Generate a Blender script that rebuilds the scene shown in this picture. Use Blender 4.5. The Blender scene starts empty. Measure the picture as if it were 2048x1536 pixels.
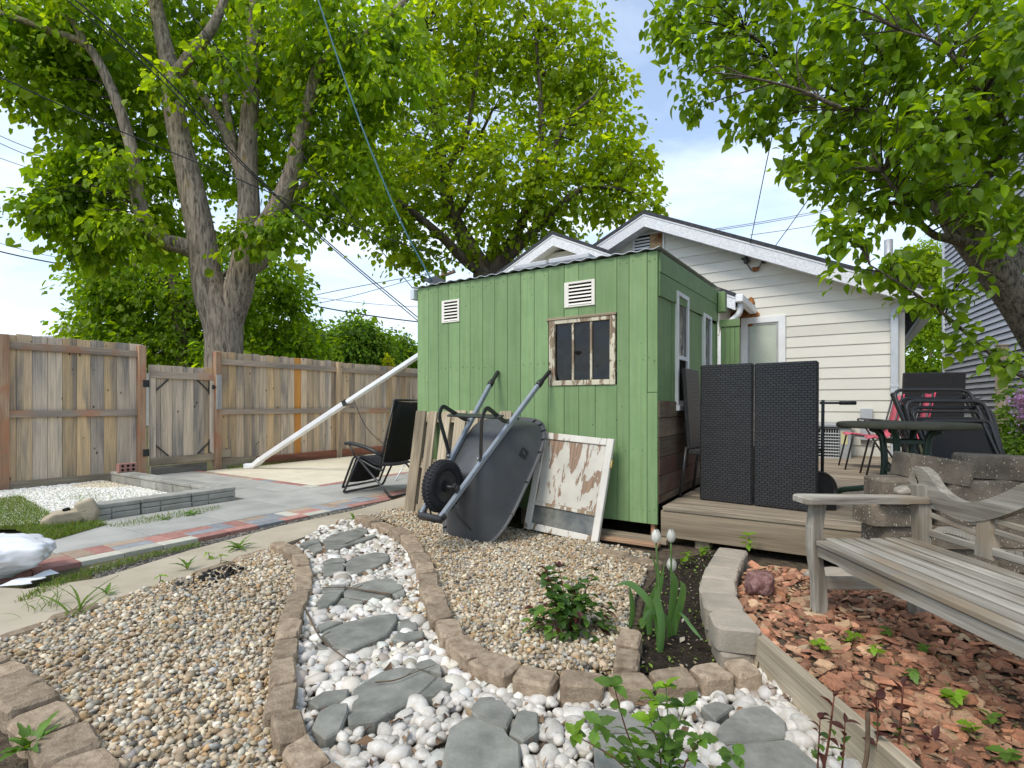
import bpy, bmesh, math, random
import numpy as np
from mathutils import Vector, Matrix, Quaternion

random.seed(7)
rng = np.random.default_rng(7)
R = math.radians
PI = math.pi
sc = bpy.context.scene
COL = sc.collection

# ------------------------------------------------------------------ camera, world, sun, exposure
F = 1063.0                     # focal length in photograph pixels (2048 wide), horizon at row 810
cam_d = bpy.data.cameras.new('camera')
cam = bpy.data.objects.new('camera', cam_d)
COL.objects.link(cam)
cam.location = (0, 0, 1.0)
cam.rotation_euler = (R(90), 0, 0)
cam_d.sensor_width = 36
cam_d.lens = F / 2048 * 36
cam_d.shift_y = (810 - 768) / 2048
cam_d.clip_start = 0.05
cam_d.clip_end = 1200
sc.camera = cam

SUN_EL, SUN_AZ = R(52), R(222)          # azimuth clockwise from +Y: behind the camera, to the left
sun_vec = Vector((math.sin(SUN_AZ) * math.cos(SUN_EL), math.cos(SUN_AZ) * math.cos(SUN_EL), math.sin(SUN_EL)))
sl = bpy.data.lights.new('sun', 'SUN')
sl.energy = 1.5
sl.angle = R(20)
sl.color = (1.0, 0.92, 0.80)
so = bpy.data.objects.new('sun', sl)
COL.objects.link(so)
so.location = (-8, -8, 14)
so.rotation_euler = (-sun_vec).to_track_quat('-Z', 'Y').to_euler()

world = bpy.data.worlds.new('World')
sc.world = world
world.use_nodes = True
nt = world.node_tree
nt.nodes.clear()
wn = nt.nodes.new
w_out = wn('ShaderNodeOutputWorld')
w_bg = wn('ShaderNodeBackground')
w_sky = wn('ShaderNodeTexSky')
w_sky.sky_type = 'NISHITA'
w_sky.sun_disc = False
w_sky.sun_elevation = SUN_EL
w_sky.sun_rotation = SUN_AZ
w_sky.air_density = 1.0
w_sky.dust_density = 0.6
w_sky.ozone_density = 1.6
w_tc = wn('ShaderNodeTexCoord')
w_sep = wn('ShaderNodeSeparateXYZ')
nt.links.new(w_tc.outputs['Generated'], w_sep.inputs[0])
# project the view direction on a cloud layer, so clouds shrink towards the horizon
w_max = wn('ShaderNodeMath'); w_max.operation = 'MAXIMUM'; w_max.inputs[1].default_value = 0.0
nt.links.new(w_sep.outputs['Z'], w_max.inputs[0])
w_add = wn('ShaderNodeMath'); w_add.operation = 'ADD'; w_add.inputs[1].default_value = 0.22
nt.links.new(w_max.outputs[0], w_add.inputs[0])
w_div = wn('ShaderNodeVectorMath'); w_div.operation = 'DIVIDE'
w_cmb = wn('ShaderNodeCombineXYZ')
for k in range(3):
    nt.links.new(w_add.outputs[0], w_cmb.inputs[k])
nt.links.new(w_tc.outputs['Generated'], w_div.inputs[0])
nt.links.new(w_cmb.outputs[0], w_div.inputs[1])
w_map = wn('ShaderNodeMapping')
w_map.inputs['Location'].default_value = (3.1, 1.7, 0)
w_map.inputs['Scale'].default_value = (0.9, 1.5, 0.4)
w_map.inputs['Rotation'].default_value = (0, 0, R(-25))
nt.links.new(w_div.outputs[0], w_map.inputs['Vector'])
w_noi = wn('ShaderNodeTexNoise')
w_noi.inputs['Scale'].default_value = 1.3
w_noi.inputs['Detail'].default_value = 7
w_noi.inputs['Roughness'].default_value = 0.55
w_noi.inputs['Distortion'].default_value = 0.5
nt.links.new(w_map.outputs[0], w_noi.inputs['Vector'])
w_ramp = wn('ShaderNodeValToRGB')
w_ramp.color_ramp.elements[0].position = 0.34
w_ramp.color_ramp.elements[0].color = (0.22, 0.22, 0.22, 1)
w_ramp.color_ramp.elements[1].position = 0.62
w_ramp.color_ramp.elements[1].color = (0.95, 0.95, 0.95, 1)
nt.links.new(w_noi.outputs['Fac'], w_ramp.inputs[0])
# thin white veil that thickens towards the horizon
w_hor = wn('ShaderNodeMapRange')
w_hor.inputs['From Min'].default_value = 0.0
w_hor.inputs['From Max'].default_value = 0.42
w_hor.inputs['To Min'].default_value = 0.8
w_hor.inputs['To Max'].default_value = 0.0
nt.links.new(w_sep.outputs['Z'], w_hor.inputs['Value'])
w_mx = wn('ShaderNodeMath'); w_mx.operation = 'MAXIMUM'
nt.links.new(w_ramp.outputs[0], w_mx.inputs[0])
nt.links.new(w_hor.outputs[0], w_mx.inputs[1])
w_mix = wn('ShaderNodeMix'); w_mix.data_type = 'RGBA'
nt.links.new(w_mx.outputs[0], w_mix.inputs['Factor'])
nt.links.new(w_sky.outputs[0], w_mix.inputs['A'])
w_mix.inputs['B'].default_value = (4.15, 4.7, 5.4, 1)
nt.links.new(w_mix.outputs['Result'], w_bg.inputs['Color'])
w_bg.inputs['Strength'].default_value = 0.15
nt.links.new(w_bg.outputs[0], w_out.inputs[0])

sc.view_settings.view_transform = 'Standard'
sc.view_settings.look = 'None'
sc.view_settings.exposure = 0.80
sc.view_settings.gamma = 1
sc.view_settings.use_curve_mapping = False
sc.cycles.use_denoising = True
sc.cycles.max_bounces = 12
sc.cycles.diffuse_bounces = 9
sc.cycles.glossy_bounces = 3
sc.cycles.transmission_bounces = 6
sc.cycles.transparent_max_bounces = 8
sc.cycles.caustics_reflective = False
sc.cycles.caustics_refractive = False

# ------------------------------------------------------------------ survey: photograph rows and columns to places on real planes
OX, OY, TH = 1.058, 3.865, R(33)        # near bottom corner of the shed, and how far the yard is turned
CT, ST = math.cos(TH), math.sin(TH)
def G(u, v, z=0.0):
    y = F * (1 - z) / (v - 810)
    return Vector(((u - 1024) / F * y, y, z))
def At(u, v, y):
    return Vector(((u - 1024) / F * y, y, 1 - (v - 810) / F * y))
def YW(a, b, z=0.0):                    # yard frame (a to the right along the shed front, b away) to world
    return Vector((OX + CT * a + ST * b, OY - ST * a + CT * b, z))
def YL(p):
    dx, dy = p[0] - OX, p[1] - OY
    return (dx * CT - dy * ST, dx * ST + dy * CT)
def FA(u, b):
    r = (u - 1024) / F
    return (r * (OY + CT * b) - OX - ST * b) / (CT + r * ST)
def SB(u, a):
    r = (u - 1024) / F
    return (r * (OY - ST * a) - OX - CT * a) / (ST - r * CT)
def ZV(v, a, b):
    return 1 - (v - 810) / F * (OY - ST * a + CT * b)

# ------------------------------------------------------------------ materials
MATS = {}
def nmat(name):
    m = bpy.data.materials.new(name)
    m.use_nodes = True
    t = m.node_tree
    t.nodes.clear()
    o = t.nodes.new('ShaderNodeOutputMaterial')
    p = t.nodes.new('ShaderNodeBsdfPrincipled')
    t.links.new(p.outputs[0], o.inputs[0])
    return m, t, p, o
def c4(c, k=1.0):
    return (c[0] * k, c[1] * k, c[2] * k, 1)
def ramp(t, stops):
    r = t.nodes.new('ShaderNodeValToRGB')
    e = r.color_ramp.elements
    while len(e) < len(stops):
        e.new(0.5)
    for i, (p, c) in enumerate(stops):
        e[i].position = p
        e[i].color = c4(c) if len(c) == 3 else c
    return r
def mixc(t, blend, fac, a, b):
    m = t.nodes.new('ShaderNodeMix')
    m.data_type = 'RGBA'
    m.blend_type = blend
    for sock, val in (('Factor', fac), ('A', a), ('B', b)):
        if hasattr(val, 'links'):
            t.links.new(val, m.inputs[sock])
        elif isinstance(val, (int, float)):
            m.inputs[sock].default_value = val
        else:
            m.inputs[sock].default_value = c4(val)
    return m.outputs['Result']
def coords(t, scale=(1, 1, 1), rand=True, kind='Object'):
    tc = t.nodes.new('ShaderNodeTexCoord')
    mp = t.nodes.new('ShaderNodeMapping')
    mp.inputs['Scale'].default_value = scale
    src = tc.outputs[kind]
    if rand:
        oi = t.nodes.new('ShaderNodeObjectInfo')
        mu = t.nodes.new('ShaderNodeMath'); mu.operation = 'MULTIPLY'; mu.inputs[1].default_value = 53.0
        t.links.new(oi.outputs['Random'], mu.inputs[0])
        ad = t.nodes.new('ShaderNodeVectorMath'); ad.operation = 'ADD'
        t.links.new(src, ad.inputs[0])
        t.links.new(mu.outputs[0], ad.inputs[1])
        src = ad.outputs[0]
    t.links.new(src, mp.inputs['Vector'])
    return mp.outputs[0]
def noise(t, vec, scale, detail=4, rough=0.55, dist=0.0):
    n = t.nodes.new('ShaderNodeTexNoise')
    n.inputs['Scale'].default_value = scale
    n.inputs['Detail'].default_value = detail
    n.inputs['Roughness'].default_value = rough
    n.inputs['Distortion'].default_value = dist
    t.links.new(vec, n.inputs['Vector'])
    return n.outputs['Fac']
def bump(t, p, h, strength, dist):
    b = t.nodes.new('ShaderNodeBump')
    b.inputs['Strength'].default_value = strength
    b.inputs['Distance'].default_value = dist
    t.links.new(h, b.inputs['Height'])
    t.links.new(b.outputs[0], p.inputs['Normal'])
def objval(t, col, lo, hi):
    oi = t.nodes.new('ShaderNodeObjectInfo')
    mr = t.nodes.new('ShaderNodeMapRange')
    mr.inputs['To Min'].default_value = lo
    mr.inputs['To Max'].default_value = hi
    t.links.new(oi.outputs['Random'], mr.inputs['Value'])
    h = t.nodes.new('ShaderNodeHueSaturation')
    t.links.new(mr.outputs[0], h.inputs['Value'])
    t.links.new(col, h.inputs['Color'])
    return h.outputs[0]

def wood(name, cols, axis='z', rough=0.88, knots=0.0, var=(0.82, 1.15), patch=1.0, grain=0.55, orange=None, satvar=None):
    key = (name, axis)
    if key in MATS:
        return MATS[key]
    m, t, p, o = nmat(name + '_' + axis)
    ax = 'xyz'.index(axis)
    s1 = [7.0 * patch] * 3; s1[ax] = 0.9 * patch
    s2 = [120.0] * 3; s2[ax] = 2.2
    v1 = coords(t, s1)
    v2 = coords(t, s2)
    n1 = noise(t, v1, 1.0, 4, 0.55, 0.4)
    n2 = noise(t, v2, 1.0, 3, 0.6)
    r = ramp(t, [(0.34, cols[2]), (0.47, cols[1]), (0.60, cols[0]), (0.72, cols[1])])
    t.links.new(n1, r.inputs[0])
    g = ramp(t, [(0.3, (grain,) * 3), (0.62, (1.1,) * 3)])
    t.links.new(n2, g.inputs[0])
    col = mixc(t, 'MULTIPLY', 1.0, r.outputs[0], g.outputs[0])
    if orange:
        v3 = coords(t, (2.2, 2.2, 2.2))
        n3 = noise(t, v3, 1.0, 3, 0.6)
        fr = ramp(t, [(0.52, (0, 0, 0)), (0.66, (0.8, 0.8, 0.8))])
        t.links.new(n3, fr.inputs[0])
        col = mixc(t, 'MIX', fr.outputs[0], col, orange)
    if knots:
        s3 = [7.5] * 3; s3[ax] = 4.2
        v4 = coords(t, s3)
        vo = t.nodes.new('ShaderNodeTexVoronoi')
        vo.inputs['Scale'].default_value = 1.0
        vo.inputs['Randomness'].default_value = 1.0
        t.links.new(v4, vo.inputs['Vector'])
        kr = ramp(t, [(0.0, (0.06, 0.045, 0.035)), (knots, (0.10, 0.07, 0.05)), (knots * 1.7, (1, 1, 1))])
        t.links.new(vo.outputs['Distance'], kr.inputs[0])
        col = mixc(t, 'MULTIPLY', 0.85, col, kr.outputs[0])
    col = objval(t, col, *var)
    if satvar:
        oi = t.nodes.new('ShaderNodeObjectInfo')
        m1 = t.nodes.new('ShaderNodeMath'); m1.operation = 'MULTIPLY'; m1.inputs[1].default_value = 17.3
        m2 = t.nodes.new('ShaderNodeMath'); m2.operation = 'FRACT'
        mr = t.nodes.new('ShaderNodeMapRange'); mr.inputs['To Min'].default_value = satvar[0]; mr.inputs['To Max'].default_value = satvar[1]
        t.links.new(oi.outputs['Random'], m1.inputs[0]); t.links.new(m1.outputs[0], m2.inputs[0]); t.links.new(m2.outputs[0], mr.inputs['Value'])
        hs = t.nodes.new('ShaderNodeHueSaturation')
        t.links.new(mr.outputs[0], hs.inputs['Saturation']); t.links.new(col, hs.inputs['Color'])
        col = hs.outputs[0]
    t.links.new(col, p.inputs['Base Color'])
    p.inputs['Roughness'].default_value = rough
    p.inputs['Specular IOR Level'].default_value = 0.25
    bump(t, p, n2, 0.5, 0.003)
    MATS[key] = m
    return m

def plain(name, c1, c2=None, rough=0.8, scale=8.0, spec=0.3, metal=0.0, bs=0.25, bd=0.004, bscale=None, var=(0.93, 1.07), detail=5, lo=0.35, hi=0.65):
    if name in MATS:
        return MATS[name]
    m, t, p, o = nmat(name)
    v = coords(t)
    n = noise(t, v, scale, detail, 0.6)
    r = ramp(t, [(lo, c1), (hi, c2 or c1)])
    t.links.new(n, r.inputs[0])
    col = objval(t, r.outputs[0], *var)
    t.links.new(col, p.inputs['Base Color'])
    p.inputs['Roughness'].default_value = rough
    p.inputs['Specular IOR Level'].default_value = spec
    p.inputs['Metallic'].default_value = metal
    if bs:
        n2 = noise(t, v, bscale or scale * 6, 4, 0.6)
        bump(t, p, n2, bs, bd)
    MATS[name] = m
    return m

def attr_mat(name, rough=0.7, spec=0.35, trans=0.0, bs=0.0, bscale=200, noise_amt=0.0, nscale=60):
    """colour from the per-stone or per-leaf attribute 'col'"""
    if name in MATS:
        return MATS[name]
    m, t, p, o = nmat(name)
    at = t.nodes.new('ShaderNodeAttribute')
    at.attribute_name = 'col'
    col = at.outputs['Color']
    v = coords(t, rand=False)
    if noise_amt:
        n = noise(t, v, nscale, 3, 0.6)
        r = ramp(t, [(0.35, (1 - noise_amt,) * 3), (0.65, (1 + noise_amt * 0.4,) * 3)])
        t.links.new(n, r.inputs[0])
        col = mixc(t, 'MULTIPLY', 1.0, col, r.outputs[0])
    t.links.new(col, p.inputs['Base Color'])
    p.inputs['Roughness'].default_value = rough
    p.inputs['Specular IOR Level'].default_value = spec
    if bs:
        bump(t, p, noise(t, v, bscale, 3, 0.6), bs, 0.002)
    if trans:
        tr = t.nodes.new('ShaderNodeBsdfTranslucent')
        tc2 = mixc(t, 'MULTIPLY', 1.0, col, (2.0, 1.8, 0.4))
        t.links.new(tc2, tr.inputs['Color'])
        ms = t.nodes.new('ShaderNodeMixShader')
        ms.inputs[0].default_value = trans
        t.links.new(p.outputs[0], ms.inputs[1])
        t.links.new(tr.outputs[0], ms.inputs[2])
        t.links.new(ms.outputs[0], o.inputs[0])
    MATS[name] = m
    return m

def glass(name, tint=(0.02, 0.022, 0.024), rough=0.03):
    if name in MATS:
        return MATS[name]
    m, t, p, o = nmat(name)
    p.inputs['Base Color'].default_value = c4(tint)
    p.inputs['Roughness'].default_value = rough
    p.inputs['Specular IOR Level'].default_value = 0.4
    bump(t, p, noise(t, coords(t, rand=True), 2.6, 2, 0.5), 0.6, 0.05)
    MATS[name] = m
    return m

FENCE = [(0.64, 0.49, 0.33), (0.50, 0.395, 0.28), (0.29, 0.25, 0.21)]
RAILC = [(0.45, 0.36, 0.27), (0.33, 0.27, 0.21), (0.24, 0.20, 0.165)]
GREYW = [(0.34, 0.31, 0.26), (0.235, 0.21, 0.175), (0.135, 0.12, 0.10)]
def m_fence(ax='z'): return wood('weathered_cedar', FENCE, ax, knots=0.065, patch=0.9, grain=0.68, var=(0.80, 1.18), satvar=(0.75, 1.3))
def m_rail(ax='y'): return wood('fence_rail', RAILC, ax, patch=0.8, orange=(0.42, 0.20, 0.11), grain=0.7)
def m_post(ax='z'): return wood('fence_post', [(0.47, 0.31, 0.20), (0.38, 0.22, 0.13), (0.27, 0.17, 0.11)], ax, patch=0.7, orange=(0.42, 0.18, 0.095), grain=0.7)
def m_orange(ax='z'): return wood('new_cedar', [(0.62, 0.30, 0.075), (0.56, 0.25, 0.06), (0.45, 0.19, 0.045)], ax, grain=0.8, var=(0.97, 1.03))
def m_redwood(ax='y'): return wood('red_kickboard', [(0.36, 0.15, 0.09), (0.28, 0.115, 0.07), (0.2, 0.09, 0.06)], ax, grain=0.7)
def m_bench(ax='y'): return wood('silvered_teak', [(0.40, 0.375, 0.32), (0.285, 0.26, 0.215), (0.17, 0.15, 0.12)], ax, patch=1.4, grain=0.68, orange=(0.25, 0.19, 0.125), var=(0.9, 1.1))
def m_deck(ax='x'): return wood('deck_board', [(0.42, 0.345, 0.255), (0.30, 0.25, 0.185), (0.20, 0.17, 0.125)], ax, patch=0.9, grain=0.5)
def m_skirt(ax='x'): return wood('deck_skirt', [(0.36, 0.29, 0.205), (0.28, 0.225, 0.155), (0.18, 0.14, 0.095)], ax, patch=0.8, grain=0.75)
def m_plank(ax='y'): return wood('reclaimed_plank', [(0.22, 0.17, 0.115), (0.15, 0.115, 0.08), (0.08, 0.06, 0.045)], ax, patch=0.5, grain=0.7, orange=(0.13, 0.055, 0.04))
def m_pallet(ax='z'): return wood('pallet_wood', [(0.46, 0.39, 0.28), (0.36, 0.29, 0.20), (0.22, 0.18, 0.125)], ax, knots=0.04, patch=0.8, grain=0.6)

def m_green():
    if 'green' in MATS:
        return MATS['green']
    m, t, p, o = nmat('green_paint')
    v = coords(t)
    n = noise(t, v, 4.5, 6, 0.7)
    r = ramp(t, [(0.3, (0.178, 0.285, 0.122)), (0.7, (0.222, 0.336, 0.155))])
    t.links.new(n, r.inputs[0])
    vs = coords(t, (40, 40, 1.5))
    n2 = noise(t, vs, 1.0, 3, 0.6)
    g = ramp(t, [(0.3, (0.88,) * 3), (0.6, (1.04,) * 3)])
    t.links.new(n2, g.inputs[0])
    col = mixc(t, 'MULTIPLY', 1.0, r.outputs[0], g.outputs[0])
    # small dark nail holes and knots showing through
    vo = t.nodes.new('ShaderNodeTexVoronoi')
    vo.inputs['Scale'].default_value = 5.5
    t.links.new(v, vo.inputs['Vector'])
    k = ramp(t, [(0.0, (0.3, 0.3, 0.3)), (0.035, (0.45, 0.45, 0.42)), (0.05, (1, 1, 1))])
    t.links.new(vo.outputs['Distance'], k.inputs[0])
    col = mixc(t, 'MULTIPLY', 0.8, col, k.outputs[0])
    col = objval(t, col, 0.88, 1.10)
    t.links.new(col, p.inputs['Base Color'])
    p.inputs['Roughness'].default_value = 0.55
    p.inputs['Specular IOR Level'].default_value = 0.3
    bump(t, p, n2, 0.25, 0.003)
    MATS['green'] = m
    return m

def peeling(name, paint, woodc, lo=0.48, hi=0.5, scale=(9, 9, 3.5)):
    """flaking white paint over bare wood"""
    if name in MATS:
        return MATS[name]
    m, t, p, o = nmat(name)
    v = coords(t, scale)
    n = noise(t, v, 1.0, 6, 0.62, 0.6)
    f = ramp(t, [(lo, (0, 0, 0)), (hi, (1, 1, 1))])
    t.links.new(n, f.inputs[0])
    v2 = coords(t, (70, 70, 2.5))
    n2 = noise(t, v2, 1.0, 3, 0.6)
    wr = ramp(t, [(0.3, tuple(x * 0.5 for x in woodc)), (0.65, woodc)])
    t.links.new(n2, wr.inputs[0])
    v3 = coords(t, (4, 4, 4))
    n3 = noise(t, v3, 1.0, 4, 0.6)
    pr = ramp(t, [(0.3, tuple(x * 0.8 for x in paint)), (0.6, paint)])
    t.links.new(n3, pr.inputs[0])
    col = mixc(t, 'MIX', f.outputs[0], wr.outputs[0], pr.outputs[0])
    t.links.new(col, p.inputs['Base Color'])
    p.inputs['Roughness'].default_value = 0.7
    bump(t, p, f.outputs[0], 0.6, 0.002)
    MATS[name] = m
    return m

def wicker(name='wicker', scale=1.0):
    """flat woven resin strands"""
    if name in MATS:
        return MATS[name]
    m, t, p, o = nmat(name)
    v = coords(t, (1, 1, 1), rand=False)
    br = t.nodes.new('ShaderNodeTexBrick')
    br.offset = 0.5
    br.inputs['Scale'].default_value = 1.0
    br.inputs['Brick Width'].default_value = 0.036 * scale
    br.inputs['Row Height'].default_value = 0.0165 * scale
    br.inputs['Mortar Size'].default_value = 0.0022 * scale
    br.inputs['Mortar Smooth'].default_value = 1.0
    br.inputs['Color1'].default_value = (0.030, 0.030, 0.032, 1)
    br.inputs['Color2'].default_value = (0.021, 0.021, 0.023, 1)
    br.inputs['Mortar'].default_value = (0.006, 0.006, 0.006, 1)
    sw = t.nodes.new('ShaderNodeMapping')
    sw.inputs['Rotation'].default_value = (R(90), 0, 0)
    t.links.new(v, sw.inputs['Vector'])
    t.links.new(sw.outputs[0], br.inputs['Vector'])
    t.links.new(br.outputs['Color'], p.inputs['Base Color'])
    p.inputs['Roughness'].default_value = 0.42
    inv = t.nodes.new('ShaderNodeMath'); inv.operation = 'SUBTRACT'; inv.inputs[0].default_value = 1.0
    t.links.new(br.outputs['Fac'], inv.inputs[1])
    bump(t, p, inv.outputs[0], 1.0, 0.010)
    MATS[name] = m
    return m

M_SIDING = plain('cream_siding', (0.65, 0.63, 0.555), (0.69, 0.67, 0.595), 0.55, 2.0, 0.3, bs=0.05)
M_WHITE = plain('white_trim', (0.72, 0.73, 0.74), (0.80, 0.81, 0.82), 0.5, 5.0, 0.35, bs=0.06)
M_FASCIA = plain('weathered_fascia', (0.58, 0.59, 0.62), (0.78, 0.79, 0.81), 0.6, 45.0, 0.3, bs=0.2, detail=3)
M_SHINGLE = plain('dark_shingle', (0.04, 0.042, 0.048), (0.075, 0.077, 0.085), 0.9, 30.0, 0.2, bs=0.5, bd=0.01)
M_GREYROOF = plain('grey_shingle', (0.22, 0.215, 0.22), (0.34, 0.33, 0.33), 0.9, 6.0, 0.2, bs=0.5, bd=0.01)
M_METAL = plain('galvanised_metal', (0.45, 0.47, 0.49), (0.60, 0.62, 0.64), 0.42, 6.0, 0.5, metal=0.55, bs=0.05)
M_DSPOUT = plain('grey_downspout', (0.50, 0.54, 0.58), (0.60, 0.64, 0.68), 0.45, 4.0, 0.4, bs=0.03)
M_BLACK = plain('black_plastic', (0.013, 0.013, 0.014), (0.022, 0.022, 0.023), 0.42, 20.0, 0.45, bs=0.05)
M_BLKMET = plain('black_powder_coat', (0.022, 0.022, 0.023), (0.035, 0.035, 0.036), 0.35, 20.0, 0.5, bs=0.04)
M_SLING = plain('black_sling_fabric', (0.014, 0.014, 0.015), (0.024, 0.024, 0.026), 0.75, 150.0, 0.25, bs=0.4, bd=0.001, bscale=700)
M_RUBBER = plain('black_rubber', (0.012, 0.012, 0.014), (0.022, 0.022, 0.026), 0.7, 30.0, 0.3, bs=0.2, bscale=90)
M_TRAY = plain('charcoal_poly_tray', (0.052, 0.055, 0.058), (0.068, 0.071, 0.075), 0.46, 6.0, 0.42, bs=0.05, bscale=300)
M_STEEL = plain('blue_grey_steel', (0.22, 0.25, 0.29), (0.28, 0.31, 0.35), 0.42, 10.0, 0.5, metal=0.25, bs=0.04)
M_BOLT = plain('zinc_bolt', (0.55, 0.55, 0.53), (0.62, 0.62, 0.6), 0.35, 10.0, 0.5, metal=0.9, bs=0)
M_CONC = plain('tan_concrete', (0.40, 0.345, 0.255), (0.52, 0.455, 0.35), 0.92, 2.2, 0.2, bs=0.35, bd=0.004, bscale=180)
M_SLAB = plain('grey_slab', (0.32, 0.315, 0.285), (0.42, 0.41, 0.375), 0.85, 2.5, 0.25, bs=0.25, bscale=160, var=(0.9, 1.08))
M_CREAM = plain('cream_slab', (0.60, 0.54, 0.41), (0.70, 0.635, 0.49), 0.85, 2.5, 0.25, bs=0.25, bscale=160, var=(0.93, 1.06))
M_BRED = plain('red_paver', (0.36, 0.175, 0.145), (0.45, 0.245, 0.205), 0.88, 20, 0.2, bs=0.3, bscale=200, var=(0.8, 1.15))
M_BTAN = plain('tan_paver', (0.36, 0.265, 0.195), (0.43, 0.335, 0.255), 0.88, 20, 0.2, bs=0.3, bscale=200, var=(0.85, 1.15))
M_BGREY = plain('grey_paver', (0.24, 0.25, 0.265), (0.31, 0.32, 0.33), 0.88, 20, 0.2, bs=0.3, bscale=200, var=(0.8, 1.15))
M_BCREAM = plain('pale_paver', (0.47, 0.45, 0.37), (0.54, 0.52, 0.44), 0.88, 20, 0.2, bs=0.3, bscale=200, var=(0.85, 1.1))
M_EDGE = plain('brown_edging_stone', (0.235, 0.175, 0.12), (0.40, 0.315, 0.225), 0.95, 26.0, 0.15, bs=0.9, bd=0.006, bscale=110, var=(0.78, 1.18))
M_CAPST = plain('tan_cap_stone', (0.30, 0.265, 0.215), (0.42, 0.36, 0.285), 0.92, 6.0, 0.18, bs=0.6, bd=0.005, bscale=90, var=(0.88, 1.12))
M_FLAG = plain('slate_flagstone', (0.16, 0.16, 0.138), (0.265, 0.262, 0.228), 0.85, 9.0, 0.25, bs=0.6, bd=0.006, bscale=40, var=(0.93, 1.07))
M_CURB = plain('grey_ledge_stone', (0.26, 0.255, 0.225), (0.37, 0.36, 0.32), 0.9, 7.0, 0.2, bs=0.5, bscale=60, var=(0.85, 1.12))
M_SOIL = plain('dark_soil', (0.022, 0.018, 0.014), (0.055, 0.043, 0.032), 0.98, 25.0, 0.1, bs=1.0, bd=0.02, bscale=60)
M_BEDSOIL = plain('bed_soil', (0.08, 0.062, 0.045), (0.16, 0.125, 0.09), 0.98, 25.0, 0.1, bs=1.0, bd=0.02, bscale=60)
M_GROUND = plain('yard_ground', (0.09, 0.085, 0.045), (0.13, 0.13, 0.055), 0.98, 3.0, 0.1, bs=0.6, bd=0.02, bscale=30)
M_TARP = plain('white_plastic_bag', (0.78, 0.80, 0.84), (0.84, 0.85, 0.88), 0.35, 3.0, 0.5, bs=0.25, bd=0.01, bscale=12)
M_LUMP = plain('old_concrete', (0.34, 0.285, 0.205), (0.44, 0.375, 0.275), 0.93, 9.0, 0.15, bs=0.5, bscale=60)
M_REDST = plain('maroon_boulder', (0.13, 0.06, 0.055), (0.34, 0.20, 0.18), 0.9, 28.0, 0.2, bs=1.0, bd=0.012, bscale=45)
M_FOAM = plain('orange_foam', (0.12, 0.04, 0.012), (0.44, 0.19, 0.06), 0.85, 22.0, 0.3, bs=0.6, bd=0.02, bscale=30)
M_PINK = plain('pink_plastic', (0.62, 0.05, 0.11), (0.68, 0.075, 0.14), 0.4, 6.0, 0.4, bs=0.0)
M_GREENMET = plain('dark_green_metal', (0.022, 0.050, 0.034), (0.032, 0.064, 0.045), 0.38, 10.0, 0.5, bs=0.04)
M_TABTOP = plain('olive_table_top', (0.075, 0.073, 0.05), (0.105, 0.10, 0.07), 0.85, 8.0, 0.15, bs=0.1)
M_NSIDE = plain('grey_vinyl', (0.43, 0.43, 0.455), (0.49, 0.49, 0.515), 0.5, 2.0, 0.35, bs=0.03)
M_NDARK = plain('grey_vinyl_shadow_gap', (0.03, 0.03, 0.035), (0.045, 0.045, 0.05), 0.6, 3.0, 0.3, bs=0)
M_BARK = plain('grey_brown_bark', (0.135, 0.105, 0.078), (0.30, 0.245, 0.19), 0.95, 7.0, 0.15, bs=1.0, bd=0.05, bscale=16)
M_BARK2 = plain('brown_bark', (0.035, 0.027, 0.02), (0.085, 0.066, 0.048), 0.95, 9.0, 0.15, bs=1.0, bd=0.02, bscale=40)
M_TWIG = plain('brown_twig', (0.10, 0.07, 0.045), (0.17, 0.12, 0.08), 0.9, 30.0, 0.2, bs=0.4, bscale=120)
M_WIRE = plain('black_cable', (0.02, 0.02, 0.022), (0.03, 0.03, 0.032), 0.5, 5.0, 0.4, bs=0)
M_GWIRE = plain('grey_cable', (0.16, 0.16, 0.17), (0.2, 0.2, 0.21), 0.5, 5.0, 0.4, bs=0)
M_TEAL = plain('teal_rope', (0.03, 0.10, 0.13), (0.05, 0.15, 0.18), 0.6, 60.0, 0.3, bs=0.3)
M_VENT = plain('cream_vent', (0.72, 0.69, 0.62), (0.78, 0.75, 0.68), 0.5, 6.0, 0.35, bs=0.05)
M_DARKIN = plain('dark_interior', (0.012, 0.011, 0.010), (0.02, 0.018, 0.016), 0.9, 6.0, 0.1, bs=0)
M_GLASS = glass('dark_glass', (0.008, 0.008, 0.008))
M_CURTAIN = plain('pale_curtain_behind_glass', (0.42, 0.47, 0.39), (0.52, 0.56, 0.47), 0.25, 3.0, 0.5, bs=0.02)
M_BLOCK = None

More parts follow.
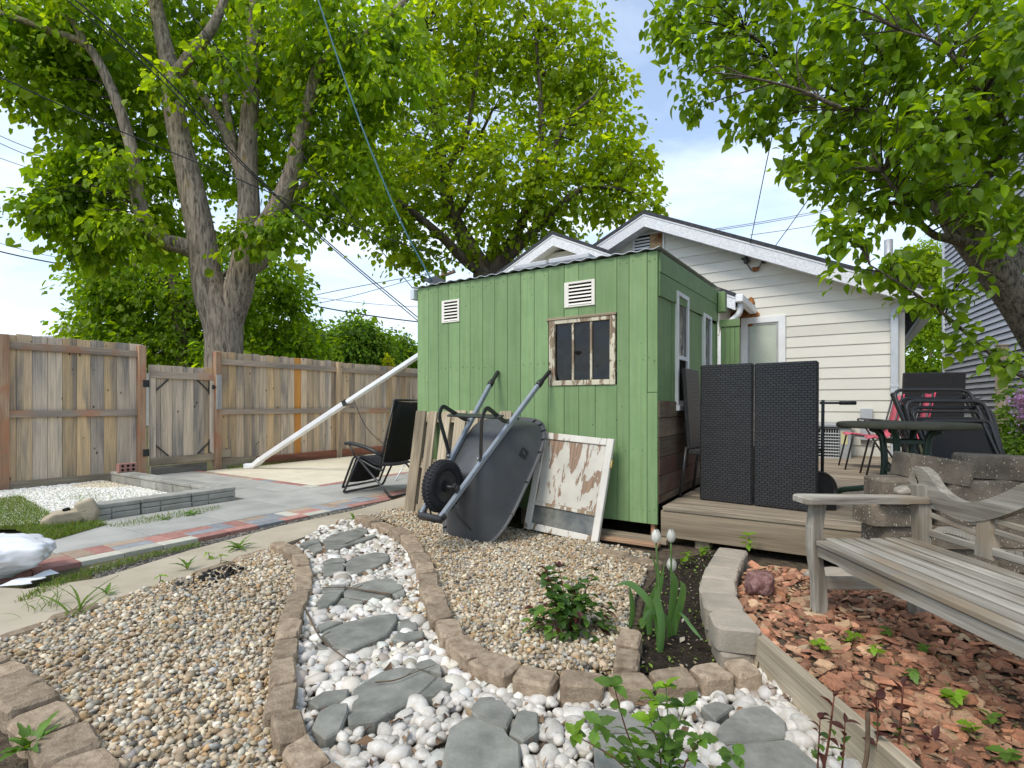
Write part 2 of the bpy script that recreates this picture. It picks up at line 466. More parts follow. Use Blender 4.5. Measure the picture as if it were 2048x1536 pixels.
# speckled exposed-aggregate concrete
def speckle():
    m, t, p, o = nmat('speckled_concrete')
    v = coords(t)
    n = noise(t, v, 9.0, 4, 0.6)
    r = ramp(t, [(0.35, (0.10, 0.08, 0.058)), (0.65, (0.205, 0.165, 0.12))])
    t.links.new(n, r.inputs[0])
    vo = t.nodes.new('ShaderNodeTexVoronoi')
    vo.inputs['Scale'].default_value = 95.0
    t.links.new(v, vo.inputs['Vector'])
    sel = ramp(t, [(0.80, (0, 0, 0)), (0.83, (1, 1, 1))])
    sp = t.nodes.new('ShaderNodeSeparateColor')
    t.links.new(vo.outputs['Color'], sp.inputs[0])
    t.links.new(sp.outputs[0], sel.inputs[0])
    dd = ramp(t, [(0.22, (1, 1, 1)), (0.36, (0, 0, 0))])
    t.links.new(vo.outputs['Distance'], dd.inputs[0])
    fac = mixc(t, 'MULTIPLY', 1.0, sel.outputs[0], dd.outputs[0])
    col = mixc(t, 'MIX', fac, r.outputs[0], (0.55, 0.48, 0.38))
    t.links.new(col, p.inputs['Base Color'])
    p.inputs['Roughness'].default_value = 0.92
    bump(t, p, vo.outputs['Distance'], 0.6, 0.004)
    return m
M_BLOCK = speckle()

# ------------------------------------------------------------------ object helpers
def tag(o, label=None, cat=None, group=None, kind=None):
    for k, v in (('label', label), ('category', cat), ('group', group), ('kind', kind)):
        if v:
            o[k] = v
    return o
BASE = {}
def thing(name, label, cat, loc=(0, 0, 0), rotz=0.0, group=None, base=None):
    o = bpy.data.objects.new(name, None)
    COL.objects.link(o)
    o.empty_display_size = 0.1
    o.location = loc
    o.rotation_euler = (0, 0, rotz)
    BASE[o.name] = Vector(base if base is not None else (0, 0, 0))
    return tag(o, label, cat, group)
def ything(name, label, cat, a, b, z=0.0, group=None):
    """a thing in the yard frame: its parts are given in (a, b, z)"""
    return thing(name, label, cat, YW(a, b, z), -TH, group, (a, b, z))
def wthing(name, label, cat, x, y, z=0.0, group=None):
    return thing(name, label, cat, (x, y, z), 0.0, group, (x, y, z))
def ob(name, verts, faces, mat, parent=None, loc=None, rot=None, smooth=False, me=None):
    if me is None:
        me = bpy.data.meshes.new(name)
        me.from_pydata([tuple(v) for v in verts], [], faces)
        if smooth:
            me.polygons.foreach_set('use_smooth', [True] * len(me.polygons))
        if mat:
            me.materials.append(mat)
        me.update()
    o = bpy.data.objects.new(name, me)
    COL.objects.link(o)
    if parent is not None:
        o.parent = parent
        b = BASE.get(parent.name, Vector((0, 0, 0)))
        o.location = Vector(loc if loc is not None else b) - b
        BASE[o.name] = Vector(loc if loc is not None else b)
    elif loc is not None:
        o.location = loc
        BASE[o.name] = Vector((0, 0, 0))
    if rot is not None:
        if isinstance(rot, Matrix):
            o.rotation_euler = rot.to_euler()
        else:
            o.rotation_euler = rot
    return o
def cbox(sx, sy, sz, bev=0.003):
    """chamfered box centred on the origin"""
    hx, hy, hz = sx / 2, sy / 2, sz / 2
    b = min(bev, hx * 0.45, hy * 0.45, hz * 0.45)
    if b <= 0:
        v = [(x * hx, y * hy, z * hz) for x in (-1, 1) for y in (-1, 1) for z in (-1, 1)]
        return v, [(0, 1, 3, 2), (4, 6, 7, 5), (0, 4, 5, 1), (2, 3, 7, 6), (0, 2, 6, 4), (1, 5, 7, 3)]
    v, idx = [], {}
    for sxn in (-1, 1):
        for syn in (-1, 1):
            for szn in (-1, 1):
                for ax in range(3):
                    p = [sxn * (hx - b), syn * (hy - b), szn * (hz - b)]
                    p[ax] = (sxn * hx, syn * hy, szn * hz)[ax]
                    idx[(sxn, syn, szn, ax)] = len(v)
                    v.append(tuple(p))
    f = []
    for ax in range(3):
        o1, o2 = [k for k in range(3) if k != ax]
        for s in (-1, 1):
            q = []
            for (p1, p2) in ((-1, -1), (1, -1), (1, 1), (-1, 1)):
                c = [0, 0, 0]; c[ax] = s; c[o1] = p1; c[o2] = p2
                q.append(idx[tuple(c) + (ax,)])
            f.append(tuple(q))
    for ax in range(3):
        o1, o2 = [k for k in range(3) if k != ax]
        for p1 in (-1, 1):
            for p2 in (-1, 1):
                q = []
                for s, which in ((-1, o1), (1, o1), (1, o2), (-1, o2)):
                    c = [0, 0, 0]; c[ax] = s; c[o1] = p1; c[o2] = p2
                    q.append(idx[tuple(c) + (which,)])
                f.append(tuple(q))
    for a_ in (-1, 1):
        for b_ in (-1, 1):
            for c_ in (-1, 1):
                f.append(tuple(idx[(a_, b_, c_, k)] for k in range(3)))
    return v, f
def fixn(o):
    bm = bmesh.new(); bm.from_mesh(o.data)
    bmesh.ops.recalc_face_normals(bm, faces=bm.faces)
    bm.to_mesh(o.data); bm.free()
    return o
def box(name, parent, lo, hi, mat, bev=0.003, rot=None):
    c = [(lo[k] + hi[k]) / 2 for k in range(3)]
    s = [abs(hi[k] - lo[k]) for k in range(3)]
    v, f = cbox(*s, bev)
    return fixn(ob(name, v, f, mat, parent, c, rot))
def bar(name, parent, p0, p1, w, h, mat, up=(0, 0, 1), bev=0.003):
    """rectangular bar from p0 to p1; w across, h along up"""
    p0, p1 = Vector(p0), Vector(p1)
    d = p1 - p0
    z = d.normalized()
    upv = Vector(up)
    x = upv.cross(z)
    if x.length < 1e-4:
        x = Vector((1, 0, 0)).cross(z)
    x.normalize()
    y = z.cross(x)
    m = Matrix((x, y, z)).transposed()
    v, f = cbox(w, h, d.length, bev)
    return fixn(ob(name, v, f, mat, parent, (p0 + p1) / 2, m))
def tube_geo(path, rad, n=8, closed=False, cap=True):
    P = [Vector(p) for p in path]
    k = len(P)
    rads = rad if isinstance(rad, (list, tuple)) else [rad] * k
    tang = []
    for i in range(k):
        if closed:
            t = P[(i + 1) % k] - P[i - 1]
        else:
            t = P[min(i + 1, k - 1)] - P[max(i - 1, 0)]
        tang.append(t.normalized() if t.length > 1e-9 else Vector((0, 0, 1)))
    ref = Vector((0, 0, 1)) if abs(tang[0].z) < 0.9 else Vector((1, 0, 0))
    x = ref.cross(tang[0]).normalized()
    vs, fs = [], []
    for i in range(k):
        t = tang[i]
        x = (x - t * x.dot(t))
        if x.length < 1e-6:
            x = Vector((1, 0, 0)).cross(t)
        x.normalize()
        y = t.cross(x)
        for j in range(n):
            a = 2 * PI * j / n
            vs.append(P[i] + (x * math.cos(a) + y * math.sin(a)) * rads[i])
    segs = k if closed else k - 1
    for i in range(segs):
        i2 = (i + 1) % k
        for j in range(n):
            j2 = (j + 1) % n
            fs.append((i * n + j, i * n + j2, i2 * n + j2, i2 * n + j))
    if cap and not closed:
        fs.append(tuple(range(n - 1, -1, -1)))
        fs.append(tuple((k - 1) * n + j for j in range(n)))
    return vs, fs
def smooth_path(pts, sub=6):
    """Catmull-Rom through the points"""
    P = [Vector(p) for p in pts]
    if len(P) < 3:
        return P
    out = []
    for i in range(len(P) - 1):
        p0 = P[i - 1] if i > 0 else P[0] * 2 - P[1]
        p1, p2 = P[i], P[i + 1]
        p3 = P[i + 2] if i + 2 < len(P) else P[-1] * 2 - P[-2]
        for s in range(sub):
            t = s / sub
            out.append(0.5 * ((2 * p1) + (p2 - p0) * t + (2 * p0 - 5 * p1 + 4 * p2 - p3) * t * t + (3 * p1 - p0 - 3 * p2 + p3) * t ** 3))
    out.append(P[-1])
    return out
def round_path(pts, r, sub=5):
    """polyline with rounded corners"""
    P = [Vector(p) for p in pts]
    out = [P[0]]
    for i in range(1, len(P) - 1):
        a, b, c = P[i - 1], P[i], P[i + 1]
        d1, d2 = (a - b), (c - b)
        rr = min(r, d1.length * 0.48, d2.length * 0.48)
        q1, q2 = b + d1.normalized() * rr, b + d2.normalized() * rr
        for s in range(sub + 1):
            t = s / sub
            out.append(q1 * (1 - t) ** 2 + b * 2 * t * (1 - t) + q2 * t * t)
    out.append(P[-1])
    return out
def tube(name, parent, path, rad, mat, n=8, closed=False):
    v, f = tube_geo(path, rad, n, closed)
    c = Vector((0, 0, 0))
    for p in v:
        c += p
    c /= len(v)
    return ob(name, [p - c for p in v], f, mat, parent, c, None, True)
class MB:
    """collects shapes into one mesh"""
    def __init__(self):
        self.v, self.f = [], []
    def add(self, v, f, m=None, off=None):
        k = len(self.v)
        for p in v:
            p = Vector(p)
            if m is not None:
                p = m @ p
            if off is not None:
                p = p + Vector(off)
            self.v.append(p)
        self.f += [tuple(i + k for i in q) for q in f]
        return self
    def box(self, lo, hi, bev=0.0):
        v, f = cbox(hi[0] - lo[0], hi[1] - lo[1], hi[2] - lo[2], bev)
        return self.add(v, f, None, [(lo[k] + hi[k]) / 2 for k in range(3)])
    def bar(self, p0, p1, w, h, up=(0, 0, 1), bev=0.0):
        p0, p1 = Vector(p0), Vector(p1)
        z = (p1 - p0).normalized()
        x = Vector(up).cross(z)
        if x.length < 1e-4:
            x = Vector((1, 0, 0)).cross(z)
        x.normalize()
        m = Matrix((x, z.cross(x), z)).transposed()
        v, f = cbox(w, h, (p1 - p0).length, bev)
        return self.add(v, f, m, (p0 + p1) / 2)
    def tube(self, path, rad, n=8, closed=False):
        return self.add(*tube_geo(path, rad, n, closed))
    def build(self, name, mat, parent=None, smooth=False, loc=None):
        c = Vector((0, 0, 0))
        if loc is None:
            for p in self.v:
                c += p
            c /= max(1, len(self.v))
        else:
            c = Vector(loc)
        o = ob(name, [p - c for p in self.v], self.f, mat, parent, c, None, smooth)
        return fixn(o)
def prism(poly, z0, z1, bev=0.0, jit=0.0):
    """flat polygon (list of xy) given thickness, with a chamfered top rim"""
    n = len(poly)
    cx = sum(p[0] for p in poly) / n; cy = sum(p[1] for p in poly) / n
    area = sum(poly[i][0] * poly[(i + 1) % n][1] - poly[(i + 1) % n][0] * poly[i][1] for i in range(n))
    pl = poly if area > 0 else poly[::-1]
    v = [(p[0] - cx, p[1] - cy, z0) for p in pl]
    v += [(p[0] - cx, p[1] - cy, z1 - bev) for p in pl]
    f = [tuple(range(n - 1, -1, -1))]
    for i in range(n):
        j = (i + 1) % n
        f.append((i, j, n + j, n + i))
    if bev:
        for i, p in enumerate(pl):
            d = Vector((p[0] - cx, p[1] - cy))
            k = max(0.0, 1 - bev / max(1e-6, d.length))
            v.append((d.x * k, d.y * k, z1 + (random.uniform(-jit, jit) if jit else 0)))
        for i in range(n):
            j = (i + 1) % n
            f.append((n + i, n + j, 2 * n + j, 2 * n + i))
        f.append(tuple(range(2 * n, 3 * n)))
    else:
        f.append(tuple(range(n, 2 * n)))
    return v, f, (cx, cy)
def slab(name, parent, poly, z0, z1, mat, bev=0.004, jit=0.0):
    v, f, c = prism(poly, z0, z1, bev, jit)
    return ob(name, v, f, mat, parent, (c[0], c[1], 0))
def sheet(name, poly, z, mat, label=None, cat=None, kind='structure', thick=0.0):
    v = [(p[0], p[1], z) for p in poly]
    area = sum(poly[i][0] * poly[(i + 1) % len(poly)][1] - poly[(i + 1) % len(poly)][0] * poly[i][1] for i in range(len(poly)))
    if area < 0:
        v = v[::-1]
    o = ob(name, v, [tuple(range(len(v)))], mat)
    BASE[o.name] = Vector((0, 0, 0))
    return tag(o, label, cat, None, kind)
def lumpy(name, parent, loc, size, mat, seed=0, amt=0.18, sub=3, rot=None, flat=None):
    bm = bmesh.new()
    bmesh.ops.create_icosphere(bm, subdivisions=sub, radius=1.0)
    r_ = random.Random(seed)
    ph = [(Vector((r_.gauss(0, 1), r_.gauss(0, 1), r_.gauss(0, 1))).normalized(), r_.uniform(1.5, 4.0), r_.uniform(0, 6)) for _ in range(9)]
    for v in bm.verts:
        k = 1 + amt * sum(math.sin(v.co.dot(d) * fr + o_) for d, fr, o_ in ph) / 3
        v.co = Vector((v.co.x * size[0], v.co.y * size[1], v.co.z * size[2])) * k
        if flat is not None and v.co.z < flat:
            v.co.z = flat
    vs = [v.co.copy() for v in bm.verts]; fs = [tuple(x.index for x in f.verts) for f in bm.faces]
    bm.free()
    return ob(name, vs, fs, mat, parent, loc, rot, True)
def bigmesh(name, V, Fa, mat, cols=None, parent=None, smooth=True, loc=(0, 0, 0)):
    """numpy vertices (n,3), faces (m,k) of one size, optional per-vertex colours"""
    me = bpy.data.meshes.new(name)
    n, m, k = len(V), len(Fa), Fa.shape[1]
    me.vertices.add(n)
    me.vertices.foreach_set('co', np.ascontiguousarray(V, dtype=np.float32).ravel())
    me.loops.add(m * k)
    me.loops.foreach_set('vertex_index', np.ascontiguousarray(Fa, dtype=np.int32).ravel())
    me.polygons.add(m)
    me.polygons.foreach_set('loop_start', np.arange(0, m * k, k, dtype=np.int32))
    me.polygons.foreach_set('use_smooth', np.full(m, smooth))
    me.update(calc_edges=True)
    if cols is not None:
        at = me.attributes.new('col', 'FLOAT_COLOR', 'POINT')
        at.data.foreach_set('color', np.ascontiguousarray(np.concatenate([cols, np.ones((n, 1))], 1), dtype=np.float32).ravel())
    me.materials.append(mat)
    o = bpy.data.objects.new(name, me)
    COL.objects.link(o)
    if parent is not None:
        o.parent = parent
        b = BASE.get(parent.name, Vector((0, 0, 0)))
        o.location = Vector(loc) - b
    else:
        o.location = loc
    BASE[o.name] = Vector(loc)
    return o
def inpoly(P, poly):
    x, y = P[:, 0], P[:, 1]
    ins = np.zeros(len(P), bool)
    n = len(poly)
    for i in range(n):
        x0, y0 = poly[i][0], poly[i][1]
        x1, y1 = poly[(i + 1) % n][0], poly[(i + 1) % n][1]
        c = ((y0 > y) != (y1 > y)) & (x < (x1 - x0) * (y - y0) / (y1 - y0 + 1e-12) + x0)
        ins ^= c
    return ins
def scatter(poly, spacing, holes=(), jit=0.45):
    A = np.array([(p[0], p[1]) for p in poly])
    lo, hi = A.min(0), A.max(0)
    xs = np.arange(lo[0], hi[0], spacing)
    ys = np.arange(lo[1], hi[1], spacing * 0.87)
    X, Y = np.meshgrid(xs, ys)
    X = X + (np.arange(len(ys)) % 2)[:, None] * spacing / 2
    P = np.stack([X.ravel(), Y.ravel()], 1)
    P += rng.uniform(-jit, jit, P.shape) * spacing
    P = P[inpoly(P, poly)]
    for h in holes:
        P = P[~inpoly(P, h)]
    return P
def rotmats(n, tilt=0.35):
    yaw = rng.uniform(0, 2 * PI, n); tx = rng.normal(0, tilt, n); ty = rng.normal(0, tilt, n)
    cz, sz = np.cos(yaw), np.sin(yaw); cx, sx = np.cos(tx), np.sin(tx); cy, sy = np.cos(ty), np.sin(ty)
    Z = np.zeros(n); O1 = np.ones(n)
    Rz = np.stack([np.stack([cz, -sz, Z], 1), np.stack([sz, cz, Z], 1), np.stack([Z, Z, O1], 1)], 1)
    Rx = np.stack([np.stack([O1, Z, Z], 1), np.stack([Z, cx, -sx], 1), np.stack([Z, sx, cx], 1)], 1)
    Ry = np.stack([np.stack([cy, Z, sy], 1), np.stack([Z, O1, Z], 1), np.stack([-sy, Z, cy], 1)], 1)
    return Rx @ Ry @ Rz
def ico(sub):
    bm = bmesh.new()
    bmesh.ops.create_icosphere(bm, subdivisions=sub, radius=1.0)
    v = np.array([tuple(p.co) for p in bm.verts]); f = np.array([[q.index for q in x.verts] for x in bm.faces])
    bm.free()
    return v, f
def stones(P, z, size, aniso, templ, sizevar=0.28, tilt=0.35):
    """returns vertex array, faces and stone index per vertex"""
    tv, tf = templ
    n = len(P)
    s = size * np.exp(rng.normal(0, sizevar, n))[:, None] * np.array(aniso)[None] * rng.uniform(0.8, 1.2, (n, 3))
    M_ = rotmats(n, tilt)
    base = tv[None] * (1 + rng.uniform(-0.13, 0.13, (n, len(tv), 1)))
    V = np.einsum('nij,nkj->nki', M_, base * s[:, None, :])
    zz = np.broadcast_to(np.asarray(z), (n,))
    V += np.concatenate([P, zz[:, None]], 1)[:, None, :]
    Fc = tf[None] + (np.arange(n) * len(tv))[:, None, None]
    return V, Fc
def pick(pal, w, n):
    pal = np.array(pal); w = np.array(w, float); w /= w.sum()
    c = pal[rng.choice(len(pal), n, p=w)]
    return np.clip(c * np.exp(rng.normal(0, 0.16, (n, 1))) * (1 + rng.normal(0, 0.015, (n, 3))), 0.005, 0.9)

# ================================================================== GROUND
def gp(pts, z=0.0):
    return [tuple(G(u, v, z))[:2] for u, v in pts]
def yp(pts):
    return [tuple(YW(a, b))[:2] for a, b in pts]
sheet('ground', [(-400, -60), (400, -60), (400, 700), (-400, 700)], -0.03, M_GROUND, 'brown green yard soil reaching to the horizon', 'ground')

CONC = gp([(-300, 1240), (-60, 1172), (50, 1178), (200, 1156), (380, 1100), (560, 1052), (720, 1018), (842, 984), (842, 1018), (745, 1030), (700, 1040), (590, 1080), (545, 1094), (300, 1178), (0, 1272), (-260, 1372)])
o = slab('concrete_path', None, CONC, -0.05, 0.0, M_CONC, 0.002)
tag(o, 'tan poured concrete strip path beside the coloured pavers', 'path', None, 'structure')

# --- paver walk: grey slabs, a woven band of coloured bricks, cream patio
walk = ything('paver_walk', 'walk of grey slabs with a woven band of coloured brick pavers', 'paving', -3.6, 0)
walk['kind'] = 'structure'
def paver(parent, name, a0, a1, b0, b1, mat, top=0.004, gap=0.004):
    t = top + random.uniform(-0.002, 0.002)
    return box(name, parent, (a0 + gap / 2, b0 + gap / 2, -0.05), (a1 - gap / 2, b1 - gap / 2, t), mat, 0.003)
brick_m = [M_BRED, M_BTAN, M_BGREY, M_BCREAM]
def rb(w):
    return random.choices(brick_m, w)[0]
b = -2.95
while b < 3.2:
    paver(walk, 'brick', -3.29, -3.05, b, b + 0.12, rb([2, 1.5, 4, 0.3]))
    paver(walk, 'brick', -3.29, -3.05, b + 0.12, b + 0.24, rb([5, 1.5, 2, 0.3]))
    paver(walk, 'brick', -3.29, -3.17, b + 0.24, b + 0.48, rb([1.5, 5, 1, 0.5]))
    paver(walk, 'brick', -3.17, -3.05, b + 0.24, b + 0.48, rb([2, 1, 5, 0.5]))
    for k in (0, 0.24):
        paver(walk, 'brick', -3.05, -2.93, b + k, b + k + 0.24, rb([1.6, 0.4, 1.5, 3]))
    b += 0.48
for b0, b1 in zip((-3.7, -3.09, -2.49, -1.92, -1.31), (-3.09, -2.49, -1.92, -1.31, -0.62)):
    paver(walk, 'slab', -4.24, -3.295, b0, b1, M_SLAB, 0.003, 0.008)
bb = -0.62
while bb < 4.0:
    paver(walk, 'slab', -3.80, -3.295, bb, bb + 0.61, M_SLAB, 0.003, 0.008)
    paver(walk, 'slab', -4.30, -3.80, bb, bb + 0.61, M_SLAB, 0.003, 0.008)
    bb += 0.61
aa = -4.30
while aa > -7.0:
    for b0, b1 in ((-0.62, -0.12), (-0.12, 0.26)):
        paver(walk, 'slab', max(-7.15, aa - 0.61), aa, b0, b1, M_SLAB, 0.003, 0.008)
    aa -= 0.61
aa = -4.30
while aa > -7.1:
    paver(walk, 'brick', aa - 0.22, aa, 0.26, 0.38, rb([4, 3, 1, 0.2]))
    aa -= 0.22
for a0, a1, b0, b1 in ((-7.2, -4.3, -3.6, -2.9), (-4.9, -4.3, -3.6, -3.05)):
    paver(walk, 'slab', a0, a1, b0, b1, M_SLAB, -0.002, 0.008)
patio = ything('cream_patio', 'patio of pale cream square slabs edged with red brick along the fence', 'patio', -5.6, 2.5)
patio['kind'] = 'structure'
bb = 0.38
while bb < 5.5:
    paver(patio, 'brick', -4.42, -4.305, bb, bb + 0.22, rb([5, 2, 1, 0.1]))
    bb += 0.22
aa = -4.425
col_i = 0
while aa > -7.0:
    bb = 0.385 - (0.31 if col_i % 2 else 0)
    while bb < 6.5:
        b0 = max(0.385, bb)
        paver(patio, 'slab', max(-7.02, aa - 0.62), aa, b0, bb + 0.62, M_CREAM, 0.003, 0.008)
        bb += 0.62
    aa -= 0.62; col_i += 1
# dark gravel joint between the brick band and the concrete strip
JP = gp([(180, 1132), (700, 1014), (842, 977), (842, 984), (720, 1018), (380, 1100), (190, 1158)])
T1 = ico(1)
T2 = ico(2)
P = scatter(JP, 0.011)
V, Fc = stones(P, -0.012, 0.0075, (1, 0.8, 0.6), T1)
cc = np.repeat(pick([(0.16, 0.145, 0.12), (0.07, 0.065, 0.06), (0.28, 0.25, 0.20)], [3, 3, 1], len(P))[:, None], 12, 1)
o = bigmesh('joint_gravel', V.reshape(-1, 3), Fc.reshape(-1, 3), attr_mat('joint_grit', 0.9), cc.reshape(-1, 3))
tag(o, 'dark fine grit filling the joint beside the brick pavers', 'gravel', None, 'stuff')

# ------------------------------------------------------------------ beds
LEFTBED = gp([(-60, 1303), (30, 1268), (300, 1180), (545, 1096), (580, 1106), (592, 1130), (594, 1170), (585, 1200), (566, 1235), (552, 1290), (556, 1345), (538, 1395), (556, 1470), (620, 1545), (650, 1640), (220, 1640), (150, 1500), (120, 1450), (75, 1410), (40, 1365), (0, 1320), (-60, 1310)])
RIGHTBED = gp([(742, 1034), (830, 1010), (900, 1045), (1060, 1062), (1200, 1092), (1300, 1110), (1290, 1150), (1268, 1200), (1252, 1290), (1250, 1345), (1140, 1345), (1066, 1345), (975, 1312), (905, 1258), (875, 1190), (862, 1140), (842, 1098), (822, 1066), (780, 1045)])
WHITE = gp([(595, 1090), (640, 1062), (722, 1034), (740, 1046), (785, 1062), (822, 1100), (842, 1150), (862, 1205), (905, 1285), (968, 1338), (1066, 1378), (1160, 1385), (1262, 1388), (1350, 1372), (1480, 1350), (1508, 1335), (1590, 1400), (1700, 1506), (1790, 1640), (700, 1640), (650, 1540), (595, 1470), (560, 1420), (575, 1350), (572, 1290), (592, 1230), (608, 1180), (612, 1130)])
MIXED = gp([(770, 1058), (822, 1080), (842, 1150), (862, 1205), (880, 1245), (835, 1250), (800, 1225), (805, 1180), (770, 1130), (790, 1100)])
TULIP = gp([(1262, 1345), (1268, 1290), (1290, 1180), (1340, 1120), (1462, 1095), (1425, 1160), (1400, 1205), (1420, 1250), (1470, 1335)])
REDBED = gp([(1502, 1252), (1478, 1215), (1482, 1165), (1500, 1130), (1640, 1146), (1860, 1195), (2250, 1270)], 0.11) + [(2.6, 1.4), (2.4, 0.75), (0.99, 0.75), (0.99, 1.3), (0.965, 1.8)]
SOILALL = gp([(-260, 1330), (0, 1268), (545, 1094), (600, 1076), (740, 1028), (842, 1008), (1000, 1045), (1340, 1080), (1470, 1090)]) + [(2.6, 3.0), (2.8, 0.7), (-1.6, 0.7)]
sheet('garden_soil', SOILALL, -0.018, M_BEDSOIL, 'brown soil under the gravel beds and stepping stone path', 'soil')
sheet('tulip_soil', TULIP, -0.004, M_SOIL, 'black soil patch where the tulips grow', 'soil')
sheet('raised_bed_soil', REDBED, 0.095, M_BEDSOIL, 'soil of the raised bed under the bench', 'soil')

# --- stepping stones: each is a cast slab broken into plates
def z3(p): return (500 + p[0] * 0.2604, 1000 + p[1] * 0.2604)
def z4(p): return (500 + p[0] * 0.2604, 1136 + p[1] * 0.2604)
def z5(p): return (900 + p[0] * 0.1953, 1236 + p[1] * 0.1953)
def z6(p): return (1100 + p[0] * 0.1953, 1236 + p[1] * 0.1953)
STEP = [
 ('stepping stone nearest the tan concrete path, lying in white pebbles', z3, [
  [(380, 330), (450, 305), (530, 293), (542, 318), (430, 352)], [(430, 357), (540, 325), (566, 375), (500, 402)],
  [(555, 310), (620, 265), (790, 228), (892, 250), (840, 290), (730, 328), (575, 338)], [(800, 221), (850, 208), (906, 226), (900, 245)],
  [(735, 337), (870, 284), (960, 257), (972, 272), (850, 314), (700, 362), (570, 367), (575, 346)]]),
 ('second stepping stone from the tan path, split in three plates', z3, [
  [(558, 472), (620, 446), (735, 443), (733, 468), (580, 488)], [(558, 512), (590, 493), (720, 484), (726, 538), (640, 570), (560, 576)],
  [(737, 470), (800, 430), (960, 395), (1068, 405), (1070, 455), (960, 512), (820, 560), (737, 538)]]),
 ('third stepping stone from the tan path, a long twig lying across it', z3, [
  [(545, 680), (600, 650), (738, 643), (728, 690), (560, 708)], [(508, 782), (560, 720), (712, 700), (670, 760), (600, 812), (528, 832)],
  [(722, 698), (790, 650), (960, 605), (1090, 598), (1170, 648), (1178, 678), (1060, 728), (900, 765), (722, 733)], [(662, 797), (700, 745), (878, 772), (770, 812)],
  [(1092, 722), (1188, 684), (1192, 728), (1130, 745)]]),
 ('fourth stepping stone from the tan path, one plate much the biggest', z3, [
  [(515, 960), (600, 925), (722, 934), (540, 1008)], [(552, 1016), (740, 938), (1000, 882), (1132, 874), (1130, 930), (1060, 1030), (930, 1090), (770, 1152), (650, 1132)],
  [(1132, 1000), (1162, 910), (1270, 890), (1290, 978)], [(1085, 1062), (1130, 1010), (1338, 998), (1330, 1042), (1150, 1078)], [(508, 1092), (540, 1086), (612, 1142), (530, 1132)]]),
 ('largest whole stepping stone, six plates with a thin twig on top', z4, [
  [(445, 1025), (560, 945), (765, 925), (747, 1003), (520, 1073)], [(470, 1220), (530, 1088), (640, 1032), (753, 1025), (753, 1110), (690, 1240), (580, 1305)],
  [(790, 920), (1000, 790), (1150, 750), (1280, 762), (1438, 830), (1278, 985), (1080, 1098), (780, 1088)], [(1257, 740), (1300, 710), (1390, 690), (1472, 745), (1472, 800), (1290, 757)],
  [(1290, 987), (1452, 834), (1572, 890), (1420, 972)], [(750, 1132), (785, 1102), (1080, 1108), (960, 1172), (760, 1202)]]),
 ('big stepping stone at the bottom centre, cut off by the picture edge', z5, [
  [(220, 950), (230, 870), (300, 800), (430, 790), (560, 850), (655, 950), (585, 1110), (500, 1095), (270, 1010)], [(602, 1165), (690, 940), (750, 925), (900, 950), (912, 1130), (750, 1245)],
  [(0, 1115), (200, 1000), (560, 1130), (600, 1202), (718, 1285), (725, 1560), (700, 2000), (-150, 2000), (-60, 1350)]]),
 ('stepping stone half hidden behind the leafy rose shoots at the bottom', z6, [
  [(360, 970), (520, 930), (700, 955), (1170, 1000), (1200, 1060), (1150, 1150), (450, 1160)], [(442, 1192), (1180, 1172), (1290, 1300), (1230, 1540), (1150, 1900), (480, 1900)]]),
 ('stepping stone beside the timber edge of the red bed', lambda p: p, [
  [(1401, 1410), (1430, 1399), (1471, 1409), (1432, 1438)], [(1433, 1451), (1478, 1414), (1532, 1407), (1572, 1439), (1575, 1471), (1500, 1481), (1433, 1484)],
  [(1438, 1491), (1578, 1477), (1652, 1540), (1720, 1640), (1500, 1640)]]),
]
HOLES = []
for lab, zf, pieces in STEP:
    polys = [gp([zf(p) for p in pc], 0.035) for pc in pieces]
    allp = [p for pl in polys for p in pl]
    cx = sum(p[0] for p in allp) / len(allp); cy = sum(p[1] for p in allp) / len(allp)
    t = wthing('stepping_stone', 'grey slate ' + lab, 'stepping stone', cx, cy, 0, 'stepping stones in the pebble path')
    for pl in polys:
        HOLES.append(pl)
        # round the corners a little
        q = []
        n = len(pl)
        for i in range(n):
            a_, c_, b_ = Vector(pl[i - 1]), Vector(pl[i]), Vector(pl[(i + 1) % n])
            q += [tuple(c_.lerp(a_, 0.13)), tuple(c_.lerp((a_ + b_) / 2, 0.04)), tuple(c_.lerp(b_, 0.13))]
        slab('plate', t, q, -0.02, 0.035 + random.uniform(-0.003, 0.003), M_FLAG, 0.006)

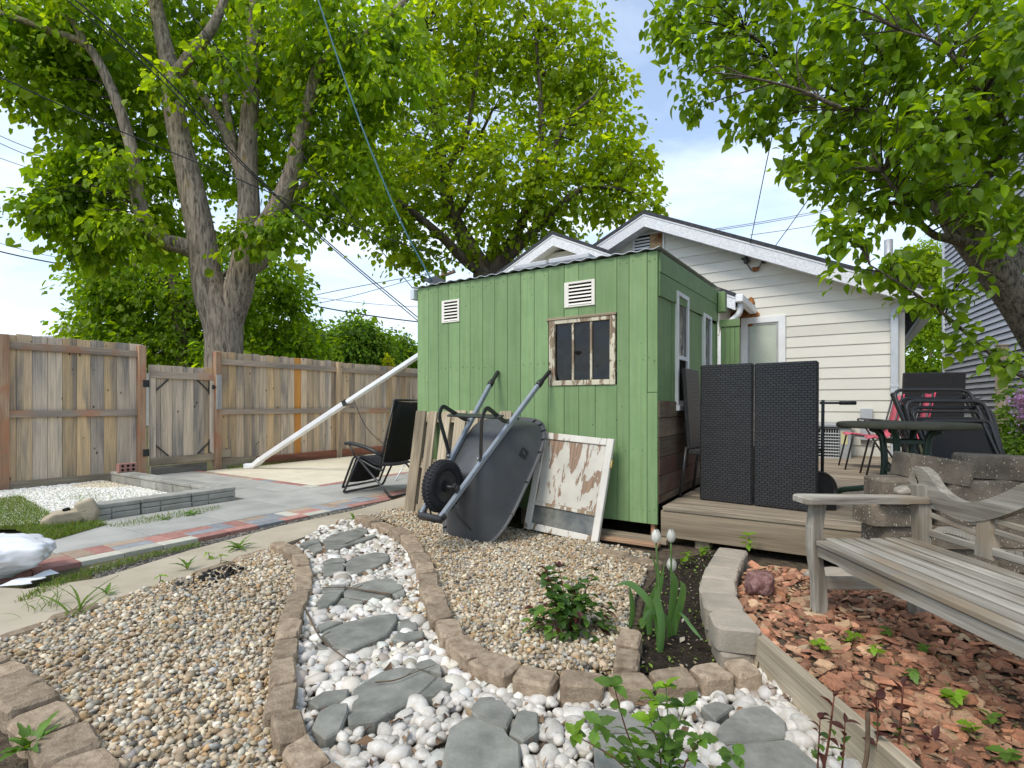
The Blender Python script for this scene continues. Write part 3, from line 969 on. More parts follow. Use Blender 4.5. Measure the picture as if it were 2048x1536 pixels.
# --- beige river gravel
GPAL = [(0.46, 0.36, 0.235), (0.56, 0.475, 0.345), (0.38, 0.275, 0.16), (0.60, 0.55, 0.44), (0.27, 0.245, 0.195), (0.44, 0.29, 0.145), (0.14, 0.125, 0.105), (0.36, 0.35, 0.31)]
GW = [5, 5, 3, 3, 1.6, 1.4, 0.7, 1.6]
M_GRAV = attr_mat('river_gravel', 0.75, 0.3, noise_amt=0.16, nscale=130)
def gravel(name, poly, label, holes=(), sp=0.0135, size=0.0105, dens=1.0):
    Vs, Fs, Cs, k0 = [], [], [], 0
    for z0, spx in ((-0.008, sp * 1.15), (0.006, sp * 1.05), (0.016, sp * 2.0)):
        P = scatter(poly, spx, holes, 0.5)
        if dens < 1:
            P = P[rng.random(len(P)) < dens]
        hum = 0.012 * np.sin(P[:, 0] * 5.1 + 1) * np.sin(P[:, 1] * 4.3)
        V, Fc = stones(P, z0 + hum + rng.normal(0, 0.003, len(P)), size, (1.15, 0.85, 0.6), T1, 0.25, 0.45)
        c = pick(GPAL, GW, len(P))
        patch = 0.5 + 0.5 * np.sin(P[:, 0] * 3.3 + 2 * np.sin(P[:, 1] * 2.1)) * np.sin(P[:, 1] * 3.9 + 1)
        c *= (0.86 + 0.2 * patch)[:, None]
        Vs.append(V.reshape(-1, 3)); Fs.append(Fc.reshape(-1, 3) + k0); k0 += V.shape[0] * 12
        Cs.append(np.repeat(c[:, None], 12, 1).reshape(-1, 3))
    o = bigmesh(name, np.concatenate(Vs), np.concatenate(Fs), M_GRAV, np.concatenate(Cs))
    tag(o, label, 'gravel', None, 'stuff')
    return o
gravel('river_gravel', LEFTBED, 'beige river gravel in the large bed left of the stepping stones')
gravel('river_gravel', RIGHTBED, 'beige river gravel in the bed in front of the green shed')
gravel('river_gravel', MIXED, 'beige gravel spilled into the white pebbles beside the upper stepping stones', HOLES, 0.018, 0.0105, 0.8)

# --- white pebbles: the 300 that show largest are single stones, the rest one mass
bedw = sheet('pebble_path', WHITE, -0.012, M_BEDSOIL, 'winding path bed of smooth white pebbles around the stepping stones', 'pebble path')
M_PEB = attr_mat('white_pebble', 0.55, 0.4, noise_amt=0.10, nscale=45)
WPAL = [(0.62, 0.585, 0.52), (0.55, 0.51, 0.44), (0.66, 0.635, 0.58), (0.43, 0.385, 0.31), (0.50, 0.43, 0.35)]
WW = [6, 3, 5, 1.0, 1.2]
def shrink(pl, d):
    c = Vector((sum(p[0] for p in pl) / len(pl), sum(p[1] for p in pl) / len(pl)))
    return [tuple(c + (Vector(p) - c) * (1 + d / max(0.03, (Vector(p) - c).length))) for p in pl]
H2 = [shrink(h, 0.006) for h in HOLES]
P1 = scatter(WHITE, 0.037, H2, 0.38)
P0 = scatter(WHITE, 0.040, HOLES, 0.45)
far1 = P1[:, 1] > 2.9
keep = np.ones(len(P1), bool)
order = np.argsort(P1[:, 1])
near = [i for i in order if P1[i, 1] > 1.40 and abs(P1[i, 0] / P1[i, 1]) < 0.97][:300]
keep[near] = False
shapes = []
for k in range(8):
    V, Fc = stones(np.zeros((1, 2)), 0.0, 1.0, (1.2, 0.9, 0.68), (T2[0], T2[1]), 0.02, 0.0)
    # smooth the per-vertex jitter for river-worn stones
    tv = T2[0] * np.array([1.2, 0.9, 0.66]) * (1 + 0.12 * np.sin(T2[0] @ rng.normal(0, 1.6, 3) + k))[:, None] * (1 + 0.08 * np.sin(T2[0] @ rng.normal(0, 2.6, 3)))[:, None]
    me = bpy.data.meshes.new('pebble')
    me.from_pydata([tuple(p) for p in tv], [], [tuple(int(i) for i in q) for q in T2[1]])
    me.polygons.foreach_set('use_smooth', [True] * len(me.polygons))
    me.materials.append(plain('white_pebble_stone', (0.50, 0.455, 0.385), (0.66, 0.63, 0.575), 0.6, 1.6, 0.35, bs=0.1, var=(0.70, 1.08)))
    shapes.append(me)
for i in near:
    s = 0.0195 * math.exp(rng.normal(0, 0.36))
    o = bpy.data.objects.new('pebble', random.choice(shapes))
    COL.objects.link(o)
    o.parent = bedw
    o.location = (P1[i, 0], P1[i, 1], 0.009 + rng.normal(0, 0.004))
    o.rotation_euler = (rng.normal(0, 0.3), rng.normal(0, 0.3), rng.uniform(0, 6.28))
    o.scale = (s, s * rng.uniform(0.85, 1.1), s * rng.uniform(0.85, 1.15))
Vs, Fs, Cs, k0 = [], [], [], 0
for P, z0, sz in ((P1[keep & ~far1], 0.009, 0.0205), (P1[keep & far1], 0.008, 0.019), (P0, -0.006, 0.018)):
    V, Fc = stones(P, z0 + rng.normal(0, 0.004, len(P)), sz, (1.2, 0.9, 0.68), (T2[0], T2[1]), 0.34, 0.3)
    c = pick(WPAL, WW, len(P))
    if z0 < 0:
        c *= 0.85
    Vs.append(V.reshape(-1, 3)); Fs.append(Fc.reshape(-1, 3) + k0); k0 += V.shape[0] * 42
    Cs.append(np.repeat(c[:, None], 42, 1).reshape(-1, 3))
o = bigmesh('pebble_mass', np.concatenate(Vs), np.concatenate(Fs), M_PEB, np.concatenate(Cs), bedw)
o['kind'] = 'stuff'

# --- red stone chips in the raised bed
bedr = sheet('stone_chip_bed', REDBED, 0.100, M_BEDSOIL, 'raised bed covered with broken terracotta red stone chips under the bench', 'chip bed')
CPAL = [(0.43, 0.20, 0.115), (0.37, 0.18, 0.11), (0.50, 0.275, 0.165), (0.28, 0.145, 0.09), (0.47, 0.30, 0.18), (0.21, 0.11, 0.07), (0.50, 0.37, 0.24)]
CWt = [4, 4, 3, 3, 2, 2, 1]
def chip_shape(k):
    r_ = random.Random(100 + k)
    n = r_.choice([5, 6, 6, 7])
    ang = sorted(r_.uniform(0, 2 * PI) for _ in range(n))
    ang = [2 * PI * i / n + r_.uniform(-0.35, 0.35) for i in range(n)]
    rr = [r_.uniform(0.65, 1.1) for _ in range(n)]
    st = r_.uniform(0.55, 0.85)
    v = [(math.cos(a) * q, math.sin(a) * q * st, -0.11) for a, q in zip(ang, rr)] + [(math.cos(a) * q * 0.84 + 0.04, math.sin(a) * q * st * 0.84, 0.11 + r_.uniform(-0.07, 0.07)) for a, q in zip(ang, rr)]
    f = [tuple(range(n - 1, -1, -1)), tuple(range(n, 2 * n))] + [(i, (i + 1) % n, n + (i + 1) % n, n + i) for i in range(n)]
    return v, f
M_CHIPS = [plain('red_stone_chip_%d' % k, tuple(x * 0.8 for x in c), tuple(x * 1.12 for x in c), 0.9, 1.6, 0.2, bs=0.4, bd=0.1, bscale=4, var=(0.8, 1.15)) for k, c in enumerate(CPAL[:5])]
chips = []
for k in range(15):
    v, f = chip_shape(k)
    me = bpy.data.meshes.new('chip')
    me.from_pydata(v, [], f)
    me.materials.append(M_CHIPS[k % 5])
    chips.append(me)
P = scatter(REDBED, 0.036, (), 0.5)
inv = np.abs(P[:, 0] / P[:, 1]) < 0.98
ordr = [i for i in np.argsort(P[:, 1]) if inv[i] and P[i, 1] > 1.2]
bigs = set(ordr[:300])
for i in bigs:
    o = bpy.data.objects.new('chip', random.choice(chips))
    COL.objects.link(o)
    o.parent = bedr
    s = 0.023 * math.exp(rng.normal(0, 0.45))
    o.location = (P[i, 0], P[i, 1], 0.112 + rng.normal(0, 0.006))
    o.rotation_euler = (rng.normal(0, 0.22), rng.normal(0, 0.22), rng.uniform(0, 6.28))
    o.scale = (s, s, s * rng.uniform(0.7, 1.5))
def chipmass(P, z0, sz):
    n = len(P)
    k = 6
    ang = np.arange(k) * 2 * PI / k + rng.uniform(-0.35, 0.35, (n, k))
    rr = rng.uniform(0.6, 1.1, (n, k))
    st = rng.uniform(0.5, 0.85, (n, 1))
    bot = np.stack([np.cos(ang) * rr, np.sin(ang) * rr * st, np.full((n, k), -0.12)], 2)
    top = np.stack([np.cos(ang) * rr * 0.85, np.sin(ang) * rr * st * 0.85, 0.12 + rng.uniform(-0.05, 0.05, (n, k))], 2)
    cen = np.zeros((n, 1, 3)); cen[:, 0, 2] = 0.13
    tv = np.concatenate([bot, top, cen], 1) * (sz * np.exp(rng.normal(0, 0.45, (n, 1, 1))))
    V = np.einsum('nij,nkj->nki', rotmats(n, 0.28), tv) + np.concatenate([P, (z0 + rng.normal(0, 0.006, n))[:, None]], 1)[:, None, :]
    tf = []
    for i in range(k):
        j = (i + 1) % k
        tf += [(i, j, k + j), (i, k + j, k + i), (k + i, k + j, 2 * k)]
    tf = np.array(tf)
    Fc = tf[None] + (np.arange(n) * (2 * k + 1))[:, None, None]
    return V, Fc
rest = np.array([i not in bigs for i in range(len(P))])
Pf = scatter(REDBED, 0.030, (), 0.5)
Vs, Fs, Cs, k0 = [], [], [], 0
for Q, z0, sz in ((P[rest], 0.112, 0.024), (Pf, 0.102, 0.02)):
    V, Fc = chipmass(Q, z0, sz)
    c = pick(CPAL, CWt, len(Q))
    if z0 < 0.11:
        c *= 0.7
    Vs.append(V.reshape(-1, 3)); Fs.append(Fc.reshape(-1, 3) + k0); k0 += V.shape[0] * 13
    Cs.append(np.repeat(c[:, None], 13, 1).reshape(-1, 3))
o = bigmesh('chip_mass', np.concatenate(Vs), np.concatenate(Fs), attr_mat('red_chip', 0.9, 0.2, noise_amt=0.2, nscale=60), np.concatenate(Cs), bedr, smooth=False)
o['kind'] = 'stuff'

# --- white pebble square by the fence
WSQ = yp([(-7.08, -2.75), (-7.08, -0.9), (-4.44, -0.9), (-4.44, -2.15), (-4.9, -2.75)])
sheet('white_stone_base', WSQ, 0.008, plain('white_grit', (0.64, 0.615, 0.53), (0.72, 0.70, 0.62), 0.9, 40, 0.2, bs=0.8, bd=0.01, bscale=150), 'pale base of the white stone square inside the ledge stone border', 'stone square')
P = scatter(WSQ, 0.028)
V, Fc = stones(P, 0.010, 0.0165, (1, 0.95, 0.42), T1, 0.12, 0.12)
c = pick([(0.74, 0.72, 0.64), (0.68, 0.65, 0.56), (0.78, 0.76, 0.70)], [3, 2, 3], len(P))
c *= np.where((np.sin(P[:, 0] * 2.2) * np.sin(P[:, 1] * 2.9 + 1) > 0.55)[:, None], np.array([0.88, 0.8, 0.66]), 1.0)
o = bigmesh('white_grid_stone', V.reshape(-1, 3), Fc.reshape(-1, 3), attr_mat('white_small_stone', 0.8, 0.25), np.repeat(c[:, None], 12, 1).reshape(-1, 3))
tag(o, 'small white stones filling the square inside the ledge stone border by the fence', 'stones', None, 'stuff')

# ================================================================== EDGING
def edging_shape(w, d, h, seed):
    """tumbled concrete block: rounded plan, chipped rim, rough split faces"""
    r_ = random.Random(seed)
    ph = [(Vector((r_.gauss(0, 1), r_.gauss(0, 1), r_.gauss(0, 1))).normalized() * r_.uniform(20, 60), r_.uniform(0, 6)) for _ in range(8)]
    n = 20
    sk, tp = r_.uniform(-0.08, 0.08), r_.uniform(-0.10, 0.10)
    vs, fs = [], []
    rim = [r_.uniform(0.006, 0.016) for _ in range(n)]
    for k, (zz, ins) in enumerate(((0.0, 0.0), (0.4, 0.0), (0.86, 0.001), (1.0, 1.0))):
        for i in range(n):
            a_ = 2 * PI * (i + 0.5) / n
            ca, sa = math.cos(a_), math.sin(a_)
            ex = 2 / 7.0
            x = w / 2 * math.copysign(abs(ca) ** ex, ca); y = d / 2 * math.copysign(abs(sa) ** ex, sa)
            p = Vector((x, y, h * zz))
            q = Vector((x, y, 0)); L_ = q.length
            wob = sum(math.sin(p.dot(g) + o_) for g, o_ in ph) / 8
            inset = rim[i] if ins == 1.0 else 0.0
            if k == 2: p.z = h - rim[i] * r_.uniform(0.8, 1.3)
            p -= q / L_ * (inset - wob * 0.010)
            p.z += wob * 0.004 if k == 3 else 0
            p.x += sk * p.y + tp * p.x * p.y / d
            vs.append(p)
    for k in range(3):
        for i in range(n):
            j = (i + 1) % n
            fs.append((k * n + i, k * n + j, (k + 1) * n + j, (k + 1) * n + i))
    fs += [tuple(range(n - 1, -1, -1)), tuple(range(3 * n, 4 * n))]
    return vs, fs
def edging(name, label, pts, z_top, depth, mat, group=None, gap=0.013, end=True, zb=-0.02):
    """row of blocks through picture points of their top faces"""
    W = [G(u, v, z_top) for u, v in pts]
    cx = sum(p.x for p in W) / len(W); cy = sum(p.y for p in W) / len(W)
    t = wthing(name, label, 'garden edging', cx, cy, 0, group)
    n = len(W)
    for i in range(n):
        prv = (W[i - 1] + W[i]) / 2 if i > 0 else W[i] * 1.5 - W[i + 1] * 0.5
        nxt = (W[i + 1] + W[i]) / 2 if i < n - 1 else W[i] * 1.5 - W[i - 1] * 0.5
        d = nxt - prv
        L = max(0.07, d.length - gap)
        vs, fs = edging_shape(L, depth * random.uniform(0.94, 1.06), z_top - zb + random.uniform(-0.010, 0.008), random.randint(0, 9999))
        c = (prv + nxt) / 2
        ob('block', vs, fs, mat, t, (c.x, c.y, zb), (random.gauss(0, 0.035), random.gauss(0, 0.03), math.atan2(d.y, d.x) + random.gauss(0, 0.05)))
    return t
edging('stone_edging', 'curving row of brown tumbled blocks between left gravel and pebble path',
       [(563, 1088), (592, 1099), (601, 1117), (611, 1138), (607, 1163), (599, 1191), (582, 1221), (581, 1254), (564, 1294), (574, 1337), (556, 1392), (568, 1448), (612, 1500), (668, 1560)], 0.062, 0.092, M_EDGE)
edging('stone_edging', 'curving row of brown tumbled blocks along the gravel before the shed',
       [(734, 1036), (770, 1049), (806, 1060), (820, 1076), (834, 1092), (838, 1112), (853, 1131), (858, 1155), (864, 1184), (880, 1216), (898, 1249), (926, 1286), (990, 1325), (1068, 1350), (1165, 1355), (1262, 1357), (1343, 1346), (1430, 1338), (1484, 1330)], 0.078, 0.105, M_EDGE)
edging('stone_edging', 'two brown blocks between the tulip soil and the gravel', [(1258, 1272), (1254, 1308)], 0.075, 0.09, M_EDGE)
edging('stone_edging', 'row of brown blocks in the bottom left corner of the gravel',
       [(-40, 1318), (4, 1334), (30, 1362), (52, 1392), (88, 1430), (136, 1474), (176, 1530), (200, 1600)], 0.05, 0.14, M_EDGE)
edging('stone_edging', 'sunken pale blocks between gravel and deck near the tulips',
       [(1225, 1102), (1285, 1116)], 0.03, 0.10, M_EDGE)
edging('stone_edging', 'low flush brown kerb between concrete path and left gravel',
       [(-60, 1300), (50, 1258), (150, 1224), (250, 1192), (345, 1160), (430, 1132), (505, 1106)], 0.02, 0.075, M_EDGE)
# raised cap wall beside the tulips
t = wthing('block_wall', 'low tan concrete block wall holding the red chip bed beside the tulips', 'wall', *G(1440, 1200, 0.15)[:2])
WALL = [(1462, 1106), (1450, 1124), (1440, 1147), (1434, 1170), (1438, 1202), (1466, 1240)]
W = [G(u, v, 0.155) for u, v in WALL]
for i in range(len(W)):
    prv = (W[i - 1] + W[i]) / 2 if i else W[0] * 1.5 - W[1] * 0.5
    nxt = (W[i + 1] + W[i]) / 2 if i < len(W) - 1 else W[i] * 1.42 - W[i - 1] * 0.42
    d = nxt - prv
    vs, fs = edging_shape(d.length - 0.004, 0.16, 0.095, 40 + i)
    c = (prv + nxt) / 2
    ob('block', vs, fs, M_CAPST, t, (c.x, c.y, 0.062), (0, 0, math.atan2(d.y, d.x)))
    vs, fs = edging_shape(d.length - 0.012, 0.135, 0.08, 60 + i)
    ob('block', vs, fs, M_CAPST, t, (c.x, c.y, -0.02), (0, 0, math.atan2(d.y, d.x)))
# timber edge board
t = wthing('timber_edging', 'weathered board on edge holding back the red chips', 'edging board', 0.95, 1.5)
bar('board', t, (0.932, 2.10, 0.055), (0.972, 0.95, 0.055), 0.16, 0.035, wood('edge_board', [(0.40, 0.345, 0.25), (0.31, 0.26, 0.185), (0.20, 0.17, 0.12)], 'z', patch=0.7, grain=0.7), up=(1, 0, 0))

# --- ledge stone border round the white square
t = ything('ledge_stone_border', 'low grey border of layered ledge stone blocks around the white square', 'border', -4.6, -0.9)
def ledge_block(a0, a1, b0, b1, face):
    m = MB()
    m.box((a0, b0, 0.105), (a1, b1, 0.142), 0.006)
    n = random.randint(0, 1)
    if face == 'a':
        L = b1 - b0
        cut = random.uniform(0.35, 0.65)
        m.box((a0 + 0.01, b0 + 0.002, -0.03), (a1 - 0.012, b1 - 0.002, 0.104), 0.004)
        for (p, q) in ((0, cut), (cut, 1)):
            lo = b0 + L * p + 0.004; hi = b0 + L * q - 0.004
            h = random.choice([0.048, 0.06])
            m.box((a1 - 0.03, lo, h), (a1 + random.uniform(-0.004, 0.006), hi, 0.10), 0.006)
            m.box((a1 - 0.03, lo, 0.0), (a1 + random.uniform(0.0, 0.012), hi, h - 0.006), 0.006)
    else:
        m.box((a0 + 0.002, b0 + 0.01, -0.03), (a1 - 0.002, b1 - 0.012, 0.104), 0.004)
    o = m.build('block', M_CURB, t)
for b0, b1 in ((-2.04, -1.60), (-1.595, -1.16), (-1.155, -0.72)):
    ledge_block(-4.43, -4.25, b0, b1, 'a')
aa = -4.435
while aa > -6.85:
    ledge_block(aa - 0.40, aa - 0.004, -0.89, -0.72, 'b')
    aa -= 0.405

# ================================================================== FENCE along the lane
FA0 = -7.23
def fence_boards(t, b0, b1, n, z0, z1, special=None, mats=None, jz=0.008):
    w = (b1 - b0) / n
    for i in range(n):
        lo, hi = b0 + i * w + 0.002, b0 + (i + 1) * w - 0.002
        m = m_orange() if special == i else m_fence()
        box('board', t, (FA0 - 0.022 - random.uniform(0, 0.004), lo, z0), (FA0 - 0.003, hi, z1 + random.uniform(-jz, jz)), m, 0.002)
def rail(t, b0, b1, z0, z1, m=None, a=0.0, th=0.038):
    return box('rail', t, (FA0 + a, b0, z0), (FA0 + a + th, b1, z1), m or m_rail(), 0.003)
def post(t, b, z1, m=None, w=0.09, z0=-0.05):
    return box('post', t, (FA0 + 0.0, b - w / 2, z0), (FA0 + w, b + w / 2, z1), m or m_post(), 0.004)
bP0, bP1, bG0, bG1, bP2, bP3 = SB(8, FA0 + 0.08), SB(285, FA0 + 0.08), SB(298, FA0), SB(428, FA0), SB(437, FA0 + 0.08), SB(680, FA0 + 0.08)
t = ything('wood_fence', 'weathered grey brown board fence left of the gate', 'fence', FA0, (bP0 + bP1) / 2)
fence_boards(t, bP0 - 0.02, bP1 + 0.02, 10, 0.02, 1.845)
fence_boards(t, bP0 - 1.9, bP0 - 0.02, 13, 0.02, 1.845)
for (b0, b1) in ((bP0 - 1.9, bP0 - 0.045), (bP0 + 0.045, bP1 - 0.045)):
    rail(t, b0, b1, 1.665, 1.755); rail(t, b0, b1, 0.85, 0.935); rail(t, b0, b1, -0.02, 0.085, m_pallet('y'))
post(t, bP0, 1.83); post(t, bP1, 1.83); post(t, bP0 - 1.9, 1.83)
t = ything('garden_gate', 'low board gate with black diagonal corner braces and hinges', 'gate', FA0, (bG0 + bG1) / 2)
w = (bG1 - bG0) / 6
for i in range(6):
    box('board', t, (FA0 - 0.022, bG0 + i * w + (0.003 if i not in (2, 3, 4) else 0.007), 0.13), (FA0 - 0.002, bG0 + (i + 1) * w - 0.003, 1.575 + random.uniform(-0.008, 0.008)), m_fence(), 0.002)
rail(t, bG0, bG1, 1.385, 1.485); rail(t, bG0, bG1, 0.14, 0.245, m_pallet('y'))
box('stile', t, (FA0 + 0.0, bG0, 0.247), (FA0 + 0.034, bG0 + 0.075, 1.383), m_fence(), 0.003)
box('stile', t, (FA0 + 0.0, bG1 - 0.075, 0.247), (FA0 + 0.034, bG1, 1.383), m_fence(), 0.003)
q = 0.17
for (bs, bd) in ((bG0 + 0.08, 1), (bG1 - 0.08, -1)):
    for (zs, zd) in ((1.375, -1), (0.255, 1)):
        m = MB()
        m.bar((FA0 + 0.012, bs, zs + zd * q), (FA0 + 0.012, bs + bd * q, zs), 0.016, 0.016, (1, 0, 0))
        m.bar((FA0 + 0.008, bs, zs), (FA0 + 0.008, bs, zs + zd * q * 1.25), 0.014, 0.014, (1, 0, 0))
        m.build('corner_brace', M_BLKMET, t)
for z in (0.33, 1.30):
    m = MB(); m.box((FA0 + 0.092, bP1 + 0.0, z - 0.05), (FA0 + 0.10, bP1 + 0.075, z + 0.05), 0.002); m.box((FA0 + 0.05, bP1 + 0.055, z - 0.05), (FA0 + 0.1, bP1 + 0.078, z + 0.05), 0.002)
    m.build('hinge', M_BLKMET, t)
m = MB(); m.box((FA0 + 0.036, bG1 - 0.05, 1.25), (FA0 + 0.06, bG1 - 0.0, 1.31), 0.003); m.tube([(FA0 + 0.06, bG1 - 0.03, 1.28), (FA0 + 0.10, bG1 - 0.03, 1.28), (FA0 + 0.11, bG1 + 0.05, 1.265)], 0.007)
m.build('latch', M_BLKMET, t)
t = ything('wood_fence', 'long weathered board fence right of the gate with one orange board', 'fence', FA0, (bP2 + bP3) / 2)
fence_boards(t, bP2 - 0.07, bP3, 18, 0.06, 1.845, 11)
bP4 = bP3 + 2.44
fence_boards(t, bP3, bP4, 17, 0.06, 1.83)
fence_boards(t, bP4, bP4 + 2.44, 17, 0.06, 1.82)
for (b0, b1) in ((bP2 + 0.045, bP3 - 0.045), (bP3 + 0.045, bP4 - 0.045), (bP4 + 0.045, bP4 + 2.4)):
    rail(t, b0, b1, 1.64, 1.73, wood('grey_rail', RAILC, 'y', grain=0.7, patch=0.8)); rail(t, b0, b1, 0.85, 0.935)
    rail(t, b0 + (0.62 if b0 < bP3 else 0), b1, -0.01, 0.135, m_redwood(), 0.0, 0.04)
rail(t, bP2 + 0.045, bP2 + 0.65, -0.01, 0.15, m_pallet('y'), 0.002, 0.035)
box('offcut', t, (FA0 + 0.0, bP2 + 0.05, 0.17), (FA0 + 0.03, bP2 + 0.22, 0.29), m_pallet('y'), 0.003)
post(t, bP2, 1.83); post(t, bP3, 1.83, m_fence()); post(t, bP4, 1.83, m_fence())
box('latch_block', t, (FA0 + 0.092, bP2 - 0.045, 0.93), (FA0 + 0.125, bP2 + 0.03, 1.47), wood('grey_block', [(0.40, 0.39, 0.37), (0.33, 0.32, 0.31), (0.25, 0.24, 0.23)], 'z'), 0.003)
t = ything('gate_sill_board', 'loose grey board lying on edge below the gate', 'board', FA0, (bG0 + bG1) / 2)
box('board', t, (FA0 - 0.05, bG0 + 0.03, -0.02), (FA0 - 0.012, bG1 - 0.1, 0.115), wood('grey_board', GREYW, 'y', grain=0.6), 0.003)

# ================================================================== GREEN SHED
SW, ST_, SBK = -2.358, 2.127, 1.98
shed = ything('garden_shed', 'small green painted board shed with corrugated metal roof', 'shed', 0, 0)
box('light_block_core', shed, (SW + 0.03, 0.032, 0.13), (-0.03, SBK - 0.03, 2.09), M_DARKIN, 0)  # closed box added inside the boards to block light; near-black for the unlit interior
seams = [FA(u, 0) for u in (856, 876, 897, 919, 940, 965, 989, 1014.6, 1041, 1068, 1096)]
cuts = [SW] + seams
WA0, WA1, WZ0, WZ1 = -0.90, -0.325, 1.155, 1.69
def gboard(a0, a1, z0, z1):
    d = random.uniform(0, 0.004)
    return box('board', shed, (a0 + 0.0015, 0.0 + d, z0), (a1 - 0.0015, 0.026, z1), m_green(), 0.002)
for a0, a1 in zip(cuts[:-1], cuts[1:]):
    gboard(a0, a1, 0.127 + (0.0 if a0 > -1.3 else random.uniform(0, 0.01)), ST_)
sub = [cuts[-1]] + [FA(u, 0) for u in (1128, 1157, 1190)] + [WA1 + 0.012]
for a0, a1 in zip(sub[:-1], sub[1:]):
    gboard(a0, a1, 0.127, WZ0)
    gboard(a0, a1, WZ1, ST_)
rs = [WA1 + 0.012] + [FA(u, 0) for u in (1258, 1294)] + [0.0]
for k, (a0, a1) in enumerate(zip(rs[:-1], rs[1:])):
    if k == 2:
        gboard(a0, a1, 0.127, 1.09); gboard(a0, a1, 1.094, ST_)
    else:
        gboard(a0, a1, 0.127, ST_)
nails = MB()
for k_, (a0, a1) in enumerate(list(zip(cuts[:-1], cuts[1:])) + list(zip(rs[:-1], rs[1:]))):
    for zr_ in (2.06, 1.335, 0.66, 0.22):
        for q_ in (0.25, 0.75):
            if random.random() < 0.8:
                x_ = a0 + (a1 - a0) * q_ + random.uniform(-0.008, 0.008); z_ = zr_ + random.uniform(-0.018, 0.018)
                nails.tube([(x_, 0.006, z_), (x_, -0.0012, z_)], random.uniform(0.0026, 0.0042), 6)
nails.build('nail_heads', plain('rusty_nail', (0.05, 0.06, 0.035), (0.09, 0.09, 0.06), 0.8, 5), shed)['kind'] = 'stuff'
# side wall: painted boards above, reclaimed planks below, two fascia boards on top
def side(z, b): return z
bcur = 0.02
while bcur < SBK - 0.02:
    w = random.uniform(0.085, 0.15)
    e = min(bcur + w, SBK)
    box('board', shed, (-0.028, bcur + 0.0015, 1.03), (-0.004 - random.uniform(0, 0.006), e - 0.0015, 1.83), m_green(), 0.002)
    bcur = e
for (za, zb, off) in ((1.975, 2.12, 0.012), (1.80, 1.972, 0.008)):
    v, f = [], []
    for (b_, dz) in ((0.03, 0.0), (SBK, 0.06)):
        for a_ in (-0.004, off):
            v += [(a_, b_, za + dz), (a_, b_, zb + dz)]
    f = [(0, 1, 3, 2), (4, 6, 7, 5), (0, 4, 5, 1), (2, 3, 7, 6), (0, 2, 6, 4), (1, 5, 7, 3)]
    fixn(ob('fascia', v, f, m_green(), shed, (0, 0, 0)))
zc = 1.03
k = 0
while zc > 0.3:
    h = random.choice([0.125, 0.135, 0.145])
    z0 = max(0.275, zc - h)
    cut = random.uniform(0.35, 1.4)
    for (b0, b1) in ((0.022, cut), (cut + 0.003, SBK)):
        box('plank', shed, (-0.03, b0, z0 + 0.002), (0.004 + random.uniform(0, 0.006), b1, zc - 0.002), m_plank(), 0.003)
    zc = z0
box('corner_post', shed, (-0.06, 0.03, 0.0), (-0.03, 0.09, 0.13), m_post(), 0.003)
for a_ in (-2.25, -1.2):
    box('foot_beam', shed, (a_, 0.05, -0.02), (a_ + 0.1, 1.9, 0.125), m_skirt('y'), 0.003)
box('back_wall', shed, (SW, SBK - 0.026, 0.13), (0.0, SBK, 2.13), m_green(), 0.002)
box('left_wall', shed, (SW - 0.002, 0.028, 0.13), (SW + 0.028, SBK - 0.03, 2.1), m_green(), 0.002)
# white double-hung windows in the side wall
for (u0, u1, zt, zb) in ((1351, 1374, ZV(588, 0, SB(1362, 0)), ZV(782, 0, SB(1362, 0)) - 0.0), (1405, 1420, ZV(630, 0, SB(1412, 0)), ZV(790, 0, SB(1412, 0)))):
    b0, b1 = SB(u0, 0.0), SB(u1, 0.0)
    zb = 1.00
    fr = MB()
    tw = 0.035
    fr.box((-0.01, b0, zb), (0.022, b0 + tw, zt), 0.003); fr.box((-0.01, b1 - tw, zb), (0.022, b1, zt), 0.003)
    fr.box((-0.01, b0 + tw, zt - tw), (0.021, b1 - tw, zt), 0.003); fr.box((-0.01, b0 + tw, zb), (0.021, b1 - tw, zb + tw), 0.003)
    zm = zb + (zt - zb) * 0.42
    w_o = fr.build('window', M_WHITE, shed)
    box('sill', w_o, (0.0, b0 - 0.01, zb - 0.045), (0.035, b1 + 0.01, zb - 0.002), M_WHITE, 0.003)
    sm = MB(); sm.box((-0.008, b0 + tw, zm - 0.016), (0.016, b1 - tw, zm + 0.016), 0.002)
    sm.build('meeting_rail', M_WHITE, w_o)
    gm = MB(); gm.box((-0.006, b0 + tw, zm + 0.016), (0.002, b1 - tw, zt - tw), 0); gm.build('pane', glass('window_reflecting', (0.05, 0.05, 0.05), 0.015), w_o)
    gm = MB(); gm.box((-0.006, b0 + tw, zb + tw), (-0.001, b1 - tw, zm - 0.016), 0); gm.build('pane', M_DARKIN, w_o)
# small old window in the front wall
m_peel = peeling('peeling_window_frame', (0.62, 0.57, 0.43), (0.30, 0.22, 0.14), 0.46, 0.49, (14, 14, 5))
fr = MB()
fr.box((WA0, -0.006, WZ0), (WA0 + 0.055, 0.03, WZ1), 0.003); fr.box((WA1 - 0.045, -0.006, WZ0), (WA1, 0.03, WZ1), 0.003)
fr.box((WA0 + 0.055, -0.005, WZ1 - 0.035), (WA1 - 0.045, 0.03, WZ1 - 0.002), 0.003); fr.box((WA0 + 0.055, -0.008, WZ0 + 0.001), (WA1 - 0.045, 0.03, WZ0 + 0.042), 0.003)
w_o = fr.build('window', m_peel, shed)
wi = (WA0 + 0.055, WA1 - 0.045)
pw = (wi[1] - wi[0]) / 3
for k in (1, 2):
    mm = MB(); mm.box((wi[0] + pw * k - 0.009, 0.004, WZ0 + 0.042), (wi[0] + pw * k + 0.009, 0.026, WZ1 - 0.035), 0.002)
    mm.build('mullion', m_peel, w_o)
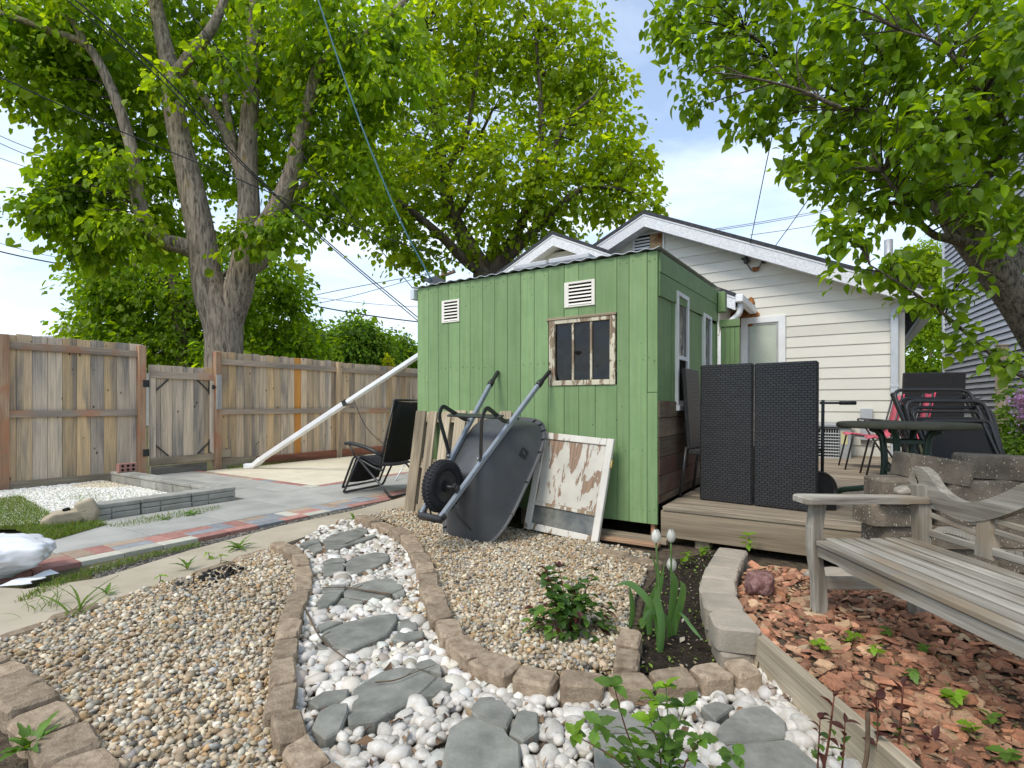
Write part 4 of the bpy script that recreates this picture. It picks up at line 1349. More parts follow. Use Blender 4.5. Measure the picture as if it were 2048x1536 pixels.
for k in range(3):
    mm = MB(); mm.box((wi[0] + pw * k + (0.01 if k else 0), 0.018, WZ0 + 0.042), (wi[0] + pw * (k + 1) - (0.01 if k < 2 else 0), 0.022, WZ1 - 0.035), 0)
    mm.build('pane', M_GLASS, w_o)
box('drip_cap', w_o, (WA0 - 0.02, -0.012, WZ1 - 0.002), (WA1 + 0.01, 0.006, WZ1 + 0.018), m_pallet('x'), 0.002)
# two louvred vents
for (u0, u1, v0, v1) in ((884, 919, 600, 645), (1129, 1190, 562, 613)):
    a0, a1 = FA(u0, 0), FA(u1, 0)
    am = (a0 + a1) / 2
    zt, zb = ZV((v0 + v0) / 2, am, 0) - 0.0, ZV(v1, am, 0)
    m = MB()
    fw = (a1 - a0) * 0.15
    m.box((a0, -0.008, zb), (a0 + fw, 0.004, zt), 0.002); m.box((a1 - fw * 0.7, -0.008, zb), (a1, 0.004, zt), 0.002)
    m.box((a0 + fw, -0.008, zt - 0.018), (a1 - fw * 0.7, 0.004, zt), 0.002); m.box((a0 + fw, -0.008, zb), (a1 - fw * 0.7, 0.004, zb + 0.016), 0.002)
    vt = m.build('vent', M_VENT, shed)
    n = 6
    hh = (zt - zb - 0.034) / n
    for i in range(n):
        z = zb + 0.016 + hh * i
        s = MB()
        s.add([(a0 + fw, -0.012, z), (a1 - fw * 0.7, -0.012, z), (a1 - fw * 0.7, 0.0, z + hh * 0.72), (a0 + fw, 0.0, z + hh * 0.72), (a0 + fw, -0.009, z), (a1 - fw * 0.7, -0.009, z), (a1 - fw * 0.7, 0.002, z + hh * 0.70), (a0 + fw, 0.002, z + hh * 0.70)], [(0, 1, 2, 3), (7, 6, 5, 4), (0, 4, 5, 1), (2, 6, 7, 3)])
        s.build('slat', M_VENT, vt)
    s = MB(); s.box((a0 + fw, -0.0035, zb + 0.016), (a1 - fw * 0.7, -0.0005, zt - 0.018)); s.build('backing', M_DARKIN, vt)
# corrugated roof
nx = 140
v, f = [], []
for i in range(nx + 1):
    a_ = SW - 0.06 + (0.022 - (SW - 0.06)) * i / nx
    wv = 0.0065 * math.sin(a_ * 2 * PI / 0.115) + 0.003 * math.sin(a_ * 9)
    for (b_, dz) in ((-0.025, 0.0), (SBK + 0.06, 0.065)):
        for th in (0.0, 0.004):
            v.append((a_, b_, 2.138 + dz + wv + th))
for i in range(nx):
    k = i * 4
    f += [(k + 1, k + 3, k + 7, k + 5), (k + 0, k + 4, k + 6, k + 2), (k + 0, k + 1, k + 5, k + 4), (k + 2, k + 6, k + 7, k + 3)]
fixn(ob('roof', v, f, M_METAL, shed, (0, 0, 0)))
box('end_flashing', shed, (SW - 0.055, -0.04, 2.02), (SW - 0.004, 0.05, 2.118), M_DSPOUT, 0.003)
box('gutter_end', shed, (0.016, SBK - 0.08, 1.95), (0.09, SBK + 0.02, 2.16), m_green(), 0.006)
# green privacy panel behind the shed corner
t = ything('privacy_panel', 'short green board screen joined to the back corner of the shed', 'screen', 0.2, SBK)
a1 = FA(1480, SBK + 0.02)
zt = ZV(640, a1, SBK)
n = 4
for i in range(n):
    box('board', t, (0.03 + (a1 - 0.03) * i / n + 0.002, SBK + 0.0, 0.29), (0.03 + (a1 - 0.03) * (i + 1) / n - 0.002, SBK + 0.02, zt), m_green(), 0.002)
box('cap', t, (0.02, SBK - 0.012, zt - 0.06), (a1 + 0.004, SBK - 0.001, zt + 0.014), m_green(), 0.003)
# things lying on the shed roof
for k, (u0, u1, v0, v1, b_) in enumerate(((1026, 1092, 521, 540, 0.25), (1096, 1178, 507, 528, 0.28))):
    a0, a1 = FA(u0, b_), FA(u1, b_)
    z1 = ZV((v0 + v1) / 2 - 6, (a0 + a1) / 2, b_)
    t = ything('roof_slab', ['left of two pale grey plastic boxes on the shed roof', 'right of two pale grey plastic boxes on the shed roof'][k], 'box', (a0 + a1) / 2, b_ + 0.2, 2.16, 'boxes on the shed roof')
    zt_ = ZV(v0 + 4, (a0 + a1) / 2, b_)
    box('body', t, (a0 + 0.02, b_ + 0.02, 2.155), (a1 - 0.02, b_ + 0.42, zt_ - 0.05), plain('pale_grey_plastic', (0.42, 0.43, 0.45), (0.50, 0.51, 0.53), 0.5, 4), 0.01)
    box('lid', t, (a0, b_, zt_ - 0.048), (a1, b_ + 0.44, zt_), MATS['pale_grey_plastic'], 0.012)
a_ = FA(866, 0.1)
t = ything('solar_panel', 'small dark solar lamp panel tilted on the left end of the shed roof', 'solar panel', a_, 0.12, 2.16)
v, f = cbox(0.15, 0.16, 0.014, 0.003)
fixn(ob('panel', v, f, M_BLKMET, t, (a_, 0.12, 2.215), (R(25), R(26), 0)))
box('bracket', t, (a_ - 0.012, 0.11, 2.15), (a_ + 0.012, 0.13, 2.21), M_BLKMET, 0.002)

# ================================================================== HOUSE with cream siding
HB = 5.48
house = ything('house', 'cream sided bungalow with white fascia and dark shingle roof', 'house', -1.87, HB)
AP, ZP, SL = -1.87, 4.36, 0.459
HA0, HA1 = -5.52, 1.781
wall = box('wall', house, (HA0 + 0.02, HB + 0.004, 0), (HA1 - 0.01, HB + 8.5, 2.42), M_SIDING, 0)
z = 0.08
while z < 4.15:
    z1 = z + 0.165
    def lim(zz):
        h = (ZP - 0.10 - zz) / SL
        return max(HA0, AP - h), min(HA1 - 0.09, AP + h)
    l0, r0 = lim(z); l1, r1 = lim(z1)
    if r1 - l1 < 0.1:
        break
    v = [(l0, HB - 0.020, z), (r0, HB - 0.020, z), (r1, HB - 0.005, z1 + 0.012), (l1, HB - 0.005, z1 + 0.012), (l0, HB + 0.004, z), (r0, HB + 0.004, z), (r1, HB + 0.004, z1 + 0.012), (l1, HB + 0.004, z1 + 0.012)]
    c = Vector(((l0 + r0) / 2, HB, z))
    fixn(ob('siding_plank', [Vector(p) - c for p in v], [(0, 1, 2, 3), (7, 6, 5, 4), (0, 4, 5, 1), (1, 5, 6, 2), (2, 6, 7, 3), (3, 7, 4, 0)], M_SIDING, house, c))
    z = z1
box('corner_trim', house, (HA1 - 0.088, HB - 0.03, 0.05), (HA1, HB + 0.06, 2.5), M_SIDING, 0.004)
def gable_roof(parent, ap, zp, sl, aL, aR, bF, bB, th, fas):
    def zr(a): return zp - sl * abs(a - ap)
    # two roof slabs
    rf = []
    for (x0, x1) in ((ap, aR), (aL, ap)):
        v = []
        for b_ in (bF, bB):
            for x in (x0, x1):
                v += [(x, b_, zr(x)), (x, b_, zr(x) - th)]
        rf.append(fixn(ob('roof', v, [(0, 2, 3, 1), (4, 5, 7, 6), (0, 4, 6, 2), (1, 3, 7, 5), (0, 1, 5, 4), (2, 6, 7, 3)], M_SHINGLE, parent, (0, 0, 0))))
        rf[-1].location = -BASE[parent.name]
    # shingle drip edge, white moulding, rake fascia, soffit
    for (x0, x1) in ((ap, aR), (aL, ap)):
        for (nm, d0, d1, q0, q1, mt) in (('moulding', th + 0.002, th + 0.028, bF + 0.008, bF + 0.035, M_WHITE), ('fascia', th + 0.030, th + 0.03 + fas, bF + 0.018, bF + 0.042, M_FASCIA), ('soffit', th + 0.03 + fas - 0.05, th + 0.03 + fas - 0.035, bF + 0.044, bF + 0.40, M_WHITE)):
            v = []
            for b_ in (q0, q1):
                for x in (x0, x1):
                    v += [(x, b_, zr(x) - d0), (x, b_, zr(x) - d1)]
            fo = fixn(ob(nm, v, [(0, 2, 3, 1), (4, 5, 7, 6), (0, 4, 6, 2), (1, 3, 7, 5), (0, 1, 5, 4), (2, 6, 7, 3)], mt, parent, (0, 0, 0)))
gable_roof(house, AP, ZP, SL, -5.95, 2.12, 5.10, 14.0, 0.06, 0.185)
# gable ends between wall top and roof
v = [(HA0, HB + 0.02, 2.42), (HA1, HB + 0.02, 2.42), (AP, HB + 0.02, ZP - 0.07)]
fixn(ob('gable_wall', v + [(x, y + 0.1, z_) for x, y, z_ in v], [(0, 1, 2), (5, 4, 3), (0, 3, 4, 1), (1, 4, 5, 2), (2, 5, 3, 0)], M_SIDING, house, (0, 0, 0)))
# gable vent, one half missing its louvre
a0, am, a1 = FA(1266, HB - 0.03), FA(1300, HB - 0.03), FA(1329, HB - 0.03)
zb, zt = 3.60, ZV(467, am, HB)
m = MB(); m.box((a0, HB - 0.045, zb), (a0 + 0.03, HB - 0.015, zt)); m.box((a1 - 0.03, HB - 0.045, zb), (a1, HB - 0.015, zt)); m.box((a0 + 0.03, HB - 0.045, zt - 0.025), (a1 - 0.03, HB - 0.015, zt)); m.box((a0 + 0.03, HB - 0.045, zb), (a1 - 0.03, HB - 0.015, zb + 0.02))
vt = m.build('gable_vent', M_WHITE, house)
n = 7
for i in range(n):
    z0 = zb + 0.03 + (zt - zb - 0.07) * i / n
    hh = (zt - zb - 0.07) / n
    s = MB(); s.add([(a0 + 0.03, HB - 0.05, z0), (am, HB - 0.05, z0), (am, HB - 0.025, z0 + hh * 0.75), (a0 + 0.03, HB - 0.025, z0 + hh * 0.75), (a0 + 0.03, HB - 0.045, z0 - 0.004), (am, HB - 0.045, z0 - 0.004), (am, HB - 0.02, z0 + hh * 0.7), (a0 + 0.03, HB - 0.02, z0 + hh * 0.7)], [(0, 1, 2, 3), (7, 6, 5, 4), (0, 4, 5, 1), (2, 6, 7, 3)])
    s.build('slat', M_WHITE, vt)
s = MB(); s.box((a0 + 0.03, HB - 0.03, zb + 0.02), (am, HB - 0.022, zt - 0.025)); s.build('backing', M_DARKIN, vt)
s = MB(); s.box((am + 0.004, HB - 0.036, zb + 0.02), (a1 - 0.03, HB - 0.022, zt - 0.025)); s.build('bare_plywood', plain('rusty_plywood', (0.16, 0.055, 0.02), (0.50, 0.36, 0.20), 0.9, 3.0, 0.15, lo=0.42, hi=0.58), vt)
# back window with a pale curtain
a0, a1 = FA(1482, HB - 0.05), FA(1571, HB - 0.05)
zt = ZV(634, (a0 + a1) / 2, HB); zb = ZV(742, (a0 + a1) / 2, HB) - 0.15
m = MB(); tw = 0.10
m.box((a0, HB - 0.06, zb), (a0 + tw, HB - 0.012, zt), 0.004); m.box((a1 - tw, HB - 0.06, zb), (a1, HB - 0.012, zt), 0.004)
m.box((a0 + tw, HB - 0.06, zt - tw), (a1 - tw, HB - 0.012, zt), 0.004); m.box((a0 + tw, HB - 0.065, zb), (a1 - tw, HB - 0.012, zb + 0.07), 0.004)
w_o = m.build('window', M_WHITE, house)
m = MB(); i0, i1 = a0 + tw, a1 - tw
m.box((i0, HB - 0.045, zb + 0.07), (i0 + 0.03, HB - 0.022, zt - tw), 0.002); m.box((i1 - 0.03, HB - 0.045, zb + 0.07), (i1, HB - 0.022, zt - tw), 0.002); m.box((i0 + 0.03, HB - 0.045, zt - tw - 0.03), (i1 - 0.03, HB - 0.022, zt - tw), 0.002)
m.build('sash', plain('grey_sash', (0.36, 0.37, 0.36), (0.44, 0.45, 0.44), 0.5, 6), w_o)
m = MB(); m.box((i0 + 0.03, HB - 0.034, zb + 0.07), (i1 - 0.03, HB - 0.026, zt - tw - 0.03)); m.build('pane', M_CURTAIN, w_o)
# downspout at the right corner
ad = FA(1789, HB - 0.08)
ze = ZV(630, ad, HB)
m = MB(); m.box((ad - 0.045, HB - 0.115, 0.25), (ad + 0.045, HB - 0.025, ze - 0.04), 0.008)
m.add(*tube_geo(round_path([(ad, HB - 0.07, ze - 0.05), (ad, HB - 0.07, ze + 0.06), (ad + 0.30, HB - 0.1, ze + 0.17), (ad + 0.38, HB - 0.1, ze + 0.17)], 0.07), 0.05, 4))
dsp = m.build('downspout', M_DSPOUT, house)
mm = MB(); mm.box((ad - 0.052, HB - 0.12, 1.25), (ad + 0.052, HB - 0.022, 1.29), 0.003); mm.build('joint_collar', M_DSPOUT, dsp)
m = MB(); m.box((2.02, 5.10, 2.27), (2.13, 14.0, 2.38), 0.01); m.build('gutter', M_WHITE, house)
# service drop insulators under the eave
for k, (u, v) in enumerate(((1492, 522), (1528, 522))):
    a_ = FA(u, HB - 0.05); z_ = ZV(v, a_, HB)
    m = MB(); m.box((a_ - 0.03, HB - 0.10, z_ - 0.05), (a_ + 0.03, HB - 0.02, z_ + 0.05), 0.01); m.tube([(a_ - 0.06, HB - 0.08, z_ + 0.03), (a_ + 0.06, HB - 0.08, z_ - 0.03)], 0.02)
    m.build('insulator', M_BLKMET, house)
a_, b_ = FA(1492, HB - 0.05), FA(1528, HB - 0.05)
zi = ZV(522, a_, HB)
tube('service_cable', house, smooth_path([(a_, HB - 0.06, zi), (a_ + 0.06, HB - 0.05, zi - 0.14), ((a_ + b_) / 2, HB - 0.05, zi - 0.19), (b_ - 0.06, HB - 0.05, zi - 0.12), (b_, HB - 0.06, zi)]), 0.008, M_WIRE, 6)
box('cable_box', house, ((a_ + b_) / 2 - 0.04, HB - 0.07, zi - 0.19), ((a_ + b_) / 2 + 0.05, HB - 0.02, zi - 0.13), M_FOAM, 0.006)
a_ = FA(1733, HB - 0.04)
box('meter_box', house, (a_ - 0.075, HB - 0.09, ZV(880, a_, HB)), (a_ + 0.075, HB - 0.022, ZV(817, a_, HB)), plain('grey_box', (0.40, 0.42, 0.44), (0.46, 0.48, 0.5), 0.5, 5), 0.006)
p = YW(FA(1777, 8.0), 8.0)
zp_ = ZV(480, FA(1777, 8.0), 8.0)
tube('vent_pipe', house, [(FA(1777, 8.0), 8.0, 2.5), (FA(1777, 8.0), 8.0, zp_)], 0.07, M_METAL, 12)
# gabled porch in front of the main wall
porch = ything('house_porch', 'smaller cream gabled back porch of the bungalow behind the shed', 'porch', -3.19, 4.5)
gable_roof(porch, -3.19, 4.0, 0.475, -6.16, -0.24, 4.25, 5.47, 0.055, 0.16)
box('wall', porch, (-5.9, 4.56, 0), (-0.52, 5.45, 2.55), M_SIDING, 0)
z = 0.9
while z < 3.8:
    z1 = z + 0.165
    h0 = min(2.68, (4.0 - 0.12 - z) / 0.475); h1 = min(2.68, (4.0 - 0.12 - z1) / 0.475)
    if h1 < 0.08: break
    v = [(-3.19 - h0, 4.53, z), (-3.19 + h0, 4.53, z), (-3.19 + h1, 4.545, z1 + 0.01), (-3.19 - h1, 4.545, z1 + 0.01), (-3.19 - h0, 4.558, z), (-3.19 + h0, 4.558, z), (-3.19 + h1, 4.558, z1 + 0.01), (-3.19 - h1, 4.558, z1 + 0.01)]
    fixn(ob('siding_plank', v, [(0, 1, 2, 3), (7, 6, 5, 4), (0, 4, 5, 1), (1, 5, 6, 2), (2, 6, 7, 3), (3, 7, 4, 0)], M_SIDING, porch, (0, 0, 0)))
    z = z1
m = MB(); m.box((-0.235, 4.24, 2.46), (-0.13, 5.44, 2.57), 0.012); gt = m.build('gutter', M_WHITE, porch)
m = MB(); m.add(*tube_geo(round_path([(-0.19, 4.36, 2.46), (-0.19, 4.36, 2.32), (-0.42, 4.42, 2.14), (-0.47, 4.44, 1.95), (-0.47, 4.44, 0.3)], 0.1), 0.042, 8)); m.build('downpipe', M_WHITE, porch, True)
p = (-0.19, 5.36, 2.40)
for k, (fa, fb, fz, sx, sz) in enumerate(((-0.16, 5.40, 2.42, 0.07, 0.13), (-0.20, 5.40, 2.30, 0.13, 0.09), (-0.33, 5.42, 2.25, 0.10, 0.10), (-0.45, 5.42, 2.27, 0.11, 0.08), (-0.27, 5.42, 2.18, 0.12, 0.06), (-0.12, 5.42, 2.48, 0.035, 0.07))):
    lumpy('foam_patch', porch, (fa - 0.07, 5.452, fz + 0.15), (sx, 0.022, sz * 0.9), M_FOAM, 3 + k, 0.6, 4)

# AC condenser by the wall
a0, a1 = FA(1636, 4.75), FA(1706, 4.75)
t = ything('air_conditioner', 'grey outdoor air conditioner unit beside the cream house wall', 'air conditioner', (a0 + a1) / 2, 5.0)
zt = ZV(848, (a0 + a1) / 2, 4.75)
m_ac = plain('ac_grey', (0.30, 0.32, 0.33), (0.36, 0.38, 0.39), 0.5, 6)
box('case', t, (a0 - 0.35, 4.78, 0.0), (a1 - 0.02, 5.36, zt - 0.05), m_ac, 0.01)
box('lid', t, (a0 - 0.38, 4.745, zt - 0.045), (a1 + 0.01, 5.40, zt), m_ac, 0.012)
n = 13
for i in range(n):
    z0 = 0.10 + (zt - 0.2) * i / n
    box('grille_bar', t, (a0 - 0.34, 4.752, z0), (a0 + (a1 - a0) * 0.62, 4.776, z0 + 0.016), plain('ac_bar', (0.42, 0.44, 0.45), (0.48, 0.5, 0.51), 0.45, 6), 0.002)
m = MB()
k = a0 - 0.33
while k < a0 + (a1 - a0) * 0.62:
    m.box((k, 4.768, 0.08), (k + 0.006, 4.779, zt - 0.08)); k += 0.03
m.build('grille_wires', MATS['ac_bar'], t)
box('backing', t, (a0 - 0.345, 4.7785, 0.08), (a0 + (a1 - a0) * 0.62, 4.7795, zt - 0.07), M_DARKIN, 0)
box('label_plate', t, (a0 + (a1 - a0) * 0.66, 4.772, zt * 0.62), (a1 - 0.06, 4.779, zt * 0.86), plain('yellow_label', (0.62, 0.58, 0.32), (0.66, 0.62, 0.36), 0.6, 4), 0.001)

# ================================================================== DECK
deck = ything('wood_deck', 'weathered wooden deck between shed, house and bench', 'deck', 0.03, 0)
DZ = 0.27
DA1 = 3.9
bcur = 0.0
i = 0
while bcur < 5.3:
    a0 = 0.035 if bcur < SBK + 0.03 else -0.4
    box('deck_board', deck, (a0, bcur + 0.003, DZ - 0.035), (DA1, bcur + 0.137, DZ + random.uniform(-0.002, 0.002)), m_deck(), 0.004)
    bcur += 0.14
box('skirt_board', deck, (0.02, 0.012, 0.045), (DA1, 0.048, DZ - 0.036), m_skirt(), 0.003)
box('joist', deck, (0.02, 0.30, -0.02), (DA1, 0.34, 0.22), m_skirt(), 0.003)
for a_ in (0.25, 1.5, 2.7):
    box('pier', deck, (a_, 0.06, -0.03), (a_ + 0.1, 0.16, 0.2), m_skirt('z'), 0.003)
t = ything('scrap_timber', 'pair of loose planks on the gravel below the shed corner', 'plank', -0.2, -0.07)
v0 = (FA(1195, -0.10), -0.10); v1 = (FA(1330, -0.12), -0.12)
bar('plank', t, (v0[0], -0.06, 0.035), (v1[0], -0.05, 0.03), 0.09, 0.035, m_skirt('z'))
bar('plank', t, (v0[0] + 0.05, -0.16, 0.022), (v1[0] - 0.03, -0.15, 0.02), 0.07, 0.025, m_post('z'))

# ================================================================== NEIGHBOUR HOUSE with grey vinyl
NX, NY = (1887 - 1024) / F * 11.0, 11.0
nb = thing('neighbour_house', 'tall neighbour house clad in grey vinyl siding beyond the wire fence', 'house', (NX, NY, 0), math.atan2(-0.909, -0.416))
NL = 9.5
box('wall', nb, (0.02, 0.03, 0), (NL, 5.0, 6.2), M_NDARK, 0)
zz = 0.35
while zz < 6.1:
    v = [(0.09, -0.012, zz), (NL, -0.012, zz), (NL, 0.012, zz + 0.093), (0.09, 0.012, zz + 0.093), (0.09, 0.028, zz), (NL, 0.028, zz), (NL, 0.028, zz + 0.093), (0.09, 0.028, zz + 0.093)]
    c = Vector((NL / 2, 0, zz))
    fixn(ob('siding_plank', [Vector(p) - c for p in v], [(0, 1, 2, 3), (7, 6, 5, 4), (0, 4, 5, 1), (1, 5, 6, 2), (2, 6, 7, 3), (3, 7, 4, 0)], M_NSIDE, nb, c))
    zz += 0.105
box('corner_trim', nb, (-0.02, -0.02, 0), (0.088, 0.10, 6.2), M_WHITE, 0.004)
box('concrete_base', nb, (0.0, -0.004, 0), (NL, 0.029, 0.345), M_CONC, 0)
fr = MB(); fr.box((-0.10, 0.02, 1.2), (-0.06, 0.5, 2.9)); fr.box((-0.06, 0.02, 2.82), (-0.022, 0.5, 2.9)); fr.box((-0.06, 0.02, 1.2), (-0.022, 0.5, 1.28))
wn_ = fr.build('window', M_WHITE, nb)
mm = MB(); mm.box((-0.055, -0.015, 1.28), (-0.024, 0.45, 2.02)); mm.build('pane', M_GLASS, wn_)
mm = MB(); mm.box((-0.055, -0.015, 2.06), (-0.024, 0.45, 2.82)); mm.build('pane', M_GLASS, wn_)
rv = []
for x in (-0.4, NL):
    rv += [(x, -0.45, 6.15), (x, 2.5, 7.6), (x, 5.4, 6.15), (x, -0.45, 6.05), (x, 2.5, 7.5), (x, 5.4, 6.05)]
fixn(ob('roof', rv, [(0, 1, 7, 6), (1, 2, 8, 7), (3, 9, 10, 4), (4, 10, 11, 5), (0, 6, 9, 3), (2, 5, 11, 8), (0, 3, 4, 1), (1, 4, 5, 2), (6, 7, 10, 9), (7, 8, 11, 10)], M_SHINGLE, nb, (0, 0, 0)))

# chain-link fence with a wooden post
cx0, cy0 = (1902 - 1024) / F * 10.2, 10.2
dirv = Vector((-0.30, -0.954, 0))
t = thing('wire_fence', 'galvanised chain link fence in front of the grey neighbour house', 'fence', (cx0, cy0, 0), math.atan2(dirv.y, dirv.x))
Lf, Hf = 6.5, 1.12
mw = MB()
d = 0.065
k = -Hf
while k < Lf:
    for s in (1, -1):
        x0, x1 = (k, k + Hf) if s > 0 else (k + Hf, k)
        p0, p1 = Vector((x0, 0.004 * s, 0.02)), Vector((x1, 0.004 * s, Hf))
        if 0 <= min(x0, x1) and max(x0, x1) <= Lf:
            mw.bar(p0, p1, 0.004, 0.004)
    k += d
mw.build('wire_mesh', M_METAL, t)
tube('top_rail', t, [(0, 0, Hf), (Lf, 0, Hf)], 0.02, M_METAL, 8)
for x in (0.05, Lf - 0.05):
    tube('post', t, [(x, 0.03, -0.05), (x, 0.03, Hf + 0.05)], 0.025, M_METAL, 8)
wp = At(2003, 800, 7.6)
t = wthing('wood_post', 'tall slim grey wooden post at the wire fence', 'post', wp.x, wp.y)
box('post', t, (wp.x - 0.05, wp.y - 0.05, -0.05), (wp.x + 0.05, wp.y + 0.05, 1.84), wood('grey_post', [(0.40, 0.34, 0.26), (0.32, 0.27, 0.2), (0.24, 0.2, 0.15)], 'z'), 0.004)
box('cap', t, (wp.x - 0.058, wp.y - 0.058, 1.842), (wp.x + 0.058, wp.y + 0.058, 1.865), MATS[('grey_post', 'z')], 0.004)

# far houses over the left fence
def far_house(label, x, y, w, d, hw, hr, rz, gmat):
    t = thing('far_house', label, 'house', (x, y, 0), rz)
    box('wall', t, (-w / 2, -d / 2, 0), (w / 2, d / 2, hw), gmat, 0)
    e = 0.4
    v = []
    for xx in (-w / 2 - e, w / 2 + e):
        v += [(xx, -d / 2 - e, hw - 0.15), (xx, 0, hr), (xx, d / 2 + e, hw - 0.15), (xx, -d / 2 - e, hw - 0.32), (xx, 0, hr - 0.17), (xx, d / 2 + e, hw - 0.32)]
    fixn(ob('roof', v, [(0, 1, 7, 6), (1, 2, 8, 7), (3, 9, 10, 4), (4, 10, 11, 5), (0, 6, 9, 3), (2, 5, 11, 8), (0, 3, 4, 1), (1, 4, 5, 2), (6, 7, 10, 9), (7, 8, 11, 10)], M_GREYROOF, t, (0, 0, 0)))
    gv = []
    for xx in (-w / 2, w / 2):
        gv += [(xx, -d / 2, hw - 0.01), (xx, d / 2, hw - 0.01), (xx, 0, hr - 0.2)]
    fixn(ob('gable', gv, [(0, 1, 2), (5, 4, 3), (0, 3, 4, 1), (1, 4, 5, 2), (2, 5, 3, 0)], gmat, t, (0, 0, 0)))
    return t
p = At(30, 660, 27.0)
far_house('far house with long grey shingle roof over the left fence', p.x - 4, 27 + 3, 13, 7, 3.0, 4.85, R(-6), M_SIDING)
p = At(150, 650, 24.0)
t = far_house('far house with small peaked pale gable beside the left tree', p.x + 1.2, 24 + 2.6, 5.4, 3.0, 3.6, 4.75, R(38), plain('pale_blue_siding', (0.55, 0.55, 0.5), (0.62, 0.62, 0.57), 0.6, 3))

# ================================================================== WHEELBARROW (leaning nose down, underside to the camera)
RW = Matrix(((-0.4206, -0.827, 0.373), (-0.589, 0.5616, 0.5811), (-0.6901, 0.0247, -0.7233)))
wb = thing('wheelbarrow', 'charcoal plastic wheelbarrow tipped nose down against the green shed', 'wheelbarrow', (-0.233, 4.018, 0.766))
wb.rotation_euler = RW.to_euler()
def wid(x): return 0.259 + (0.085 - 0.259) * (x + 0.75) / 1.5
for s in (-1, 1):
    bar('rail', wb, (-0.62, s * wid(-0.62), 0.004), (0.755, s * wid(0.755), 0.0), 0.032, 0.04, M_STEEL, bev=0.006)
    tube('grip', wb, [(-0.57, s * wid(-0.57), 0.003), (-0.60, s * wid(-0.6), 0.003), (-0.625, s * wid(-0.625), 0.006), (-0.65, s * wid(-0.65), 0.008), (-0.76, s * wid(-0.76), 0.014), (-0.768, s * wid(-0.77), 0.014)], [0.026, 0.027, 0.024, 0.0175, 0.0175, 0.012], M_BLACK, 12)
    m = MB()
    y0 = s * wid(0.06)
    path = round_path([(0.262, s * (wid(0.25) + 0.004), -0.03), (0.225, s * (wid(0.25) + 0.006), -0.045), (0.085, s * (wid(0.05) + 0.032), -0.285), (0.0, s * (wid(0.0) + 0.034), -0.315), (-0.105, s * (wid(-0.1) + 0.006), -0.06), (-0.14, s * (wid(-0.12) + 0.004), -0.028)], 0.075, 6)
    for i in range(len(path) - 1):
        m.bar(path[i], path[i + 1] + (path[i + 1] - path[i]).normalized() * 0.004, 0.030, 0.010, up=(0, 1, 0))
    lg = m.build('leg', M_BLKMET, wb)
    for (bx, bz) in ((0.25, -0.036), (-0.128, -0.034)):
        v, f = tube_geo([(bx, s * (wid(bx)), bz - 0.012), (bx, s * wid(bx), bz + 0.006)], 0.011, 6)
        b_ = MB(); b_.add(v, f); b_.build('bolt', M_BOLT, wb)
bar('cross_brace', wb, (-0.045, -0.245, -0.17), (-0.045, 0.245, -0.17), 0.07, 0.012, M_BLKMET, up=(0.5, 0, 1))
m = MB(); m.box((0.735, -0.105, -0.022), (0.775, 0.105, 0.03), 0.008); m.box((0.715, -0.115, -0.018), (0.745, -0.06, 0.026), 0.004); m.box((0.715, 0.06, -0.018), (0.745, 0.115, 0.026), 0.004)
m.build('nose_guard', M_BLKMET, wb)
# wheel
WC = Vector((0.531, 0, -0.055))
prof = [(0.108, 0.036), (0.130, 0.044), (0.158, 0.043), (0.176, 0.030), (0.181, 0.0), (0.176, -0.030), (0.158, -0.043), (0.130, -0.044), (0.108, -0.036), (0.112, 0.0)]
def lathe_y(prof, n=36, c=WC):
    v, f = [], []
    k = len(prof)
    for i in range(n):
        a = 2 * PI * i / n
        for r_, y_ in prof:
            v.append((c.x + r_ * math.cos(a), c.y + y_, c.z + r_ * math.sin(a)))
    for i in range(n):
        i2 = (i + 1) % n
        for j in range(k):
            j2 = (j + 1) % k
            f.append((i * k + j, i * k + j2, i2 * k + j2, i2 * k + j))
    return v, f
v, f = lathe_y(prof)
m = MB(); m.add(v, f)
for i in range(44):
    a = 2 * PI * i / 44
    for s in (-1, 1):
        p = WC + Vector((0.178 * math.cos(a + 0.05 * s), s * 0.018, 0.178 * math.sin(a + 0.05 * s)))
        q_ = Matrix.Rotation(-a, 3, 'Y')
        v2, f2 = cbox(0.012, 0.026, 0.011, 0.002)
        m.add(v2, f2, q_, p)
wheel = m.build('wheel', M_RUBBER, wb, True, WC)
v, f = lathe_y([(0.03, 0.034), (0.06, 0.022), (0.095, 0.028), (0.109, 0.036), (0.109, -0.036), (0.095, -0.028), (0.06, -0.022), (0.03, -0.034)])
rm = MB(); rm.add(v, f); rm.build('rim', M_BLKMET, wheel, True)
rm = MB(); rm.tube([WC + Vector((0, -0.04, 0)), WC + Vector((0, 0.04, 0))], 0.032, 14); rm.build('hub', M_BLACK, wheel)
tube('axle', wb, [WC + Vector((0, -0.125, 0)), WC + Vector((0, 0.125, 0))], 0.0125, M_BLKMET, 10)
for s in (-1, 1):
    m = MB(); m.box((WC.x - 0.02, s * 0.111 - 0.012, -0.085), (WC.x + 0.02, s * 0.111 + 0.012, -0.02), 0.004)
    m.tube([(WC.x, s * 0.10, WC.z), (WC.x, s * 0.14, WC.z)], 0.018, 8)
    m.build('axle_bracket', M_BLKMET, wb)
    tube('tray_strut', wb, [(0.60, s * wid(0.6), 0.0), (0.655, s * 0.13, 0.10), (0.66, s * 0.17, 0.235)], 0.007, M_BLKMET, 8)
